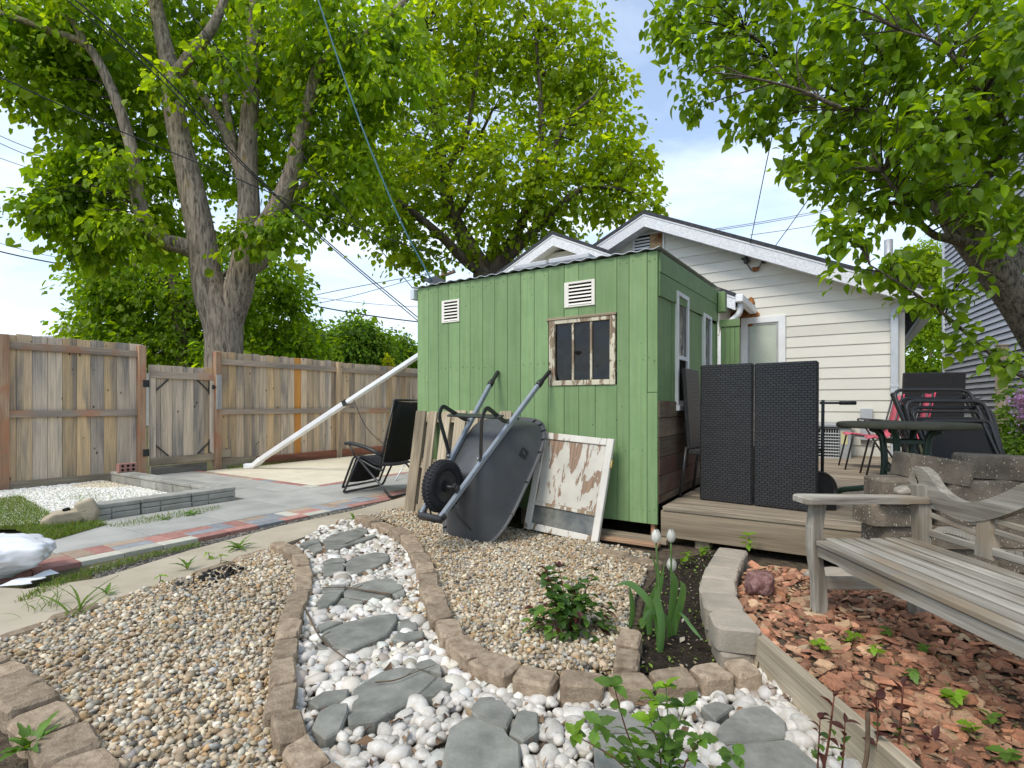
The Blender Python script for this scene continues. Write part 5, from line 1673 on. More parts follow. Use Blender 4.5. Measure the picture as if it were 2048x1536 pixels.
# tray: rounded tub flaring to a ribbed lip
def tray_ring(t_, n=48, flare=0.0):
    e = t_ ** 0.85
    x0, x1 = -0.20 + (-0.43 + 0.20) * e - flare, 0.33 + (0.665 - 0.33) * e + flare * 0.6
    hwr, hwf = 0.175 + (0.335 - 0.175) * e + flare, 0.155 + (0.27 - 0.155) * e + flare
    pts = []
    for i in range(n):
        a = 2 * PI * i / n
        ca, sa = math.cos(a), math.sin(a)
        ex = 2 / 3.6
        x = (x0 + x1) / 2 + (x1 - x0) / 2 * math.copysign(abs(ca) ** ex, ca)
        k = (x - x0) / (x1 - x0)
        y = (hwr + (hwf - hwr) * k) * math.copysign(abs(sa) ** ex, sa)
        zl = 0.27 + (0.455 - 0.27) * k
        z = 0.030 + (zl - 0.030) * t_
        pts.append((x, y, z))
    return pts
rings = [tray_ring(t_) for t_ in (0.0, 0.03, 0.10, 0.25, 0.45, 0.65, 0.85, 0.97)] + [tray_ring(1.0, flare=0.004), tray_ring(1.0, flare=0.028)]
rl = tray_ring(1.0, flare=0.034)
rings.append([(p[0], p[1], p[2] - 0.012) for p in rl])
v = [(0.06, 0, 0.030)] + [p for r_ in rings for p in r_]
n = 48
f = [(0, 1 + (i + 1) % n, 1 + i) for i in range(n)]
for k in range(len(rings) - 1):
    for i in range(n):
        j = (i + 1) % n
        f.append((1 + k * n + i, 1 + k * n + j, 1 + (k + 1) * n + j, 1 + (k + 1) * n + i))
tray = ob('tray', v, f, M_TRAY, wb, (0, 0, 0), None, True)
md = tray.modifiers.new('shell', 'SOLIDIFY'); md.thickness = 0.004; md.offset = 1
for i in range(0, n, 2):
    p1 = Vector(tray_ring(0.985)[i]); p2 = Vector(rl[i])
    r_ = MB(); r_.bar(p1 + Vector((0, 0, -0.012)), p2 + Vector((0, 0, -0.002)), 0.004, 0.016)
    r_.build('lip_rib', M_TRAY, tray)
pa, pb = Vector(tray_ring(0.62)[35]), Vector(tray_ring(0.62)[36])
pu = Vector(tray_ring(0.72)[35])
tx = (pb - pa).normalized(); tz = (pu - pa); tz = (tz - tx * tz.dot(tx)).normalized(); ny = tx.cross(tz)
if ny.y > 0: ny = -ny
ctr = pa + ny * 0.006
qv = [ctr + tx * (sx * 0.036) + tz * (sz * 0.032) + ny * o_ for o_ in (0.0, 0.003) for sx, sz in ((-1, -1), (1, -1), (1, 1), (-1, 1))]
st = fixn(ob('sticker', qv, [(0, 1, 2, 3), (7, 6, 5, 4), (0, 4, 5, 1), (1, 5, 6, 2), (2, 6, 7, 3), (3, 7, 4, 0)], M_BLACK, wb, (0, 0, 0)))
m = MB()
m.bar(ctr + tx * -0.014 + tz * -0.016 + ny * 0.0045, ctr + tx * 0.010 + tz * 0.012 + ny * 0.0045, 0.002, 0.007, up=ny)
m.bar(ctr + tx * 0.012 + tz * -0.018 + ny * 0.0045, ctr + tx * -0.008 + tz * 0.004 + ny * 0.0045, 0.002, 0.006, up=ny)
m.build('emblem', plain('grey_print', (0.14, 0.145, 0.15), (0.16, 0.165, 0.17), 0.5, 5, bs=0), st)

# ================================================================== PALLET
t = thing('pallet', 'worn wooden pallet leaning on the shed behind the wheelbarrow', 'pallet', YW(-1.73, -0.235, 0))
t.rotation_euler = (R(-10), 0, -TH)
xs = [-0.56, -0.40, -0.235, -0.08, 0.08, 0.235, 0.40]
for i, x in enumerate(xs):
    w = 0.12 if i in (0, 3, 6) else 0.098
    box('slat', t, (x, -0.018 - random.uniform(0, 0.003), 0.0 + random.uniform(0, 0.01)), (x + w, 0.0, 0.955 + random.uniform(-0.01, 0.01)), m_pallet(), 0.003)
for z in (0.0, 0.42, 0.85):
    box('stringer', t, (-0.555, 0.002, z + 0.005), (0.515, 0.09, z + 0.095), m_pallet('x'), 0.003)
for x in (-0.55, -0.22, 0.12, 0.40):
    box('back_slat', t, (x, 0.092, 0.0), (x + 0.10, 0.11, 0.95), m_pallet(), 0.003)

# ================================================================== OLD PEELING PANEL
t = thing('old_shutter', 'flaking white wooden panel with a dusty glass strip leaning on the shed', 'panel', YW(-0.655, -0.262, 0.01))
t.rotation_euler = (R(-14.5), R(3.5), -TH - R(1.0))
pw_, ph_ = 0.315, 0.775
m_pp = peeling('peeling_white_panel', (0.58, 0.55, 0.475), (0.34, 0.225, 0.15), 0.476, 0.492, (11, 11, 3.6))
m_ps = peeling('peeling_white_stile', (0.68, 0.65, 0.58), (0.32, 0.23, 0.15), 0.40, 0.43, (12, 12, 4))
for s in (-1, 1):
    box('stile', t, (min(s * pw_, s * (pw_ - 0.055)), -0.036, 0.0), (max(s * pw_, s * (pw_ - 0.055)), 0.0, ph_), m_ps, 0.004)
box('top_rail', t, (-pw_ + 0.057, -0.034, ph_ - 0.055), (pw_ - 0.057, -0.001, ph_ - 0.002), m_ps, 0.004)
box('bottom_rail', t, (-pw_ + 0.057, -0.034, 0.004), (pw_ - 0.057, -0.001, 0.055), m_ps, 0.004)
box('mid_rail', t, (-pw_ + 0.057, -0.032, 0.195), (pw_ - 0.057, -0.002, 0.222), peeling('bare_rail', (0.62, 0.58, 0.5), (0.34, 0.25, 0.16), 0.52, 0.55), 0.003)
box('plywood_panel', t, (-pw_ + 0.057, -0.022, 0.224), (pw_ - 0.057, -0.010, ph_ - 0.057), m_pp, 0)
box('pane', t, (-pw_ + 0.057, -0.018, 0.057), (pw_ - 0.057, -0.012, 0.193), plain('dusty_glass', (0.085, 0.09, 0.085), (0.22, 0.22, 0.19), 0.25, 7, 0.5, bs=0), 0)
box('hinge', t, (pw_ + 0.001, -0.03, 0.56), (pw_ + 0.012, -0.006, 0.62), plain('brass', (0.45, 0.32, 0.10), (0.55, 0.4, 0.15), 0.4, 10, 0.5, 0.8), 0.002)

# ================================================================== LONG WHITE DOWNSPOUT
t = wthing('downspout_pipe', 'long white corrugated downspout slanting from behind the shed to the fence', 'downspout', -4.62, 9.0)
p0, p1 = G(505, 937), At(832, 716, 7.0)
dd = (p1 - p0)
pend = p1 + dd * 0.15
mA = MB(); mA.bar(p0 + dd * 0.06 + Vector((0, 0, 0.05)), p0 + dd * 0.62 + Vector((0, 0, 0.035)), 0.082, 0.07, bev=0.01)
mB = MB(); mB.bar(p0 + dd * 0.615 + Vector((0, 0, 0.033)), pend, 0.072, 0.06, bev=0.01)
o = mA.build('lower_pipe', M_WHITE, t); mB.build('upper_pipe', M_WHITE, t)
mC = MB(); mC.bar(p0 + dd * 0.605 + Vector((0, 0, 0.035)), p0 + dd * 0.625 + Vector((0, 0, 0.035)), 0.09, 0.078); mC.build('collar', M_BLKMET, t)
for s in (-0.025, 0.0, 0.025):
    mm = MB(); side_ = Vector((0, 0, 1)).cross(dd).normalized(); up_ = dd.cross(side_).normalized()
    mm.bar(p0 + dd * 0.07 + Vector((0, 0, 0.05)) + side_ * s + up_ * 0.036, p0 + dd * 0.60 + Vector((0, 0, 0.035)) + side_ * s + up_ * 0.036, 0.010, 0.006)
    mm.build('ridge', M_WHITE, t)
mm = MB(); e0 = p0 + dd * 0.065 + Vector((0, 0, 0.05)); mm.bar(e0, p0 + Vector((0.02, 0.02, 0.045)), 0.10, 0.08, bev=0.01); mm.bar(p0 + Vector((0.03, 0.02, 0.045)), p0 + Vector((-0.13, 0.0, 0.04)), 0.10, 0.075, bev=0.01)
mm.build('outlet', M_WHITE, t)
tube('hanging_cord', t, smooth_path([p0 + dd * 0.66 + Vector((0, 0, 0.0)), p0 + dd * 0.72 + Vector((0.05, 0, -0.5)), p0 + dd * 0.78 + Vector((0.25, 0.1, -0.9)), p0 + dd * 0.85 + Vector((0.5, 0.2, -1.15))]), 0.005, M_WIRE, 5)

# ================================================================== RECLINER (zero gravity chair) beside the pallet
def recliner(label, loc, rz):
    t = thing('recliner', label, 'recliner chair', loc, rz)
    W_ = 0.31
    for s in (-1, 1):
        y = s * W_
        tube('back_tube', t, round_path([(-0.34, y * 0.9, 1.05), (-0.23, y, 0.56), (-0.16, y, 0.30)], 0.15), 0.0125, M_BLKMET, 8)
        tube('seat_tube', t, round_path([(-0.22, y, 0.29), (-0.10, y, 0.31), (0.20, y, 0.43), (0.37, y, 0.07)], 0.05), 0.0125, M_BLKMET, 8)
        tube('front_leg', t, [(0.10, y * 1.06, 0.43), (0.335, y * 1.06, 0.02)], 0.0125, M_BLKMET, 8)
        tube('rear_leg', t, [(0.14, y * 1.08, 0.43), (-0.24, y * 1.08, 0.10), (-0.33, y * 1.08, 0.016)], 0.0125, M_BLKMET, 8)
        m = MB()
        m.tube(round_path([(0.30, y * 1.1, 0.565), (0.22, y * 1.1, 0.575), (0.0, y * 1.1, 0.535), (-0.22, y * 1.1, 0.46)], 0.08), [0.018] + [0.022] * 13, 8)
        m.build('armrest', M_BLACK, t, True)
        tube('arm_link', t, [(0.24, y * 1.09, 0.56), (0.17, y * 1.06, 0.42)], 0.010, M_BLKMET, 6)
        m = MB()
        for i in range(26):
            q0 = i / 26
            p = Vector((-0.325, y * 0.96, 0.98)).lerp(Vector((-0.175, y, 0.36)), q0)
            q = Vector((-0.325, y * 0.84, 0.98)).lerp(Vector((-0.175, y * 0.86, 0.36)), q0 + 0.02)
            m.bar(p, q, 0.003, 0.003)
        for i in range(16):
            q0 = i / 16
            p = Vector((0.205, y, 0.41)).lerp(Vector((0.34, y, 0.14)), q0); q = Vector((0.205, y * 0.86, 0.41)).lerp(Vector((0.34, y * 0.86, 0.14)), q0 + 0.04)
            m.bar(p, q, 0.003, 0.003)
        m.build('lacing', plain('pale_bungee', (0.5, 0.5, 0.5), (0.6, 0.6, 0.6), 0.7, 5), t)
    tube('top_bar', t, [(-0.34, -W_ * 0.9, 1.05), (-0.34, W_ * 0.9, 1.05)], 0.0125, M_BLKMET, 8)
    tube('front_base', t, round_path([(0.30, -W_ * 1.06, 0.07), (0.345, -W_ * 1.06, 0.016), (0.345, W_ * 1.06, 0.016), (0.30, W_ * 1.06, 0.07)], 0.05), 0.0125, M_BLKMET, 8)
    tube('rear_base', t, round_path([(-0.30, -W_ * 1.08, 0.05), (-0.345, -W_ * 1.08, 0.016), (-0.345, W_ * 1.08, 0.016), (-0.30, W_ * 1.08, 0.05)], 0.05), 0.0125, M_BLKMET, 8)
    tube('leg_bar', t, [(0.37, -W_, 0.07), (0.37, W_, 0.07)], 0.0125, M_BLKMET, 8)
    def sling(nm, pts):
        v, f = [], []
        for (x, z) in pts:
            for y in (-1, -0.5, 0, 0.5, 1):
                v.append((x - 0.02 * (1 - y * y), y * W_ * 0.86, z - 0.015 * (1 - y * y)))
        for i in range(len(pts) - 1):
            for j in range(4):
                f.append((i * 5 + j, i * 5 + j + 1, i * 5 + j + 6, i * 5 + j + 5))
        o = ob(nm, v, f, M_SLING, t, (0, 0, 0), None, True)
        md = o.modifiers.new('thick', 'SOLIDIFY'); md.thickness = 0.004
    sling('back_sling', [(-0.34, 1.04), (-0.29, 0.80), (-0.22, 0.55), (-0.185, 0.37)])
    sling('seat_sling', [(-0.17, 0.33), (-0.05, 0.34), (0.10, 0.40), (0.19, 0.43)])
    sling('leg_sling', [(0.20, 0.425), (0.26, 0.30), (0.345, 0.12)])
    return t
recliner('black mesh recliner chair standing on pavers beside the pallet', (-1.44, 6.10, 0.004), math.atan2(0.45, -0.893))
t = wthing('folding_frame', 'thin silver folding stand behind the black recliner', 'stand', *G(800, 958)[:2])
g0, g1 = G(790, 962), G(815, 950)
for (p, q) in ((g0, g1 + Vector((0.1, 0.1, 0.42))), (g1 + Vector((0.2, 0, 0)), g0 + Vector((0.15, 0.1, 0.42)))):
    tube('leg', t, [p, q], 0.009, M_METAL, 6)

# ================================================================== DECK FURNITURE
# two woven panels standing on edge
pL, pM, pR = Vector((1.432, 4.08, DZ)), Vector((1.735, 3.835, DZ)), Vector((2.047, 3.56, DZ))
for k, (p, q, zt, lab) in enumerate(((pL, pM, 1.305, 'left dark woven wicker panel standing upright on the deck beside the shed'), (pM, pR, 1.30, 'right dark woven wicker panel standing upright on the deck'))):
    ang = math.atan2(q.y - p.y, q.x - p.x)
    L = (q - p).xy.length
    t = thing('wicker_screen', lab, 'wicker screen', ((p.x + q.x) / 2, (p.y + q.y) / 2, DZ), ang, 'upright wicker screens on the deck')
    t.rotation_euler = (R(-1.0), 0, ang)
    v, f = cbox(L - 0.008, 0.05, zt - DZ, 0.012)
    fixn(ob('woven_face', v, f, wicker(), t, (0, 0.03, (zt - DZ) / 2 + 0.002)))
    m = MB(); m.box((-L / 2 + 0.02, 0.057, 0.03), (L / 2 - 0.02, 0.075, 0.08)); m.box((-L / 2 + 0.02, 0.057, zt - DZ - 0.08), (L / 2 - 0.02, 0.075, zt - DZ - 0.03))
    m.build('back_batten', M_BLKMET, t)
# black tube chair frame hidden behind the panels
pc = At(1400, 990, 4.35)
t = wthing('wicker_chair', 'dark wicker chair seen edge on behind the left woven panel', 'chair', pc.x, pc.y, DZ)
ax = Vector((0.545, 0.839, 0))
c0 = Vector((1.545, 4.30, DZ))
lft = Vector((-0.839, 0.545, 0))
bt = c0 + lft * 0.06
m = MB(); m.bar(bt + Vector((0, 0, 0.38)), bt + lft * 0.04 + Vector((0, 0, 1.02)), 0.42, 0.03, up=lft, bev=0.006); m.build('backrest', wicker('wicker_back'), t)
m = MB(); m.bar(bt + Vector((0, 0, 0.36)), bt - lft * 0.42 + Vector((0, 0, 0.38)), 0.42, 0.04, bev=0.006); m.build('seat', wicker('wicker_back'), t)
for s in (-1, 1):
    for (o1, o2) in ((0.02, 0.07), (-0.40, -0.42)):
        tube('leg', t, [bt + ax * 0.20 * s + lft * o1 + Vector((0, 0, 0.4)), bt + ax * 0.20 * s + lft * o2 + Vector((0, 0, 0.0))], 0.012, M_BLKMET, 8)
pc = At(1646, 960, 3.75)
t = wthing('tubular_chair', 'black tubular chair with foam armrest sticking out behind the right woven panel', 'chair', pc.x, pc.y, DZ)
py = 3.75
def q3(u, v, y=py): return At(u, v, y)
tube('upright', t, [q3(1646, 800), q3(1644, 990)], 0.011, M_BLKMET, 8)
tube('arm', t, [q3(1640, 806), q3(1690, 806)], 0.008, M_BLKMET, 8)
tube('arm_grip', t, [q3(1680, 806), q3(1711, 806)], 0.014, M_BLACK, 10)
p = q3(1645, 985); tube('foot', t, [q3(1644, 990), Vector((p.x - 0.35, p.y + 0.3, DZ + 0.012))], 0.011, M_BLKMET, 8)
p = At(1645, 1000, 3.62)
tube('seat_bar', t, [q3(1645, 900), Vector((p.x - 0.3, p.y + 0.35, DZ + 0.42))], 0.011, M_BLKMET, 8)
pc = At(1634, 1003, 3.70)
t = wthing('round_lid', 'black round plastic disc leaning behind the right woven panel', 'disc', pc.x, pc.y, DZ)
m = MB()
n = 32
for (rr, yy) in ((0.135, 0.0),):
    v, f = [], []
    prof = [(0.0, 0.012), (0.11, 0.010), (0.125, 0.02), (0.135, 0.016), (0.135, -0.012), (0.0, -0.012)]
    for i in range(n):
        a = 2 * PI * i / n
        for r_, y_ in prof:
            v.append((pc.x + r_ * math.cos(a), pc.y - y_ , DZ + 0.137 + r_ * math.sin(a)))
    kk = len(prof)
    for i in range(n):
        for j in range(kk - 1):
            i2 = (i + 1) % n
            f.append((i * kk + j, i * kk + j + 1, i2 * kk + j + 1, i2 * kk + j))
    m.add(v, f)
m.build('disc', M_BLACK, t, False)
box('foot_block', t, (pc.x - 0.02, pc.y - 0.03, DZ), (pc.x + 0.12, pc.y + 0.05, DZ + 0.04), M_BLACK, 0.004)

# patio table
TX, TY, TZ = 2.60, 3.52, 0.885
t = wthing('patio_table', 'round olive topped patio table with curved dark green legs', 'table', TX, TY, DZ)
n = 48
v, f = [], []
prof = [(0.0, TZ), (0.37, TZ), (0.382, TZ - 0.004), (0.388, TZ - 0.014), (0.388, TZ - 0.030), (0.38, TZ - 0.036), (0.0, TZ - 0.030)]
kk = len(prof)
for i in range(n):
    a = 2 * PI * i / n
    for r_, z_ in prof:
        v.append((r_ * math.cos(a), r_ * math.sin(a), z_ - TZ))
for i in range(n):
    i2 = (i + 1) % n
    for j in range(kk - 1):
        f.append((i * kk + j, i2 * kk + j, i2 * kk + j + 1, i * kk + j + 1))
ob('table_top', v, f, M_TABTOP, t, (TX, TY, TZ), None, True)
for k in range(4):
    a = R(214 + 90 * k)
    d = Vector((math.cos(a), math.sin(a), 0)); pr = Vector((-d.y, d.x, 0)) * 0.03
    c = Vector((TX, TY, 0))
    tube('leg', t, smooth_path([c + d * 0.20 + Vector((0, 0, TZ - 0.045)), c + d * 0.14 + Vector((0, 0, TZ - 0.08)), c + d * 0.12 + Vector((0, 0, TZ - 0.2)), c + d * 0.12 + Vector((0, 0, 0.56)), c + d * 0.15 + Vector((0, 0, 0.46)), c + d * 0.27 + Vector((0, 0, 0.415)), c + d * 0.39 + Vector((0, 0, 0.385)), c + d * 0.44 + Vector((0, 0, 0.33)), c + d * 0.45 + Vector((0, 0, DZ + 0.002))], 5), 0.021, M_GREENMET, 10)
for z in (0.76, 0.57):
    for k in range(4):
        a, b_ = R(214 + 90 * k), R(304 + 90 * k)
        bar('rung', t, (TX + 0.12 * math.cos(a), TY + 0.12 * math.sin(a), z), (TX + 0.12 * math.cos(b_), TY + 0.12 * math.sin(b_), z), 0.022, 0.03, M_GREENMET)

# pink chairs
def pink_chair(label, x, y, rz):
    t = thing('stacking_chair', label, 'chair', (x, y, DZ), rz, 'pink patio chairs')
    for s in (-1, 1):
        y_ = s * 0.22
        tube('frame', t, round_path([(0.27, y_ * 1.08, 0.0), (0.19, y_, 0.39), (-0.16, y_, 0.36), (-0.27, y_ * 0.95, 0.84)], 0.03), 0.0095, M_BLKMET, 8)
        tube('rear_leg', t, round_path([(-0.26, y_ * 1.08, 0.0), (0.02, y_ * 1.0, 0.50), (0.10, y_, 0.57), (-0.19, y_, 0.55)], 0.06), 0.0095, M_BLKMET, 8)
    pr = [(0.24, 0.40), (0.20, 0.415), (0.0, 0.385), (-0.14, 0.385), (-0.19, 0.44), (-0.24, 0.62), (-0.285, 0.85)]
    v, f = [], []
    for (x_, z_) in pr:
        for yy in (-0.215, -0.1, 0.1, 0.215):
            v.append((x_, yy, z_ - (0.012 if abs(yy) < 0.15 else 0)))
    for i in range(len(pr) - 1):
        for j in range(3):
            f.append((i * 4 + j, i * 4 + j + 1, i * 4 + j + 5, i * 4 + j + 4))
    o = ob('shell', v, f, M_PINK, t, (0, 0, 0), None, True)
    md = o.modifiers.new('thick', 'SOLIDIFY'); md.thickness = 0.006
    return t
fr_ = math.atan2(0.46, -0.88)
pink_chair('nearer of two pink patio chairs with thin black legs', 3.86, 5.36, fr_)
pink_chair('farther of two pink patio chairs, beside the air conditioner', 4.10, 6.10, fr_ + 0.06)
# wicker armless chair against the house corner
t = thing('wicker_chair', 'dark wicker chair with tall woven back near the house corner', 'chair', (4.66, 5.9, DZ), R(-12))
v, f = cbox(0.60, 0.05, 0.62, 0.012); fixn(ob('backrest', v, f, wicker(), t, (0, -0.02, 0.78), (R(4), 0, 0)))
v, f = cbox(0.58, 0.5, 0.07, 0.012); fixn(ob('seat', v, f, wicker(), t, (0, 0.26, 0.42)))
for sx in (-1, 1):
    for yy in (0.0, 0.48):
        box('leg', t, (sx * 0.27 - 0.02, yy - 0.02, 0), (sx * 0.27 + 0.02, yy + 0.02, 0.385), wicker(), 0.003)
# folded sling loungers leaning together
for k in range(4):
    x0, x1 = 3.02 + 0.035 * k, 3.63 + 0.045 * k
    yt, yb, zt = 4.22 + 0.02 * k - 0.10 * (k % 2), 3.78 + 0.075 * k, (1.12, 1.03, 1.05, 0.98)[k]
    t = thing('folded_lounger', ['front', 'second', 'third', 'rearmost'][k] + ' of four black sling loungers folded and leaning behind the patio table', 'folded lounger', ((x0 + x1) / 2, yb, DZ), 0, 'folded black loungers')
    BASE[t.name] = Vector(((x0 + x1) / 2, yb, DZ))
    xm = (x0 + x1) / 2
    def F3(x, h, off=0.0):   # point on the leaning plane: h 0..1 up
        return Vector((x, yb + (yt - yb) * h + off, DZ + (zt - DZ) * h))
    tube('outer_frame', t, round_path([F3(x0, 0.0), F3(x0 + 0.0, 1.0), F3(x1, 1.0), F3(x1 + 0.02, 0.0)], 0.09, 7), 0.014, M_BLKMET, 10)
    tube('inner_frame', t, round_path([F3(x0 + 0.05, 0.02, -0.05), F3(x0 + 0.05, 0.80, -0.05), F3(x1 - 0.05, 0.80, -0.05), F3(x1 - 0.05, 0.02, -0.05)], 0.05, 6), 0.012, M_BLKMET, 10)
    vs = [F3(x0 + 0.07, 0.06, -0.02), F3(x1 - 0.07, 0.06, -0.02), F3(x1 - 0.07, 0.74, -0.045), F3(x0 + 0.07, 0.74, -0.045)]
    o = ob('sling', vs, [(0, 1, 2, 3)], M_SLING, t, (0, 0, 0)); md = o.modifiers.new('thick', 'SOLIDIFY'); md.thickness = 0.005
    for s, xx in ((-1, x0 + 0.03), (1, x1 - 0.01)):
        m = MB(); m.bar(F3(xx, 0.58, 0.035), F3(xx, 0.97, 0.06), 0.035, 0.02, up=(1, 0, 0), bev=0.006); m.build('armrest', M_BLACK, t)
        m = MB()
        for h in np.arange(0.12, 0.72, 0.06):
            m.box(tuple(F3(xx - s * 0.035, h, -0.03) - Vector((0.006, 0.004, 0.006))), tuple(F3(xx - s * 0.035, h, -0.03) + Vector((0.006, 0.004, 0.006))))
        m.build('eyelets', M_BOLT, t)

# ================================================================== CONCRETE BLOCK PILE behind the bench
def cblock(label, x, y, z, L=0.31, H=0.115, D=0.2, rot=(0, 0, 0)):
    o_t = wthing('concrete_block', label, 'concrete block', x, y, z, 'speckled blocks piled behind the bench')
    bm = bmesh.new()
    vs, fs = edging_shape(L, D, H, random.randint(0, 9999))
    bm.free()
    o = ob('block', vs, fs, M_BLOCK, o_t, (x, y, z), rot)
    return o_t
rows = ['bottom', 'second lowest', 'middle', 'second highest', 'top']
cols = ['left', 'middle', 'right']
for c_ in range(3):
    for r_ in range(5):
        if c_ == 0 and r_ == 4:
            continue
        x = 2.05 + 0.325 * c_ + 0.03 * ((r_ * 7 + c_) % 3 - 1)
        cblock('speckled brown concrete block, %s course, %s stack of the pile behind the bench' % (rows[r_], cols[c_]), x, 2.86 - 0.02 * ((r_ + c_) % 2), 0.02 + 0.118 * r_, rot=(0, 0, R(random.uniform(-5, 5))))
cblock('speckled concrete block tilted on top of the pile beside the scrolled bench end', 2.235, 2.84, 0.60, 0.33, 0.125, 0.2, (0, R(9), R(-6)))
cblock('speckled concrete block with smooth grey end lying on top right of the pile', 2.60, 2.86, 0.61, 0.35, 0.12, 0.2, (0, R(2), R(-14)))
cblock('speckled concrete block on the upper left of the pile behind the armrest', 2.04, 2.80, 0.495, 0.30, 0.125, 0.2, (0, 0, R(3)))

# ================================================================== GARDEN BENCH
bn = wthing('garden_bench', 'silvery weathered wooden garden bench with curved back rail', 'bench', 1.55, 1.45, 0.10)
BZ = 0.10
Y0_, Y1_ = 2.30, 0.58
XF, XB = 1.30, 1.74
def legshape(nm, x, y, ztop, wob=0.012, w=0.047):
    v, f = [], []
    hs = [0, 0.12, 0.3, 0.45, 0.6, 0.78, 1.0]
    for i, h in enumerate(hs):
        dx = wob * math.sin(h * 6.2 + 0.6)
        ww = w * (1 + 0.08 * math.cos(h * 7))
        z = BZ + (ztop - BZ) * h
        for (a_, b_) in ((-1, -1), (1, -1), (1, 1), (-1, 1)):
            v.append((x + dx + a_ * ww / 2 - x, y + b_ * w / 2 - y, z - BZ))
    for i in range(len(hs) - 1):
        for j in range(4):
            k = (j + 1) % 4
            f.append((i * 4 + j, i * 4 + k, i * 4 + 4 + k, i * 4 + 4 + j))
    f += [(3, 2, 1, 0), tuple(range(len(v) - 4, len(v)))]
    return ob(nm, v, f, m_bench('z'), bn, (x, y, BZ))
for y in (Y0_ - 0.03, Y1_ + 0.03):
    legshape('leg', XF, y, 0.585)
    legshape('leg', XB, y, 0.66, -0.01, 0.05)
    # arm
    poly = [(XF - 0.075, y - 0.05), (XF - 0.055, y - 0.062), (XF + 0.02, y - 0.058), (XB - 0.03, y - 0.035), (XB + 0.02, y - 0.035), (XB + 0.02, y + 0.035), (XB - 0.03, y + 0.035), (XF + 0.02, y + 0.058), (XF - 0.055, y + 0.062), (XF - 0.075, y + 0.05)]
    v, f, c = prism(poly, 0.585, 0.612, 0.006)
    ob('armrest', v, f, m_bench('x'), bn, (c[0], c[1], 0))
    bar('stretcher', bn, (XF + 0.03, y, BZ + 0.14), (XB - 0.03, y, BZ + 0.14), 0.032, 0.05, m_bench('z'))
    bar('side_rail', bn, (XF + 0.03, y, 0.375), (XB - 0.03, y, 0.375), 0.03, 0.07, m_bench('z'))
# front rail with a curved lower edge
ny_ = 24
v, f = [], []
for i in range(ny_ + 1):
    k = i / ny_
    y = Y0_ - 0.06 + (Y1_ - Y0_ + 0.12) * k
    dip = 0.30 + 0.055 * max(0, abs(k - 0.5) * 2 - 0.55) / 0.45 * -0.2 + 0.03 * math.exp(-((k - 0.25) / 0.1) ** 2) * 0
    zb = 0.350 + (0.012 if k < 0.10 or k > 0.90 else 0) + 0.012 * math.sin(PI * k)
    for x in (XF - 0.012, XF + 0.016):
        v += [(x, y, zb), (x, y, 0.405)]
for i in range(ny_):
    k = i * 4
    f += [(k, k + 4, k + 5, k + 1), (k + 2, k + 3, k + 7, k + 6), (k + 1, k + 5, k + 7, k + 3), (k, k + 2, k + 6, k + 4)]
f += [(0, 1, 3, 2), (ny_ * 4, ny_ * 4 + 2, ny_ * 4 + 3, ny_ * 4 + 1)]
fixn(ob('front_rail', v, f, m_bench('y'), bn, (0, 0, 0)))
xs = [XF - 0.02 + i * 0.0655 for i in range(7)]
for i, x in enumerate(xs):
    box('seat_slat', bn, (x, Y1_ + 0.01 + (0.05 if i == 0 else 0), 0.408 + 0.002 * (i % 2) - 0.004 * math.sin(PI * i / 6)), (x + 0.046, Y0_ - 0.005 - (0.055 if i == 0 else 0), 0.430 - 0.004 * math.sin(PI * i / 6)), m_bench('y'), 0.004)
# curved top rail of the back
pts = [(2.335, 0.655), (2.31, 0.695), (2.27, 0.685), (2.22, 0.635), (2.16, 0.600), (2.08, 0.585), (2.0, 0.600), (1.9, 0.645), (1.75, 0.735), (1.6, 0.80), (1.44, 0.82)]
pts = pts + [(2.88 - y, z) for y, z in pts[-2::-1]]
sp_ = smooth_path([Vector((0, y, z)) for y, z in pts], 5)
v, f = [], []
XK = XB + 0.035
for i, p in enumerate(sp_):
    a = sp_[max(0, i - 1)]; b_ = sp_[min(len(sp_) - 1, i + 1)]
    tg = (b_ - a).normalized(); nr = Vector((0, -tg.z, tg.y))
    if nr.z < 0: nr = -nr
    h = 0.036 if 4 < i < len(sp_) - 5 else 0.026
    for x in (XK - 0.02, XK + 0.02):
        for s in (-1, 1):
            q_ = p + nr * h * s
            v.append((x, q_.y, q_.z))
for i in range(len(sp_) - 1):
    k = i * 4
    f += [(k, k + 4, k + 5, k + 1), (k + 2, k + 3, k + 7, k + 6), (k + 1, k + 5, k + 7, k + 3), (k, k + 2, k + 6, k + 4)]
kk = (len(sp_) - 1) * 4
f += [(0, 1, 3, 2), (kk, kk + 2, kk + 3, kk + 1)]
fixn(ob('top_rail', v, f, m_bench('y'), bn, (0, 0, 0)))
v, f = cbox(0.05, 0.05, 0.05, 0.012)
for y in (2.325, 0.555):
    lumpy('scroll_block', bn, (XB - 0.02, y - (0.01 if y > 1 else -0.01), 0.628), (0.055, 0.035, 0.022), m_bench('x'), 3, 0.1, 2)
box('lower_back_rail', bn, (XK - 0.015, Y1_ + 0.05, 0.445), (XK + 0.015, Y0_ - 0.05, 0.475), m_bench('y'), 0.004)
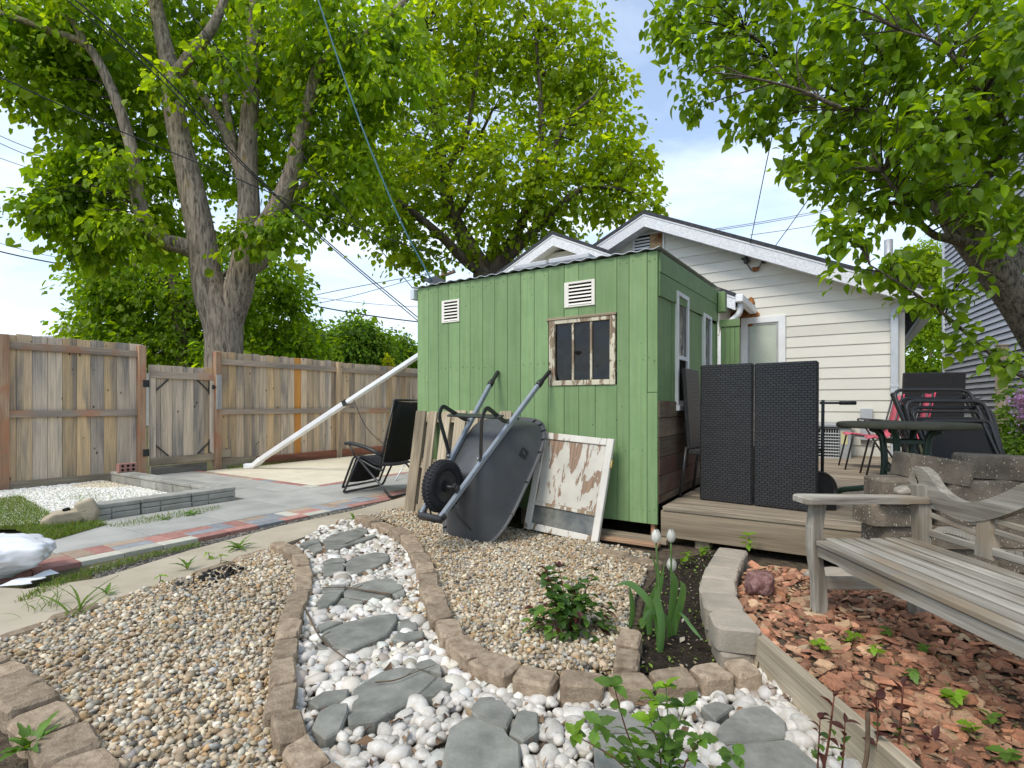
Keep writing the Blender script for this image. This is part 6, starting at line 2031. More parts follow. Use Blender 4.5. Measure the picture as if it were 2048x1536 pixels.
for y in (1.985, 1.44, 0.895):
    zt = 0.60 if y != 1.44 else 0.79
    v = [(-0.016, -0.048, 0.43), (-0.016, 0.048, 0.43), (-0.016, 0.03, zt), (-0.016, -0.03, zt), (0.016, -0.048, 0.43), (0.016, 0.048, 0.43), (0.016, 0.03, zt), (0.016, -0.03, zt)]
    v = [(a_, b_ * 0.8, c_ - 0.4) for a_, b_, c_ in v]
    fixn(ob('back_splat', v, [(0, 1, 2, 3), (7, 6, 5, 4), (0, 4, 5, 1), (1, 5, 6, 2), (2, 6, 7, 3), (3, 7, 4, 0)], m_bench('z'), bn, (XK, y, 0.4)))
for (ya, yb_) in ((2.25, 2.02), (1.95, 1.47), (1.41, 0.93), (0.86, 0.63)):
    for (za, zb) in ((0.575, 0.55), (0.535, 0.51)):
        flip = ya < 1.45
        bar('back_slat', bn, (XK, ya, zb if flip else za), (XK, yb_, za if flip else zb), 0.014, 0.022, m_bench('z'), up=(0, 0, 1))
    pth = smooth_path([(XK, ya, 0.45), (XK, ya * 0.7 + yb_ * 0.3, 0.488), (XK, ya * 0.35 + yb_ * 0.65, 0.495), (XK, yb_, 0.485)], 5)
    m = MB()
    for i in range(len(pth) - 1):
        m.bar(pth[i], pth[i + 1] + (pth[i + 1] - pth[i]) * 0.08, 0.016, 0.026)
    m.build('arched_slat', m_bench('y'), bn)

# ================================================================== SMALL THINGS ON THE GROUND
def faceted(name, parent, loc, size, mat, seed, planes, soft=0.02, sub=4, rot=None, wrinkle=0.0, flat=None, smooth=True):
    """body bounded by random planes: flat facets with slightly softened ridges"""
    r_ = random.Random(seed)
    N = [Vector((0, 0, 1)), Vector((0, 0, -1)), Vector((1, 0, 0)), Vector((-1, 0, 0)), Vector((0, 1, 0)), Vector((0, -1, 0))]
    H = [r_.uniform(0.8, 1.0) for _ in N]
    for _ in range(planes):
        N.append(Vector((r_.gauss(0, 1), r_.gauss(0, 1), r_.gauss(0, 1))).normalized()); H.append(r_.uniform(0.82, 1.08))
    ph = [(Vector((r_.gauss(0, 1), r_.gauss(0, 1), r_.gauss(0, 1))).normalized(), r_.uniform(7, 26), r_.uniform(0, 6)) for _ in range(12)]
    bm = bmesh.new()
    bmesh.ops.create_icosphere(bm, subdivisions=sub, radius=1.0)
    for v in bm.verts:
        d = v.co.normalized()
        rr = min(h / max(1e-3, d.dot(n_)) for n_, h in zip(N, H) if d.dot(n_) > 0.05)
        rr = min(rr, 1.5)
        if wrinkle:
            rr *= 1 - wrinkle * sum(abs(math.sin(d.dot(q) * fr + o_)) ** 4 for q, fr, o_ in ph) / 12
        c = d * rr
        v.co = Vector((c.x * size[0], c.y * size[1], c.z * size[2]))
        if flat is not None and v.co.z < flat:
            v.co.z = flat
    vs = [v.co.copy() for v in bm.verts]; fs = [tuple(x.index for x in f.verts) for f in bm.faces]
    bm.free()
    return ob(name, vs, fs, mat, parent, loc, rot, smooth)
# plastic-wrapped bundle
p = G(-40, 1178)
t = wthing('plastic_bag', 'bulging white plastic bag on the paving at the left edge', 'bag', p.x, p.y)
faceted('bag', t, (p.x - 0.16, p.y + 0.16, 0.125), (0.36, 0.21, 0.135), M_TARP, 5, 16, sub=5, rot=(0, R(4), R(28)), wrinkle=0.22, flat=-0.12)
vs = []
for i in range(9):
    k = i / 8
    vs += [(p.x + 0.08 + 0.06 * k, p.y + 0.02 + 0.26 * k, 0.010 + 0.012 * math.sin(k * 5) ** 2), (p.x + 0.20 + 0.025 * math.sin(k * 14), p.y + 0.04 + 0.20 * k, 0.008 + 0.004 * math.cos(k * 6) ** 2)]
fs = [(2 * i, 2 * i + 1, 2 * i + 3, 2 * i + 2) for i in range(8)]
o = ob('loose_flap', vs, fs, M_TARP, t, (0, 0, 0), None, False); md = o.modifiers.new('thick', 'SOLIDIFY'); md.thickness = 0.003
# broken concrete footing
p = G(122, 1052)
t = wthing('concrete_lump', 'broken tan concrete footing lump lying in the grass', 'concrete lump', p.x, p.y)
faceted('lump', t, (p.x - 0.02, p.y + 0.08, 0.055), (0.18, 0.11, 0.075), M_LUMP, 8, 9, sub=4, rot=(R(4), R(-6), R(35)), wrinkle=0.10)
faceted('raised_end', t, (p.x + 0.11, p.y + 0.15, 0.10), (0.075, 0.09, 0.115), M_LUMP, 12, 8, sub=4, rot=(0, R(-22), R(35)), wrinkle=0.10)
m = MB(); m.tube([(p.x - 0.01, p.y + 0.07, 0.10), (p.x - 0.01, p.y + 0.062, 0.131)], 0.026, 14); m.build('bolt_hole', M_DARKIN, t)
# cored red brick on the border
p = YW(-6.62, -0.80, 0.143)
t = ything('cored_brick', 'red brick with round holes standing on the grey border by the gate', 'brick', -6.62, -0.80, 0.143)
m = MB(); m.box((-6.66, -0.90, 0.145), (-6.58, -0.70, 0.255), 0.003); m.build('brick', M_BRED, t)
m = MB()
for yy in (-0.86, -0.80, -0.74):
    for zz in (0.175, 0.225):
        m.tube([(-6.583, yy, zz), (-6.577, yy, zz)], 0.017, 10)
m.build('core_holes', M_DARKIN, t)
# maroon boulder
p = G(1520, 1190, 0.11)
t = wthing('boulder', 'round maroon boulder behind the block wall', 'boulder', p.x, p.y, 0.11)
faceted('stone', t, (p.x, p.y, 0.16), (0.070, 0.058, 0.066), M_REDST, 4, 14, sub=4, wrinkle=0.15)
p = G(1715, 1175, 0.08)
for k, (u, v) in enumerate(((1690, 1178), (1745, 1190))):
    p = G(u, v, 0.10)
    t = wthing('field_stone', ['left', 'right'][k] + ' of two grey stones lying under the deck edge behind the bench', 'stone', p.x, p.y, 0.09)
    lumpy('stone', t, (p.x, p.y + 0.12, 0.13), (0.14, 0.06, 0.04), M_CAPST, 30 + k, 0.12, 2)
p = G(1560, 1150, 0.1)
# twigs
def twig(label, pts, r0, z=0.045):
    W = [G(u, v, z) for u, v in pts]
    t = wthing('twig', label, 'twig', W[0].x, W[0].y, z - 0.01)
    path = smooth_path([w_ + Vector((0, 0, random.uniform(-0.002, 0.004))) for w_ in W], 4)
    n = len(path)
    tube('stem', t, path, [r0 * (1 - 0.65 * i / n) for i in range(n)], M_TWIG, 6)
    k = n // 2
    q_ = path[k]
    tube('side_shoot', t, [q_, q_ + Vector((0.03, 0.035, 0.008))], r0 * 0.4, M_TWIG, 5)
twig('long brown twig across the third stepping stone', [(782, 1189), (730, 1181), (690, 1176), (640, 1175)], 0.0055)
twig('crooked brown twig beside the fourth stepping stone', [(612, 1222), (626, 1248), (640, 1276), (665, 1298), (700, 1322)], 0.005)
twig('thin dark twig on the largest whole stepping stone', [(750, 1365), (790, 1360), (830, 1344), (870, 1329)], 0.0028)
# burnt charcoal patch in the left gravel
p = G(425, 1168)
CH = gp([(330, 1185), (400, 1150), (470, 1135), (500, 1142), (440, 1170), (410, 1190), (350, 1195)])
P = scatter(CH, 0.022)
P = P[rng.random(len(P)) < 0.28]
V, Fc = stones(P, 0.020, 0.010, (1.4, 0.8, 0.5), T1, 0.4, 0.5)
c = pick([(0.012, 0.012, 0.012), (0.03, 0.027, 0.025)], [3, 1], len(P))
tag(bigmesh('charcoal', V.reshape(-1, 3), Fc.reshape(-1, 3), attr_mat('charcoal', 0.8), np.repeat(c[:, None], 12, 1).reshape(-1, 3), smooth=False), 'scattered black charcoal bits at the top of the left gravel', 'charcoal', None, 'stuff')
# dry leaf litter among the pebbles
P = scatter(WHITE, 0.055, HOLES, 0.5)
P = P[rng.random(len(P)) < (0.35 + 0.55 * (np.sin(P[:, 0] * 9) * np.sin(P[:, 1] * 7) > 0.2))]
n = len(P)
tv = np.array([(-0.5, 0, 0), (0, 0.28, 0.12), (0.5, 0, -0.05), (0, -0.28, 0.1)])
V = np.einsum('nij,nkj->nki', rotmats(n, 0.6), tv[None] * (0.030 * np.exp(rng.normal(0, 0.4, (n, 1, 1))))) + np.concatenate([P, np.full((n, 1), 0.024)], 1)[:, None]
Fc = np.array([(0, 1, 2), (0, 2, 3)])[None] + (np.arange(n) * 4)[:, None, None]
c = pick([(0.17, 0.105, 0.06), (0.26, 0.18, 0.11), (0.10, 0.065, 0.04)], [3, 2, 2], n)
tag(bigmesh('leaf_litter', V.reshape(-1, 3), Fc.reshape(-1, 3), attr_mat('dry_leaf', 0.9), np.repeat(c[:, None], 4, 1).reshape(-1, 3), smooth=False), 'dry brown leaf bits scattered among the white pebbles', 'leaf litter', None, 'stuff')

P = scatter(REDBED, 0.032, (), 0.5)
P = P[rng.random(len(P)) < 0.55]
n = len(P)
V = np.einsum('nij,nkj->nki', rotmats(n, 0.5), (tv * np.array([1.6, 0.5, 1]))[None] * (0.016 * np.exp(rng.normal(0, 0.4, (n, 1, 1))))) + np.concatenate([P, np.full((n, 1), 0.119)], 1)[:, None]
Fc = np.array([(0, 1, 2), (0, 2, 3)])[None] + (np.arange(n) * 4)[:, None, None]
c = pick([(0.12, 0.075, 0.045), (0.22, 0.15, 0.09), (0.05, 0.035, 0.025), (0.10, 0.13, 0.03)], [3, 2, 2, 1.2], n)
tag(bigmesh('bed_litter', V.reshape(-1, 3), Fc.reshape(-1, 3), attr_mat('dry_leaf', 0.9), np.repeat(c[:, None], 4, 1).reshape(-1, 3), smooth=False), 'dry stalks and leaf bits among the red stone chips', 'leaf litter', None, 'stuff')

# ================================================================== SMALL PLANTS
def leaf_mat(name, c, trans=0.35, rough=0.5, through=(2.0, 1.8, 0.4)):
    if name in MATS:
        return MATS[name]
    m, t, p, o = nmat(name)
    v = coords(t)
    n = noise(t, v, 3.0, 3, 0.6)
    r = ramp(t, [(0.3, tuple(x * 0.82 for x in c)), (0.7, tuple(x * 1.12 for x in c))])
    t.links.new(n, r.inputs[0])
    col = objval(t, r.outputs[0], 0.72 if c[0] < 0.5 else 0.95, 1.25 if c[0] < 0.5 else 1.03)
    t.links.new(col, p.inputs['Base Color'])
    p.inputs['Roughness'].default_value = rough
    p.inputs['Specular IOR Level'].default_value = 0.35
    tr = t.nodes.new('ShaderNodeBsdfTranslucent')
    t.links.new(mixc(t, 'MULTIPLY', 1.0, col, through), tr.inputs['Color'])
    ms = t.nodes.new('ShaderNodeMixShader')
    ms.inputs[0].default_value = trans
    t.links.new(p.outputs[0], ms.inputs[1]); t.links.new(tr.outputs[0], ms.inputs[2]); t.links.new(ms.outputs[0], o.inputs[0])
    MATS[name] = m
    return m
L_GREEN = leaf_mat('leaf_mid_green', (0.105, 0.205, 0.03))
L_DARK = leaf_mat('leaf_dark_green', (0.05, 0.11, 0.02))
L_LIME = leaf_mat('leaf_lime', (0.19, 0.34, 0.025), 0.4)
L_BLUE = leaf_mat('leaf_tulip_green', (0.11, 0.215, 0.075), 0.35, 0.45)
L_RED = leaf_mat('leaf_maroon', (0.085, 0.028, 0.022), 0.3)
L_GRASS = leaf_mat('grass_blade', (0.11, 0.19, 0.025), 0.35)
M_STEMG = plain('green_stem', (0.07, 0.13, 0.035), (0.10, 0.17, 0.05), 0.6, 30)
M_STEMR = plain('red_brown_stem', (0.11, 0.035, 0.022), (0.16, 0.06, 0.035), 0.55, 30)
def leaf_geo(wd=0.5, curl=0.18, fold=0.12, serr=0.0, n=6, tip=1.0):
    """unit leaf along +y, from base at the origin"""
    v, f = [], []
    for i in range(n + 1):
        k = i / n
        w = wd / 2 * (math.sin(PI * k ** 0.8) ** 0.9) if 0 < i < n else 0.012
        if serr and 0 < i < n:
            w *= 1 + serr * (1 if i % 2 else -1)
        z = -curl * k * k + 0.04 * math.sin(PI * k)
        v += [(-w, k, z + fold * w * 1.4), (0, k, z), (w, k, z + fold * w * 1.4)]
    for i in range(n):
        a = i * 3
        f += [(a, a + 1, a + 4, a + 3), (a + 1, a + 2, a + 5, a + 4)]
    return v, f
def leaf_me(name, mat, **kw):
    v, f = leaf_geo(**kw)
    me = bpy.data.meshes.new(name)
    me.from_pydata(v, [], f)
    me.polygons.foreach_set('use_smooth', [True] * len(me.polygons))
    me.materials.append(mat)
    return me
def orient(d, up=Vector((0, 0, 1))):
    y = d.normalized()
    x = y.cross(up)
    if x.length < 1e-3:
        x = Vector((1, 0, 0))
    x.normalize()
    z = x.cross(y)
    return Matrix((x, y, z)).transposed()
def put_leaf(parent, me, base, d, s, roll=0.0, name='leaf'):
    o = bpy.data.objects.new(name, me)
    COL.objects.link(o)
    o.parent = parent
    M_ = orient(Vector(d)) @ Matrix.Rotation(roll, 3, 'Y')
    o.location = Vector(base) - BASE.get(parent.name, Vector((0, 0, 0)))
    o.rotation_euler = M_.to_euler()
    o.scale = (s, s, s)
    return o
def rdir(el_lo, el_hi, az=None):
    a = random.uniform(0, 2 * PI) if az is None else az
    e = R(random.uniform(el_lo, el_hi))
    return Vector((math.cos(a) * math.cos(e), math.sin(a) * math.cos(e), math.sin(e)))
ME_WEED = leaf_me('leaf', L_GREEN, wd=0.26, curl=0.35, fold=0.3, serr=0.25, n=8)
ME_SEED = leaf_me('leaf', L_LIME, wd=0.62, curl=0.2, fold=0.15, serr=0.16, n=8)
ME_SEEDG = leaf_me('leaf', L_GREEN, wd=0.62, curl=0.2, fold=0.15, serr=0.16, n=8)
ME_ROSE = leaf_me('leaf', L_DARK, wd=0.62, curl=0.15, fold=0.2, serr=0.05, n=8)
ME_ROSE2 = leaf_me('leaf', L_GREEN, wd=0.62, curl=0.15, fold=0.2, serr=0.05, n=8)
ME_MAROON = leaf_me('leaf', L_RED, wd=0.5, curl=0.3, fold=0.3, n=6)
ME_BLADE = leaf_me('blade', L_GRASS, wd=0.05, curl=0.6, fold=0.2, n=6)
def weed(label, u, v, n, s, me=ME_WEED, z=0.0, el=(15, 65), cat='weed', name='weed'):
    p = G(u, v, z)
    t = wthing(name, label, cat, p.x, p.y, z, 'weeds along the paving and beds')
    for i in range(n):
        put_leaf(t, me, p + Vector((0, 0, 0.004)), rdir(*el, az=2 * PI * i / n + random.uniform(-0.4, 0.4)), s * random.uniform(0.65, 1.15), random.uniform(-0.4, 0.4))
    return t
weed('leafy dandelion on the concrete near the edging corner', 478, 1098, 9, 0.11)
weed('upright broad leaved weed between concrete path and left gravel', 375, 1140, 5, 0.095, el=(45, 80))
weed('small weed beside the kerb left of the lime seedling', 212, 1190, 6, 0.07)
weed('low dandelion rosette on the pavers by the grey border', 385, 1030, 8, 0.12, el=(8, 40))
weed('single weed at the front of the grey ledge border', 330, 1040, 6, 0.10, el=(5, 30))
weed('sprout at the corner where path and white pebbles meet', 708, 1044, 7, 0.075, el=(35, 80))
weed('green weed tuft by the bottom left edging blocks', 60, 1505, 14, 0.10, el=(30, 75))
weed('bright weed growing from the grey border corner', 373, 985, 6, 0.09, ME_SEED, 0.02, (30, 70))
def seedling(label, u, v, h, n, s, me=ME_SEED, z=0.0):
    p = G(u, v, z)
    t = wthing('seedling', label, 'seedling', p.x, p.y, z, 'seedlings')
    tip = p + Vector((random.uniform(-0.01, 0.01), 0, h))
    tube('stem', t, [p, p.lerp(tip, 0.5) + Vector((0.004, 0, 0)), tip], 0.0022, M_STEMR, 5)
    for i in range(n):
        k = 1 - 0.55 * (i // 3) / max(1, n // 3)
        put_leaf(t, me, p.lerp(tip, k), rdir(-25, 25, az=2.1 * i + random.uniform(-0.3, 0.3)), s * random.uniform(0.8, 1.15), random.uniform(-0.5, 0.5))
    return t
seedling('lime maple seedling at the kerb of the left gravel', 440, 1130, 0.055, 4, 0.05)
seedling('pale seedling beside the kerb, second from the edging corner', 418, 1118, 0.04, 4, 0.045)
seedling('tiny seedling in the kerb above the long gravel bed', 318, 1168, 0.045, 4, 0.035)
seedling('tall lime seedling in front of the deck skirt', 1497, 1120, 0.16, 10, 0.060)
seedling('lime leafy seedling behind the tulips', 1372, 1135, 0.09, 11, 0.052)
seedling('lime seedling right of the tulips against the deck', 1405, 1118, 0.07, 9, 0.05)
seedling('two leaved shoot in the black soil by the front blocks', 1440, 1322, 0.05, 3, 0.055)
seedling('small green seedling at the inner tulip blocks', 1285, 1268, 0.06, 5, 0.045, ME_SEEDG)
for k, (u, v, lab, me) in enumerate(((1775, 1262, 'green seedling in the red chips under the bench stretcher', ME_SEEDG), (1705, 1275, 'small lime seedling in the red chips near the front bench leg', ME_SEED), (1752, 1300, 'bright seedling in the middle of the red chips', ME_SEED), (1860, 1300, 'green seedling under the bench front rail', ME_SEEDG), (1905, 1400, 'largest bright seedling in the red chips at lower right', ME_SEED), (1985, 1445, 'dark green seedling near the right edge of the red chips', ME_SEEDG), (1945, 1462, 'lime seedling in the lower right of the red chips', ME_SEED), (1640, 1290, 'tiny lime leaf pair on the red chips', ME_SEED), (2015, 1520, 'seedling at the bottom right corner of the chips', ME_SEEDG), (1830, 1350, 'small seedling between red chips in the centre right', ME_SEEDG))):
    seedling(lab, u, v + 14, 0.035, 5 if k != 4 else 9, 0.04, me, 0.115)
for k, (u, v, lab) in enumerate(((1135, 1405, 'tiny lime sprout in front of two middle edging blocks'), (1405, 1378, 'tiny sprout in front of the right edging blocks'), (1490, 1360, 'green sprout at the end of the front edging row'), (1440, 1382, 'tiny sprout left of the timber edge'))):
    seedling(lab, u, v, 0.025, 6, 0.022)
# grass tufts
def tuft(label, u, v, n, h, z=0.0, spread=0.05):
    p = G(u, v, z)
    t = wthing('grass_tuft', label, 'grass', p.x, p.y, z, 'grass tufts')
    for i in range(n):
        put_leaf(t, ME_BLADE, p + Vector((random.gauss(0, spread), random.gauss(0, spread), 0)), rdir(45, 85), h * random.uniform(0.6, 1.2), random.uniform(-1, 1), 'blade')
tuft('tall grass tuft at the edge of the left gravel', 155, 1235, 12, 0.20, spread=0.02)
tuft('short grass tuft in the crack of the concrete path', 95, 1215, 26, 0.09)
tuft('thin grass tuft on the white stone square', 150, 1000, 24, 0.10, 0.02, 0.10)
tuft('grass sprigs in the middle of the white stones', 225, 998, 22, 0.09, 0.02, 0.14)
# mown grass at the left, and the grassy joint
def grass(name, poly, label, sp, h):
    P = scatter(poly, sp, (), 0.5)
    n = len(P)
    az = rng.uniform(0, 2 * PI, n); ln = h * np.exp(rng.normal(0, 0.35, n)); lean = rng.uniform(0.1, 0.9, n)
    d = np.stack([np.cos(az) * lean, np.sin(az) * lean, np.ones(n)], 1)
    side_ = np.stack([-np.sin(az), np.cos(az), np.zeros(n)], 1) * 0.0022
    b0 = np.concatenate([P, np.full((n, 1), 0.0)], 1)
    m1 = b0 + d * ln[:, None] * 0.55
    tp = b0 + (d * np.array([1.9, 1.9, 0.9])) * ln[:, None]
    V = np.stack([b0 - side_, b0 + side_, m1 + side_ * 0.8, m1 - side_ * 0.8, tp], 1)
    Fc = np.array([(0, 1, 2), (0, 2, 3), (3, 2, 4)])[None] + (np.arange(n) * 5)[:, None, None]
    c = pick([(0.10, 0.17, 0.022), (0.15, 0.22, 0.035), (0.20, 0.20, 0.06), (0.07, 0.13, 0.02)], [4, 4, 1.5, 2], n)
    o = bigmesh(name, V.reshape(-1, 3), Fc.reshape(-1, 3), attr_mat('grass_blades', 0.55, 0.3, 0.35), np.repeat(c[:, None], 5, 1).reshape(-1, 3), smooth=False)
    tag(o, label, 'grass', None, 'stuff')
GR1 = gp([(-120, 1000), (0, 1000), (40, 995), (75, 1015), (120, 1042), (185, 1045), (215, 1050), (120, 1078), (90, 1085), (30, 1060), (-120, 1060)])
sheet('lawn_patch', GR1, 0.006, plain('lawn_soil', (0.10, 0.11, 0.035), (0.15, 0.17, 0.05), 0.95, 12, 0.1, bs=0.8, bd=0.02), 'small grassy patch beside the white stone square', 'lawn')
grass('lawn_grass', GR1, 'short green grass around the broken concrete lump', 0.011, 0.035)
GR2 = gp([(60, 1186), (110, 1160), (190, 1137), (260, 1119), (400, 1086), (400, 1093), (300, 1117), (200, 1146), (120, 1172), (60, 1200), (30, 1206)])
grass('joint_grass', GR2, 'green grass growing in the joint beside the brick pavers', 0.012, 0.022)
GR3 = gp([(455, 935), (500, 925), (590, 915), (690, 900), (830, 885), (830, 892), (700, 906), (600, 922), (500, 937), (455, 940)])
grass('fence_grass', GR3, 'mossy grass strip at the foot of the long fence', 0.03, 0.05)
GR4 = gp([(205, 1056), (270, 1040), (380, 1022), (440, 1012), (440, 1020), (380, 1033), (270, 1054)])
grass('border_grass', GR4, 'grass sprigs at the foot of the ledge stone border', 0.022, 0.03)
TS = scatter(TULIP, 0.035)
# little green ground cover in the tulip soil
n = len(TS)
tv = np.array([(-0.5, 0, 0), (0, 0.3, 0.1), (0.5, 0, 0), (0, -0.3, 0.1)])
V = np.einsum('nij,nkj->nki', rotmats(n, 0.5), tv[None] * (0.012 * np.exp(rng.normal(0, 0.5, (n, 1, 1))))) + np.concatenate([TS, np.full((n, 1), 0.008)], 1)[:, None]
Fc = np.array([(0, 1, 2), (0, 2, 3)])[None] + (np.arange(n) * 4)[:, None, None]
c = pick([(0.14, 0.22, 0.03), (0.3, 0.22, 0.14), (0.36, 0.32, 0.26)], [3, 1, 1], n)
tag(bigmesh('soil_sprouts', V.reshape(-1, 3), Fc.reshape(-1, 3), attr_mat('sprout', 0.7), np.repeat(c[:, None], 4, 1).reshape(-1, 3), smooth=False), 'tiny sprouts and crumbs on the black tulip soil', 'sprouts', None, 'stuff')
GR5 = [tuple(G(u, v, 0.11))[:2] for u, v in ((1820, 1230), (1960, 1290), (2048, 1330), (2048, 1370), (1930, 1330), (1830, 1280))]

# tulips
M_PETAL = leaf_mat('tulip_petal', (0.74, 0.73, 0.66), 0.3, 0.45, (1.0, 1.0, 0.9))
def strap(t, pts, w, mat, nm='leaf'):
    path = smooth_path(pts, 5)
    n = len(path)
    v, f = [], []
    for i, p in enumerate(path):
        k = i / (n - 1)
        a, b_ = path[max(0, i - 1)], path[min(n - 1, i + 1)]
        tg = (b_ - a).normalized()
        sd = tg.cross(Vector((0.35, -1, 0.25))).normalized()
        ww = w * (0.35 + 0.65 * math.sin(PI * min(1, k * 0.75 + 0.22))) * (1 - max(0, k - 0.75) * 3.9) / 2
        nr = tg.cross(sd)
        v += [p - sd * ww + nr * ww * 0.35, p, p + sd * ww + nr * ww * 0.35]
    for i in range(n - 1):
        a = i * 3
        f += [(a, a + 1, a + 4, a + 3), (a + 1, a + 2, a + 5, a + 4)]
    return ob(nm, v, f, mat, t, (0, 0, 0), None, True)
def tulip(label, base, top, leaves, open_=0.0):
    b_, tp = G(*base), None
    tp = At(top[0], top[1], b_.y + 0.0)
    t = wthing('tulip', label, 'tulip', b_.x, b_.y, 0, 'white tulips')
    tube('stem', t, smooth_path([b_, b_.lerp(tp, 0.5) + Vector((0.006, 0.004, 0)), tp], 5), 0.0042, M_STEMG, 8)
    pv, pf = [], []
    fl = MB()
    for k in range(6):
        a = k * PI / 3
        inner = 0.85 if k % 2 else 1.0
        v, f = [], []
        for i in range(7):
            q_ = i / 6
            rr = 0.021 * inner * (math.sin(PI * (0.12 + 0.80 * q_)) ** 0.8) + open_ * q_ * 0.006
            w = 0.62 * math.sin(PI * (0.1 + 0.82 * q_)) + 0.08
            for j in (-1, 0, 1):
                aa = a + j * w * 0.9
                v.append(tp + Vector((math.cos(aa) * rr, math.sin(aa) * rr, 0.058 * q_ - 0.004 * abs(j) * q_)))
        for i in range(6):
            for j in range(2):
                f.append((i * 3 + j, i * 3 + j + 1, i * 3 + j + 4, i * 3 + j + 3))
        fl.add(v, f)
    fl.build('flower', M_PETAL, t, True)
    for lp, w in leaves:
        strap(t, lp, w * 0.82, L_BLUE)
    return t
def lp(*uvy):
    return [At(u, v, y) for u, v, y in uvy]
by = G(1325, 1300).y
tulip('white tulip at the top left of the three', (1322, 1298), (1312, 1086), [(lp((1320, 1312, by), (1318, 1250, by), (1300, 1205, by - 0.02), (1262, 1168, by - 0.03), (1226, 1172, by - 0.04)), 0.040), (lp((1322, 1310, by - 0.01), (1325, 1250, by - 0.03), (1316, 1200, by - 0.04), (1310, 1175, by - 0.05)), 0.045), (lp((1300, 1270, by + 0.1), (1302, 1230, by + 0.1), (1320, 1180, by + 0.1), (1330, 1120, by + 0.08)), 0.038)])
tulip('white tulip at the top right of the three', (1338, 1272), (1342, 1084), [(lp((1340, 1275, by + 0.12), (1348, 1200, by + 0.1), (1352, 1165, by + 0.08), (1336, 1130, by + 0.05)), 0.046), (lp((1345, 1272, by + 0.1), (1362, 1215, by + 0.06), (1368, 1180, by + 0.02), (1360, 1160, by)), 0.05), (lp((1290, 1260, by + 0.16), (1296, 1215, by + 0.15), (1318, 1160, by + 0.14), (1300, 1100, by + 0.12)), 0.034)])
tulip('white tulip lower than the other two, nearest the wall', (1352, 1262), (1343, 1142), [(lp((1352, 1270, by + 0.05), (1360, 1225, by + 0.02), (1385, 1255, by - 0.06), (1408, 1284, by - 0.1)), 0.024), (lp((1345, 1268, by + 0.05), (1330, 1235, by), (1300, 1225, by - 0.03), (1280, 1258, by - 0.06)), 0.036), (lp((1262, 1255, by + 0.2), (1266, 1215, by + 0.2), (1258, 1165, by + 0.2)), 0.034)], 0.5)

# rose bush with maroon tips in the right gravel
p = G(1140, 1268)
t = wthing('rose_bush', 'low leafy rose bush with maroon new tips growing in the gravel', 'shrub', p.x, p.y)
for i in range(15):
    d = rdir(38, 82)
    tip = p + Vector((d.x * 1.15, d.y * 0.7, d.z)) * random.uniform(0.12, 0.24)
    if i < 5:
        tip = p + Vector((random.uniform(-0.14, 0.14), random.uniform(-0.08, 0.08), random.uniform(0.22, 0.34)))
    path = smooth_path([p + Vector((d.x, d.y, 0)) * 0.03, p.lerp(tip, 0.55) + Vector((0, 0, 0.02)), tip], 4)
    tube('stem', t, path, [0.003 * (1 - 0.6 * k / len(path)) for k in range(len(path))], M_STEMR if i < 6 else M_STEMG, 5)
    for k in range(3, len(path), 1):
        az0 = random.uniform(0, 6.28)
        for j in range(2):
            put_leaf(t, random.choice([ME_ROSE, ME_ROSE, ME_ROSE2]), path[k], rdir(-25, 25, az0 + PI * j + random.uniform(-0.5, 0.5)), random.uniform(0.034, 0.056), random.uniform(-0.5, 0.5))
    if i < 6:
        for j in range(5):
            put_leaf(t, ME_MAROON, path[-1], rdir(5, 60, 1.26 * j), random.uniform(0.024, 0.04), random.uniform(-0.4, 0.4))
for i in range(165):
    a = random.uniform(0, 6.28); rr = math.sqrt(random.random()) * 0.17
    put_leaf(t, random.choice([ME_ROSE, ME_ROSE2, ME_ROSE, ME_MAROON]), p + Vector((math.cos(a) * rr * 1.05, math.sin(a) * rr * 0.6, random.uniform(0.02, 0.13))), rdir(-30, 20, a + random.uniform(-0.6, 0.6)), random.uniform(0.036, 0.056), random.uniform(-0.4, 0.4))

# green rose shoots in the near foreground
p = G(1330, 1650)
t = wthing('rose_shoots', 'bright green leafy rose shoots rising at the bottom edge', 'shrub', p.x, p.y)
for i, (u, v) in enumerate(((1228, 1372), (1332, 1375), (1200, 1450), (1300, 1440), (1370, 1412), (1280, 1490), (1400, 1480), (1240, 1505), (1350, 1500), (1150, 1470), (1470, 1510), (1310, 1400))):
    tip = At(u, v, 1.28 + random.uniform(-0.12, 0.10))
    path = smooth_path([p + Vector((random.gauss(0, 0.03), random.gauss(0, 0.03), 0)), p.lerp(tip, 0.55) + Vector((random.gauss(0, 0.02), 0, 0.02)), tip], 5)
    tube('stem', t, path, [0.0028 * (1 - 0.6 * k / len(path)) for k in range(len(path))], M_STEMR if i % 3 == 0 else M_STEMG, 5)
    for k in range(4, len(path), 2):
        az0 = random.uniform(0, 6.28)
        for j in range(2):
            put_leaf(t, random.choice([ME_ROSE2, ME_ROSE2, ME_SEEDG]), path[k], rdir(-15, 40, az0 + PI * j + random.uniform(-0.5, 0.5)), random.uniform(0.032, 0.05), random.uniform(-0.6, 0.6))
    for j in range(3):
        put_leaf(t, ME_SEED if i % 2 else ME_SEEDG, path[-1], rdir(-5, 45, 2.1 * j + random.random()), random.uniform(0.034, 0.05), random.uniform(-0.5, 0.5))
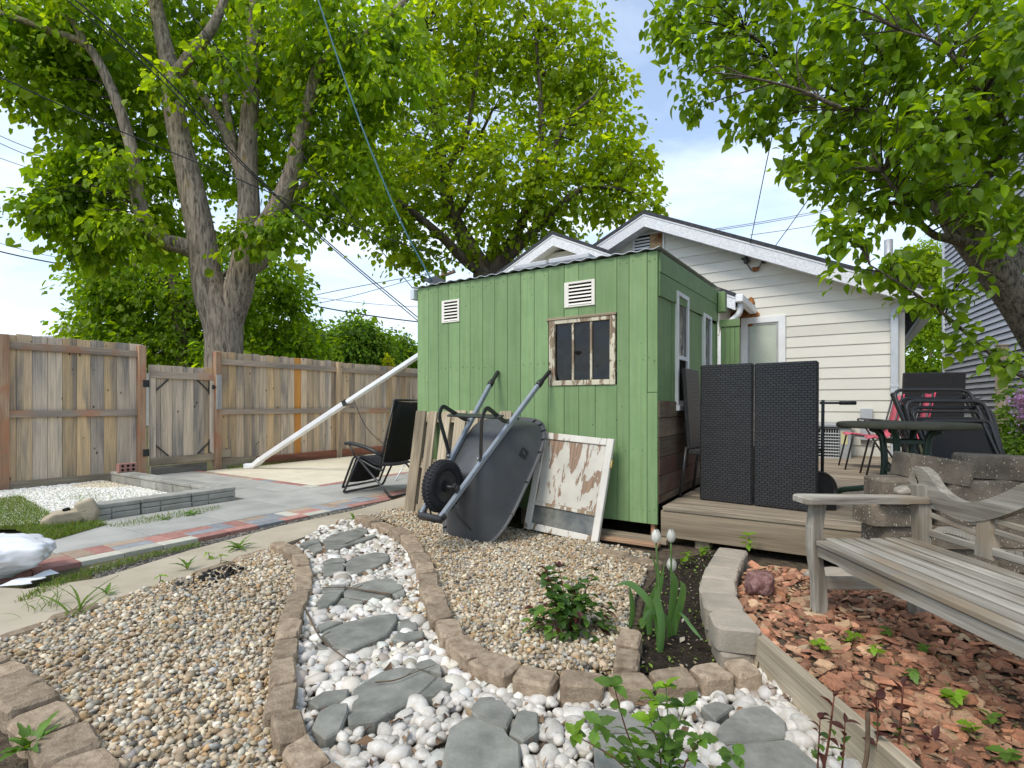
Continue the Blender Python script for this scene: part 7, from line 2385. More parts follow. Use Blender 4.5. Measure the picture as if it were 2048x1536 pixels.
# red-stemmed shoots beside the timber edge
p = G(1740, 1640)
t = wthing('red_stem_shoots', 'dark red stemmed shoots in front of the timber edge board', 'shrub', p.x, p.y)
for i, (u, v, q_, r_, mt) in enumerate(((1668, 1395, 0.0, 0.0042, M_STEMR), (1735, 1425, 0.02, 0.006, M_TWIG), (1806, 1372, 0.03, 0.0042, M_STEMR), (1640, 1440, 0.0, 0.003, M_STEMR), (1755, 1400, 0.03, 0.003, M_STEMR), (1690, 1445, 0.02, 0.003, M_STEMR), (1870, 1480, 0.04, 0.003, M_STEMR))):
    tip = At(u, v, 1.33 + q_)
    b0 = Vector((tip.x + random.gauss(0, 0.012), tip.y + 0.02, 0.0))
    path = smooth_path([b0, b0.lerp(tip, 0.5) + Vector((random.gauss(0, 0.006), 0, 0)), tip], 5)
    tube('stem', t, path, [r_ * (1 - (0.1 if i == 1 else 0.6) * k / len(path)) for k in range(len(path))], mt, 7)
    if i != 1:
        for j in range(4):
            put_leaf(t, ME_MAROON, path[-1 - (j % 3)], rdir(20, 75, 1.6 * j + random.random()), random.uniform(0.022, 0.045), random.uniform(-0.6, 0.6))
        for j in range(5):
            put_leaf(t, random.choice([ME_ROSE2, ME_MAROON, ME_ROSE]), path[len(path) // 2 + j % 3], rdir(-10, 40), random.uniform(0.022, 0.038), random.uniform(-0.6, 0.6))

# ================================================================== TREES
def leaf_cards(centers, dirs, size, cols, wd=0.62, lobed=True):
    """many small folded leaves, numpy"""
    n = len(centers)
    d = dirs / np.linalg.norm(dirs, axis=1, keepdims=True)
    up = np.tile(np.array([[0, 0, 1.0]]), (n, 1)) + rng.normal(0, 0.55, (n, 3))
    x = np.cross(d, up); x /= np.linalg.norm(x, axis=1, keepdims=True) + 1e-9
    z = np.cross(x, d)
    if lobed:
        tv = np.array([(0, 0, 0), (-0.42, 0.30, 0.10), (-0.30, 0.70, 0.04), (0, 1.0, -0.16), (0.30, 0.70, 0.04), (0.42, 0.30, 0.10)]) * np.array([wd / 0.62, 1, 1])
        tf = np.array([(0, 1, 2), (0, 2, 3), (0, 3, 4), (0, 4, 5)])
    else:
        tv = np.array([(0, 0, 0), (-0.34, 0.5, 0.08), (0, 1.0, -0.12), (0.34, 0.5, 0.08)]) * np.array([wd / 0.62, 1, 1])
        tf = np.array([(0, 2, 1), (0, 3, 2)])
    B = np.stack([x, d, z], 1)
    s = size * np.exp(rng.normal(0, 0.36, n))
    V = np.einsum('nij,ki->nkj', B, tv) * s[:, None, None] + centers[:, None]
    Fc = tf[None] + (np.arange(n) * len(tv))[:, None, None]
    C = np.repeat(cols[:, None], len(tv), 1)
    return V.reshape(-1, 3), Fc.reshape(-1, 3), C.reshape(-1, 3)
def crown(blobs, nclus, per, size, spread, pal, pw, droop=0.5, hollow=0.45, lobed=True, wd=0.62):
    """blobs: (u, v, Y, ru_px, rv_px, rdepth_m, weight)"""
    cen, dr, col, clus = [], [], [], []
    wts = np.array([b[6] for b in blobs], float); wts /= wts.sum()
    for (u, v, Y, ru, rv, rd, w_), wt in zip(blobs, wts):
        c = np.array(At(u, v, Y))
        rad = np.array([ru * Y / F, rd, rv * Y / F])
        k = max(1, int(nclus * wt))
        q = rng.normal(0, 1, (k, 3)); q /= np.linalg.norm(q, axis=1, keepdims=True)
        rr = (hollow + (1 - hollow) * rng.random(k)) ** 0.8 * (1 + rng.normal(0, 0.10, k))
        cc = c + q * rad * rr[:, None]
        clus.append(cc)
        m = rng.poisson(per, k).clip(4)
        idx = np.repeat(np.arange(k), m)
        # flattened, drooping sprays
        off = rng.normal(0, 1, (len(idx), 3)) * spread * np.array([1, 1, 0.45])
        off[:, 2] -= 0.35 * (off[:, 0] ** 2 + off[:, 1] ** 2) / spread
        cen.append(cc[idx] + off)
        out = off / (np.linalg.norm(off, axis=1, keepdims=True) + 1e-6) + q[idx] * 0.5 + rng.normal(0, 0.45, (len(idx), 3))
        out[:, 2] -= droop
        dr.append(out)
        base = pick(pal, pw, k)
        col.append(np.clip(base[idx] * np.exp(rng.normal(0, 0.15, (len(idx), 1))), 0.004, 0.6))
    return leaf_cards(np.concatenate(cen), np.concatenate(dr), size, np.concatenate(col), wd, lobed) + (np.concatenate(clus),)
def limb_path(pts):
    return smooth_path([At(u, v, Y) for u, v, Y, w in pts], 4), [p[3] for p in pts]
def limb(mb, pts, n=10, rough=0.0):
    path = smooth_path([At(u, v, Y) for u, v, Y, w in pts], 4)
    k = len(pts) - 1
    rad = []
    for i in range(len(path)):
        q_ = min(i / 4, k - 1e-6)
        a = int(q_)
        w = pts[a][3] + (pts[a + 1][3] - pts[a][3]) * (q_ - a)
        Y = pts[a][2] + (pts[a + 1][2] - pts[a][2]) * (q_ - a)
        rad.append(w / 2 * Y / F)
    mb.tube(path, rad, n)
    return path
def twigs(mb, skel, clusters, n, r=0.012, wob=0.25):
    """thin branches from the limbs out to leaf clusters"""
    S = np.array([tuple(p) for p in skel])
    for c in clusters[rng.permutation(len(clusters))[:n]]:
        dist = np.linalg.norm(S - c, axis=1) + np.maximum(0, S[:, 2] - c[2]) * 1.5
        s = S[np.argmin(dist)]
        mid = (s + c) / 2 + rng.normal(0, wob, 3) * np.linalg.norm(c - s) * 0.35
        mid[2] += 0.1 * np.linalg.norm(c - s)
        path = smooth_path([Vector(s), Vector(mid), Vector(c)], 4)
        mb.tube(path, [r * (1 - 0.75 * i / len(path)) for i in range(len(path))], 4)
def tree(name, label, limbs, blobs, nclus, per, size, spread, pal, pw, bark, trunk_n, twig_n=200, twig_r=0.014, trans=0.62, **kw):
    p0 = limbs[0][0]
    b = At(p0[0], p0[1], p0[2])
    t = wthing(name, label, 'tree', b.x, b.y, 0)
    skel = []
    for i, L in enumerate(limbs):
        m = MB()
        skel += limb(m, L, trunk_n)
        m.build('trunk' if i == 0 else 'limb', bark, t, True)
    V, Fc, C, cl = crown(blobs, nclus, per, size, spread, pal, pw, **kw)
    o = bigmesh('crown', V, Fc, attr_mat('foliage_' + name, 0.5, 0.3, trans), C, t, smooth=False)
    m = MB()
    twigs(m, skel, cl, twig_n, twig_r)
    tw = m.build('twigs', M_BARK2, t, True)
    tw['kind'] = 'stuff'
    return t, cl
# trunk bark with vertical furrows and orange lichen
def bark_mat(name, dark, light, lichen, scale):
    m, t, p, o = nmat(name)
    v = coords(t, (scale, scale, scale * (0.16 if scale < 50 else 0.4)), rand=False)
    n1 = noise(t, v, 1.0, 6, 0.65, 0.8)
    r = ramp(t, [(0.36, dark), (0.6, light)])
    t.links.new(n1, r.inputs[0])
    col = r.outputs[0]
    if lichen:
        n2 = noise(t, coords(t, (1, 1, 0.7), rand=False), 1.6, 4, 0.7)
        fr = ramp(t, [(0.60, (0, 0, 0)), (0.70, (0.75, 0.75, 0.75))])
        t.links.new(n2, fr.inputs[0])
        col = mixc(t, 'MIX', fr.outputs[0], col, lichen)
    t.links.new(col, p.inputs['Base Color'])
    p.inputs['Roughness'].default_value = 0.95
    p.inputs['Specular IOR Level'].default_value = 0.15
    bump(t, p, n1, 1.0, 0.35 / scale)
    return m
BK1 = bark_mat('furrowed_grey_bark', (0.085, 0.068, 0.054), (0.35, 0.29, 0.225), (0.30, 0.19, 0.045), 19)
BK2 = bark_mat('dark_scaly_bark', (0.04, 0.032, 0.024), (0.20, 0.17, 0.13), None, 60)
BK3 = bark_mat('far_bark', (0.06, 0.048, 0.04), (0.16, 0.13, 0.105), None, 8)

TPAL = [(0.1915, 0.3028, 0.0144), (0.1505, 0.2534, 0.0132), (0.2462, 0.3646, 0.0192), (0.1094, 0.2039, 0.012), (0.3078, 0.4264, 0.0264)]
TPW = [4, 4, 3, 3, 1.6]
Y = 11.5
limbs = [
 [(452, 930, Y, 90), (450, 760, Y, 74), (448, 690, Y, 70), (446, 650, Y, 74), (428, 600, Y - 0.05, 70), (412, 545, Y - 0.1, 56), (404, 480, Y - 0.15, 54), (388, 400, Y - 0.2, 50), (370, 320, Y - 0.25, 44), (352, 240, Y - 0.25, 40), (342, 150, Y - 0.2, 36), (320, 50, Y - 0.1, 28), (300, -60, Y, 22), (285, -160, Y, 12)],
 [(452, 690, Y + 0.05, 46), (458, 645, Y + 0.05, 54), (478, 575, Y, 56), (492, 500, Y, 46), (498, 420, Y + 0.05, 42), (495, 330, Y + 0.1, 38), (500, 220, Y + 0.2, 33), (508, 100, Y + 0.2, 28), (512, -20, Y + 0.3, 20), (520, -140, Y + 0.3, 10)],
 [(495, 500, Y, 36), (525, 460, Y - 0.1, 38), (560, 405, Y - 0.2, 36), (585, 340, Y - 0.3, 32), (600, 270, Y - 0.35, 27), (618, 205, Y - 0.4, 24), (640, 130, Y - 0.5, 21), (690, 92, Y - 0.6, 18), (745, 62, Y - 0.7, 15), (800, 12, Y - 0.8, 12), (850, -50, Y - 0.9, 7)],
 [(487, 545, Y, 30), (525, 518, Y + 0.3, 34), (548, 478, Y + 0.5, 26), (590, 400, Y + 0.8, 18), (640, 330, Y + 1.2, 12)],
 [(402, 510, Y - 0.1, 32), (365, 492, Y - 0.3, 33), (318, 478, Y - 0.5, 30), (288, 440, Y - 0.6, 28), (274, 380, Y - 0.7, 26), (266, 310, Y - 0.7, 24), (240, 220, Y - 0.8, 20), (200, 130, Y - 0.9, 18), (168, 88, Y - 1.0, 17), (100, 62, Y - 1.2, 14), (30, 36, Y - 1.4, 12), (-80, 0, Y - 1.6, 7)],
 [(172, 92, Y - 1.0, 15), (150, 50, Y - 1.0, 14), (118, 5, Y - 1.0, 11), (90, -60, Y - 1.1, 7)],
 [(490, 380, Y + 0.1, 20), (468, 310, Y + 0.4, 20), (448, 260, Y + 0.6, 18), (418, 210, Y + 0.9, 16), (388, 165, Y + 1.1, 12)],
 [(470, 300, Y + 0.5, 16), (458, 240, Y + 0.7, 15), (446, 170, Y + 0.9, 13), (430, 100, Y + 1.1, 9)],
 [(352, 150, Y - 0.2, 22), (385, 105, Y - 0.3, 24), (420, 62, Y - 0.4, 20), (445, 10, Y - 0.4, 16), (470, -70, Y - 0.5, 9)],
]
blobs = [(40, 95, 10.8, 150, 65, 1.3, 4), (-70, 50, 10.8, 130, 80, 1.4, 2.6), (170, 50, 11.2, 150, 100, 1.4, 4.5), (120, 185, 11.0, 110, 45, 0.9, 1.8), (225, 215, 12.2, 100, 90, 1.0, 3), (175, 320, 11.4, 60, 60, 0.8, 1.7), (115, 420, 11.0, 62, 34, 0.7, 1.4), (190, 470, 11.6, 90, 42, 0.8, 1.8), (160, 385, 11.4, 60, 40, 0.6, 1.2), (300, 390, 12.8, 90, 90, 0.7, 2.2),
 (320, 120, 13.2, 140, 130, 1.0, 3.6), (420, 40, 13.2, 160, 120, 1.0, 3.6), (420, 290, 13.9, 130, 120, 0.7, 3), (490, 170, 13.9, 140, 140, 0.7, 3), (575, 90, 12.4, 130, 110, 1.2, 3.6), (660, 60, 11.2, 140, 100, 1.2, 3.8), (560, 280, 13.6, 90, 110, 0.8, 2.4), (665, 230, 11.8, 100, 105, 1.0, 3.4), (700, 350, 11.6, 80, 75, 0.9, 2.0), (640, 400, 12.0, 60, 50, 0.7, 1.1), (525, 462, 10.8, 55, 20, 0.4, 0.75), (245, 330, 10.5, 40, 40, 0.4, 0.6), (250, 440, 10.5, 55, 26, 0.4, 0.7), (770, 120, 10.9, 110, 105, 1.1, 2.8), (540, -80, 11.8, 300, 70, 1.6, 3), (200, -90, 11.2, 250, 70, 1.8, 3), (380, 470, 13.4, 110, 55, 0.5, 1.4), (455, 110, 10.6, 60, 40, 0.4, 0.6), (590, 430, 10.7, 40, 24, 0.3, 0.4), (350, 170, 10.4, 40, 30, 0.3, 0.35)]
tree('maple_tree', 'big multi stemmed maple with grey trunk rising behind the gate', limbs, blobs, 1650, 25, 0.118, 0.21, TPAL, TPW, BK1, 14, 220, 0.014, droop=0.75)
# tree behind it, lower and darker
Y = 18.0
limbs = [[(372, 800, Y, 40), (372, 700, Y, 34), (362, 640, Y, 30), (350, 560, Y, 24), (335, 480, Y, 16), (330, 420, Y, 8)], [(364, 640, Y, 18), (400, 590, Y, 14), (460, 540, Y, 8)], [(352, 580, Y, 16), (290, 540, Y, 12), (220, 520, Y, 6)]]
blobs = [(240, 560, Y, 90, 50, 1.6, 4), (220, 640, Y, 75, 40, 1.2, 3), (330, 600, Y + 0.5, 130, 70, 1.8, 6), (310, 680, Y, 120, 40, 1.4, 4), (420, 640, Y + 1, 110, 80, 1.6, 5), (530, 620, Y, 80, 70, 1.5, 5), (560, 560, Y, 55, 45, 1.0, 2.5), (500, 700, Y - 0.5, 130, 35, 1.2, 4), (360, 520, Y + 1, 140, 60, 1.5, 4), (600, 690, Y, 60, 40, 1.0, 2)]
DPAL = [(0.1512, 0.2592, 0.0156), (0.1224, 0.2203, 0.0144), (0.1944, 0.311, 0.018), (0.2592, 0.3758, 0.024)]
tree('shade_tree', 'dark green tree filling the gap behind the maple trunk', limbs, blobs, 1150, 24, 0.155, 0.27, DPAL, [4, 4, 3, 1.5], BK3, 8, 90, 0.02, lobed=False)
# tree behind the house
Y = 17.0
limbs = [
 [(975, 815, Y, 60), (972, 600, Y, 52), (970, 545, Y, 50), (955, 520, Y, 36), (915, 450, Y, 28), (893, 395, Y, 24), (884, 320, Y, 20), (872, 250, Y, 16), (862, 160, Y, 12), (850, 60, Y, 8)],
 [(965, 545, Y, 26), (930, 520, Y - 0.4, 22), (880, 470, Y - 0.8, 18), (820, 420, Y - 1.2, 13), (770, 385, Y - 1.5, 8)],
 [(972, 555, Y, 30), (985, 500, Y + 0.3, 22), (995, 440, Y + 0.5, 18), (1000, 380, Y + 0.8, 14), (990, 290, Y + 1, 10)],
 [(980, 550, Y, 34), (1015, 500, Y - 0.3, 25), (1045, 440, Y - 0.5, 21), (1068, 370, Y - 0.6, 17), (1082, 280, Y - 0.7, 14), (1080, 180, Y - 0.8, 10), (1070, 60, Y - 0.8, 6)],
 [(985, 545, Y, 28), (1050, 480, Y - 0.5, 20), (1105, 425, Y - 0.9, 16), (1160, 380, Y - 1.2, 12), (1220, 375, Y - 1.5, 8), (1280, 390, Y - 1.8, 4)],
 [(1066, 375, Y - 0.6, 12), (1100, 310, Y - 1, 10), (1140, 235, Y - 1.3, 8), (1190, 190, Y - 1.5, 4)],
 [(888, 350, Y, 12), (930, 280, Y - 0.4, 10), (945, 200, Y - 0.6, 7), (960, 100, Y - 0.8, 4)],
 [(908, 440, Y, 14), (945, 380, Y + 0.5, 11), (950, 300, Y + 0.6, 8), (985, 220, Y + 0.8, 5)],
]
blobs = [(1000, 60, Y, 150, 90, 2.4, 6), (880, 60, Y, 130, 90, 2.0, 5), (1120, 110, Y, 110, 90, 2.0, 5), (1190, 170, Y, 70, 60, 1.3, 2.6), (1010, 200, Y + 0.5, 160, 110, 2.2, 6), (850, 220, Y, 110, 110, 1.8, 5), (1170, 280, Y - 0.5, 110, 80, 1.6, 4.5), (1240, 320, Y - 1, 65, 45, 1.0, 2.0), (1260, 400, Y - 1.2, 55, 32, 0.9, 1.6), (1130, 380, Y - 0.8, 110, 60, 1.4, 3.4), (900, 360, Y, 130, 90, 1.8, 4.5), (800, 370, Y - 0.8, 90, 70, 1.4, 3.2), (795, 465, Y - 1, 62, 45, 1.0, 1.6), (835, 505, Y - 1, 34, 34, 0.6, 0.6), (945, 470, Y - 0.5, 80, 40, 1.0, 1.5), (1040, 440, Y, 90, 50, 1.2, 2.0), (960, -60, Y, 200, 80, 2.2, 4), (1010, 330, Y - 1.4, 120, 80, 1.0, 3), (740, 300, Y - 0.5, 80, 90, 1.4, 2.4), (1090, 470, Y - 0.6, 70, 25, 0.8, 0.9)]
HPAL = [(0.2352, 0.3304, 0.0157), (0.1882, 0.2856, 0.0134), (0.294, 0.3864, 0.0202), (0.1411, 0.2296, 0.0134)]
tree('yellow_green_tree', 'tall yellow green tree with branching limbs behind the bungalow', limbs, blobs, 1500, 19, 0.142, 0.26, HPAL, [4, 4, 3, 2], BK3, 8, 230, 0.02, droop=0.3, trans=0.6)
# far trees over the right part of the fence
def far_tree(label, u, v, Y, ru, rv, pal, w=14, n=420):
    limbs = [[(u, 830, Y, w), (u, v + rv * 0.6, Y, w * 0.8), (u + 4, v, Y, w * 0.5), (u - 2, v - rv * 0.6, Y, w * 0.2)], [(u, v + rv * 0.4, Y, w * 0.5), (u + ru * 0.5, v - rv * 0.1, Y, w * 0.2)], [(u, v + rv * 0.5, Y, w * 0.5), (u - ru * 0.5, v, Y, w * 0.2)]]
    bl = [(u + ru * dx, v + rv * dy, Y + dz, ru * 0.5, rv * 0.48, ru * 0.5 * Y / F, 1) for dx, dy, dz in ((0, -0.45, 0), (-0.45, 0.0, 0.3), (0.48, 0.05, 0), (0, 0.3, -0.6), (-0.3, 0.55, 0), (0.35, 0.6, 0), (0.1, 0.0, 0.8))]
    return tree('far_tree', label, limbs, bl, n, 26, 0.20, 0.42, pal, [4, 4, 3, 2][:len(pal)], BK3, 6, 24, 0.03, lobed=False, droop=0.6)
FPAL = [(0.1275, 0.231, 0.022), (0.0975, 0.189, 0.022), (0.18, 0.28, 0.0275), (0.075, 0.147, 0.022)]
far_tree('rounded far tree over the fence beside the shed', 712, 680, 30, 70, 58, FPAL, 12, 520)
far_tree('far tree with gaps of sky left of the rounded one', 628, 680, 33, 48, 58, FPAL, 10, 260)
far_tree('slim far tree close to the shed edge', 800, 700, 34, 34, 46, FPAL, 9, 220)
far_tree('far pale tree above the house roof at right', 1860, 520, 40, 70, 45, HPAL, 8, 300)
# small golden shrub tip over the fence
t_, _ = tree('golden_cedar', 'small golden conical shrub tip above the fence', [[(777, 800, 14, 6), (777, 715, 14, 2)]], [(777, 726, 14, 7, 14, 0.1, 1), (777, 742, 14, 11, 12, 0.12, 1.4)], 40, 22, 0.05, 0.05, [(0.38, 0.42, 0.02), (0.30, 0.36, 0.02)], [1, 1], BK3, 5, 8, 0.01, lobed=False, droop=-0.5)
# hedge tree seen through the gap between the houses
tree('gap_bush', 'green bush filling the gap between the two houses', [[(1842, 815, 15, 14), (1842, 720, 15, 8), (1842, 660, 15, 3)]], [(1842, 700, 15, 34, 60, 0.8, 1), (1840, 640, 15.4, 40, 40, 0.8, 0.8), (1870, 760, 15, 40, 40, 0.6, 0.6), (1815, 780, 15, 30, 30, 0.6, 0.5)], 260, 30, 0.10, 0.17, TPAL, TPW, BK3, 6, 20, 0.012, lobed=False)
# lilac and greenery by the wire fence
pL_ = At(2040, 850, 6.3)
t, cl = tree('lilac_bush', 'lilac bush with purple flower heads at the right edge', [[(2050, 1000, 6.3, 10), (2046, 880, 6.3, 8), (2044, 800, 6.3, 4)]], [(2050, 850, 6.3, 40, 50, 0.3, 1), (2030, 900, 6.2, 30, 30, 0.25, 0.6), (2075, 780, 6.3, 40, 40, 0.3, 0.7)], 110, 16, 0.055, 0.085, [(0.10, 0.19, 0.03), (0.14, 0.24, 0.035)], [1, 1], BK2, 6, 20, 0.006, lobed=False)
m_lil = attr_mat('lilac_flower', 0.7, 0.2, 0.3)
for (u, v) in ((2036, 800), (2046, 828), (2052, 790)):
    c = np.array(At(u, v, 6.05))
    n = 160
    P = c + rng.normal(0, 1, (n, 3)) * np.array([0.035, 0.035, 0.055])
    V, Fc, C = leaf_cards(P, rng.normal(0, 1, (n, 3)), 0.022, pick([(0.30, 0.17, 0.42), (0.40, 0.26, 0.52)], [1, 1], n), 0.8, False)
    bigmesh('flower_head', V, Fc, m_lil, C, t, smooth=False)['kind'] = 'stuff'
seed_w = [(1925, 800, 8.6), (1890, 815, 9.0)]

# ------------------------------------------------------------------ apple tree at the right, near
Y = 2.75
limbs = [
 [(2235, 1180, Y + 0.1, 77), (2190, 960, Y + 0.1, 68), (2120, 760, Y + 0.05, 64), (2045, 620, Y, 61), (1985, 535, Y, 60), (1930, 462, Y, 56), (1880, 392, Y + 0.05, 46), (1845, 320, Y + 0.1, 39), (1822, 240, Y + 0.1, 35), (1812, 150, Y + 0.1, 32), (1805, 60, Y + 0.1, 30), (1790, -60, Y + 0.1, 21)],
 [(2010, 560, Y, 44), (2045, 470, Y + 0.1, 40), (2075, 380, Y + 0.2, 30), (2090, 250, Y + 0.2, 20)],
 [(1960, 495, Y, 26), (1905, 478, Y - 0.15, 20), (1868, 470, Y - 0.2, 14), (1835, 440, Y - 0.25, 11), (1800, 395, Y - 0.3, 9), (1765, 345, Y - 0.35, 6)],
 [(1850, 330, Y + 0.05, 20), (1790, 270, Y + 0.1, 16), (1720, 210, Y + 0.15, 12), (1640, 160, Y + 0.2, 9), (1560, 110, Y + 0.25, 6), (1490, 60, Y + 0.25, 4)],
 [(1840, 300, Y + 0.1, 16), (1760, 230, Y - 0.1, 12), (1680, 215, Y - 0.25, 9), (1600, 180, Y - 0.3, 6), (1500, 155, Y - 0.35, 4), (1425, 145, Y - 0.4, 3)],
 [(2080, 760, Y - 0.15, 12), (2030, 745, Y - 0.25, 8), (1960, 690, Y - 0.3, 7), (1890, 630, Y - 0.35, 6), (1820, 580, Y - 0.4, 5), (1740, 530, Y - 0.45, 3)],
 [(1815, 170, Y + 0.1, 18), (1750, 90, Y + 0.05, 13), (1690, 20, Y, 9), (1640, -50, Y, 5)],
 [(1905, 430, Y, 16), (1990, 330, Y - 0.25, 13), (2010, 250, Y - 0.35, 10), (1950, 170, Y - 0.4, 8), (1880, 90, Y - 0.45, 6), (1800, 60, Y - 0.5, 4)],
 [(1970, 510, Y, 14), (2060, 470, Y - 0.3, 10), (2120, 420, Y - 0.5, 6)],
]
b = At(limbs[0][0][0], limbs[0][0][1], limbs[0][0][2])
apple = wthing('apple_tree', 'apple tree with dark leaning trunk and large leaves at the right', 'tree', b.x, b.y, 0)
skel = []
for i, L in enumerate(limbs):
    m = MB(); skel += limb(m, L, 14 if i == 0 else 8)
    m.build('trunk' if i == 0 else 'limb', BK2, apple, True)
AB = [(1335, 30, 3.1, 45, 50, 0.2, 1.6), (1372, 110, 3.0, 40, 50, 0.18, 1.5), (1400, 190, 2.95, 40, 32, 0.16, 1.0), (1850, 260, 2.25, 80, 80, 0.18, 3.0), (1930, 390, 2.3, 60, 60, 0.16, 1.8), (2000, 140, 2.2, 70, 90, 0.2, 3.2), (2020, 480, 2.25, 40, 50, 0.14, 1.0), (1760, 30, 2.4, 130, 60, 0.2, 3.0), (1400, 60, 3.05, 80, 55, 0.22, 3), (1460, 130, 3.0, 80, 50, 0.22, 3), (1430, 10, 3.1, 110, 50, 0.25, 3), (1560, 60, 2.95, 110, 80, 0.3, 6), (1560, 190, 2.85, 110, 70, 0.3, 5.5), (1520, 240, 2.85, 60, 35, 0.2, 2), (1650, 280, 2.75, 90, 60, 0.3, 5), (1700, 100, 2.8, 130, 110, 0.35, 7), (1740, 230, 2.7, 110, 90, 0.35, 6), (1700, 360, 2.6, 80, 50, 0.25, 3.5), (1780, 400, 2.55, 80, 60, 0.25, 3.5), (1690, 470, 2.45, 55, 35, 0.15, 1.8), (1850, 120, 2.6, 130, 120, 0.35, 7), (1880, 300, 2.6, 100, 90, 0.35, 4.5), (1980, 60, 2.5, 120, 100, 0.35, 6), (2010, 230, 2.45, 100, 120, 0.35, 6), (2030, 400, 2.5, 70, 90, 0.3, 4), (1760, 545, 2.4, 90, 28, 0.12, 2.2), (1880, 590, 2.4, 90, 40, 0.14, 1.7), (1930, 680, 2.4, 50, 24, 0.12, 0.7), (2010, 730, 2.45, 50, 30, 0.14, 0.9), (2030, 560, 2.9, 40, 50, 0.2, 1.2), (1900, -70, 2.7, 250, 60, 0.5, 4), (1560, -60, 2.9, 220, 50, 0.5, 4), (1600, 340, 2.6, 40, 30, 0.15, 0.8)]
# leaf clusters sit on short spurs off thin twigs
wts = np.array([q[6] for q in AB]); wts = wts / wts.sum()
spurs, sdir = [], []
for (u, v, Yb, ru, rv, rd, w_), wt in zip(AB, wts):
    c = np.array(At(u, v, Yb)); rad = np.array([ru * Yb / F, rd, rv * Yb / F])
    k = max(2, int(1300 * wt))
    q = rng.normal(0, 1, (k, 3)); q /= np.linalg.norm(q, axis=1, keepdims=True)
    spurs.append(c + q * rad * (rng.random(k)[:, None] ** 0.42)); sdir.append(q)
spurs = np.concatenate(spurs); sdir = np.concatenate(sdir)
m = MB(); twigs(m, skel, spurs, 300, 0.0045, 0.18)
tw = m.build('twigs', M_BARK2, apple, True); tw['kind'] = 'stuff'
APAL = [(0.14, 0.241, 0.0144), (0.1102, 0.1978, 0.0132), (0.1814, 0.2966, 0.018), (0.2333, 0.3584, 0.0216)]
idx = np.repeat(np.arange(len(spurs)), rng.poisson(6.8, len(spurs)).clip(3))
cen = spurs[idx] + rng.normal(0, 0.028, (len(idx), 3))
dr = rng.normal(0, 0.75, (len(idx), 3)) + sdir[idx] * 0.45
dr[:, 2] -= 0.55
# curved eight-face leaf
lv, lf = leaf_geo(wd=0.60, curl=0.22, fold=0.22, serr=0.0, n=6)
lv = np.array(lv)
def big_leaves(cen, dr, size, cols):
    n = len(cen)
    d = dr / np.linalg.norm(dr, axis=1, keepdims=True)
    up = np.array([[0, 0, 1.0]]) + rng.normal(0, 0.45, (n, 3))
    x = np.cross(d, up); x /= np.linalg.norm(x, axis=1, keepdims=True) + 1e-9
    z = np.cross(x, d)
    B = np.stack([x, d, z], 1)
    V = np.einsum('nij,ki->nkj', B, lv) * size[:, None, None] + cen[:, None]
    Fc = np.array(lf)[None] + (np.arange(n) * len(lv))[:, None, None]
    return V.reshape(-1, 3), Fc.reshape(-1, 4), np.repeat(cols[:, None], len(lv), 1).reshape(-1, 3), B
sizes = 0.052 * np.exp(rng.normal(0, 0.22, len(cen)))
scr = sizes / cen[:, 1]
vis = (np.abs(cen[:, 0] / cen[:, 1]) < 0.96) & ((cen[:, 2] - 1) / cen[:, 1] < 0.755)
order = np.argsort(-np.where(vis, scr, 0))
single = set(order[:300].tolist())
mask = np.array([i not in single for i in range(len(cen))])
V, Fc, C, _ = big_leaves(cen[mask], dr[mask], sizes[mask], pick(APAL, [4, 3, 3, 1.3], mask.sum()))
o = bigmesh('crown', V, Fc, attr_mat('apple_foliage', 0.42, 0.4, 0.55), C, apple)
o['kind'] = 'stuff'
ame = [leaf_me('leaf', leaf_mat('apple_leaf_%d' % k, c, 0.55, 0.42), wd=0.58 + 0.06 * (k % 2), curl=0.15 + 0.06 * k, fold=0.2, n=6) for k, c in enumerate(APAL)]
for i in order[:300]:
    o = put_leaf(apple, random.choices(ame, [4, 3, 3, 1.3])[0], Vector(cen[i]), Vector(dr[i]), float(sizes[i]), random.gauss(0, 0.4))

# ================================================================== UTILITY POLE AND OVERHEAD WIRES
pp = At(887, 560, 30)
t = wthing('utility_pole', 'wooden utility pole with crossarm above the shed roof', 'pole', pp.x, pp.y)
zt = At(887, 532, 30).z
tube('pole', t, [(pp.x, pp.y, 0), (pp.x, pp.y, zt)], [0.17, 0.13], M_TWIG, 10)
bar('crossarm', t, At(868, 558, 30.4), At(910, 543, 29.6), 0.12, 0.14, M_TWIG)
bar('brace', t, At(888, 538, 30), At(908, 545, 29.7), 0.06, 0.06, M_TWIG)
for (u, v) in ((871, 553), (892, 545), (907, 540)):
    tube('insulator', t, [At(u, v + 3, 30), At(u, v - 3, 30)], 0.07, M_GREYROOF, 8)
def wire(label, pts, r, mat=None, sag=0.0, cat='power line'):
    W = [At(*p) for p in pts]
    path = smooth_path(W, 8) if len(W) > 2 else [W[0].lerp(W[1], k / 12) - Vector((0, 0, sag * 4 * (k / 12) * (1 - k / 12))) for k in range(13)]
    o = tube('power_line', None, path, r, mat or M_WIRE, 6)
    tag(o, label, cat, 'overhead wires')
wire('upper cable of the twisted pair running down to the shed', [(140, -10, 6.2), (330, 155, 7.2), (500, 340, 8.3), (680, 505, 9.6), (860, 655, 11)], 0.010)
wire('lower cable of the twisted pair running down to the shed', [(122, -10, 6.2), (320, 158, 7.2), (497, 342, 8.3), (678, 508, 9.6), (860, 662, 11)], 0.009)
wire('black cable from the left edge crossing the maple to the house', [(-20, 145, 7.5), (200, 245, 8.4), (480, 360, 9.6), (700, 450, 10.8), (985, 548, 12.2)], 0.010)
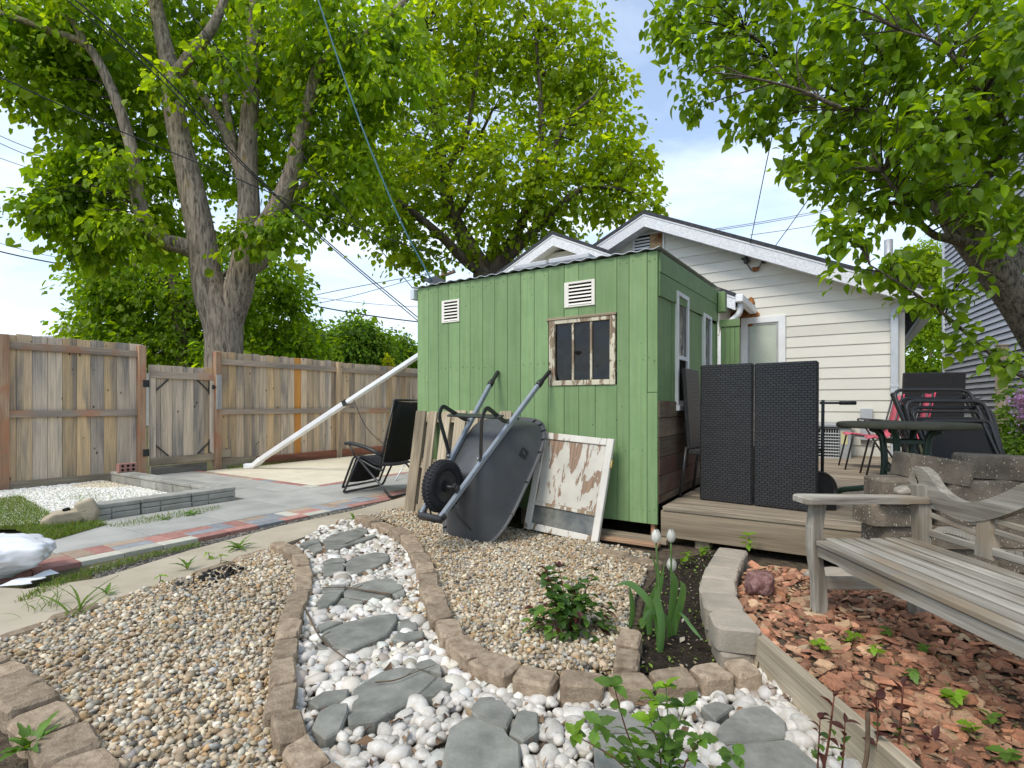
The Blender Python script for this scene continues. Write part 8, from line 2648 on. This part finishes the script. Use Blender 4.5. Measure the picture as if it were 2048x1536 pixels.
wire('thin cable crossing the maple from the top edge towards the shed', [(350, -12, 7.0), (513, 195, 7.6), (598, 301, 8.0), (700, 427, 8.6), (826, 577, 9.4)], 0.007)
wire('teal rope rising from the solar panel on the shed', [(866, 566, 5.15), (800, 440, 5.3), (730, 270, 5.6), (680, 130, 5.9), (630, -20, 6.3)], 0.0085, M_TEAL, cat='rope')
wire('upper of two thin far wires at the left edge', [(-20, 262, 22), (130, 318, 24)], 0.016, M_GWIRE, 0.1)
wire('lower of two thin far wires at the left edge', [(-20, 277, 22), (130, 334, 24)], 0.016, M_GWIRE, 0.1)
wire('faint grey wire at the left edge below the maple crown', [(-20, 308, 22), (130, 352, 24)], 0.014, M_GWIRE, 0.1)
wire('thick dark wire low at the left edge', [(-20, 498, 20), (160, 534, 22)], 0.026, None, 0.05)
wire('faint wire just above the thick one at the left edge', [(-20, 480, 24), (160, 522, 26)], 0.014, M_GWIRE, 0.1)
wire('thick far wire sloping down to the shed at right of maple', [(560, 597, 24), (840, 644, 26)], 0.030, None, 0.1)
wire('thin far wire rising towards the utility pole', [(560, 606, 26), (690, 578, 28), (870, 545, 30)], 0.022, M_GWIRE)
wire('second thin far wire rising to the utility pole', [(600, 612, 27), (700, 593, 28), (892, 540, 30)], 0.018, M_GWIRE)
wire('faint nearly level far wire left of the shed', [(600, 590, 30), (840, 614, 32)], 0.016, M_GWIRE, 0.1)
wire('upper of two wires above the house roof at right', [(1430, 458, 16), (1700, 408, 18)], 0.010, M_GWIRE, 0.05)
wire('lower of two wires above the house roof at right', [(1430, 461, 16), (1700, 412, 18)], 0.010, M_GWIRE, 0.05)
wire('third wire above the roof slope at right', [(1500, 470, 16), (1760, 425, 18)], 0.010, M_GWIRE, 0.05)
p = YW(FA(1492, HB - 0.05), HB - 0.08)
wire('service wire climbing from the left insulator into the apple tree', [(1494, 519, p.y), (1530, 340, p.y - 1.5), (1560, 200, 5.5), (1590, 40, 4.4), (1598, -30, 4.0)], 0.006, M_WIRE)
wire('service wire climbing from the right insulator into the apple tree', [(1532, 518, p.y - 0.2), (1625, 385, p.y - 1.5), (1690, 250, 5.2), (1750, 100, 4.2), (1790, -20, 3.8)], 0.006, M_WIRE)
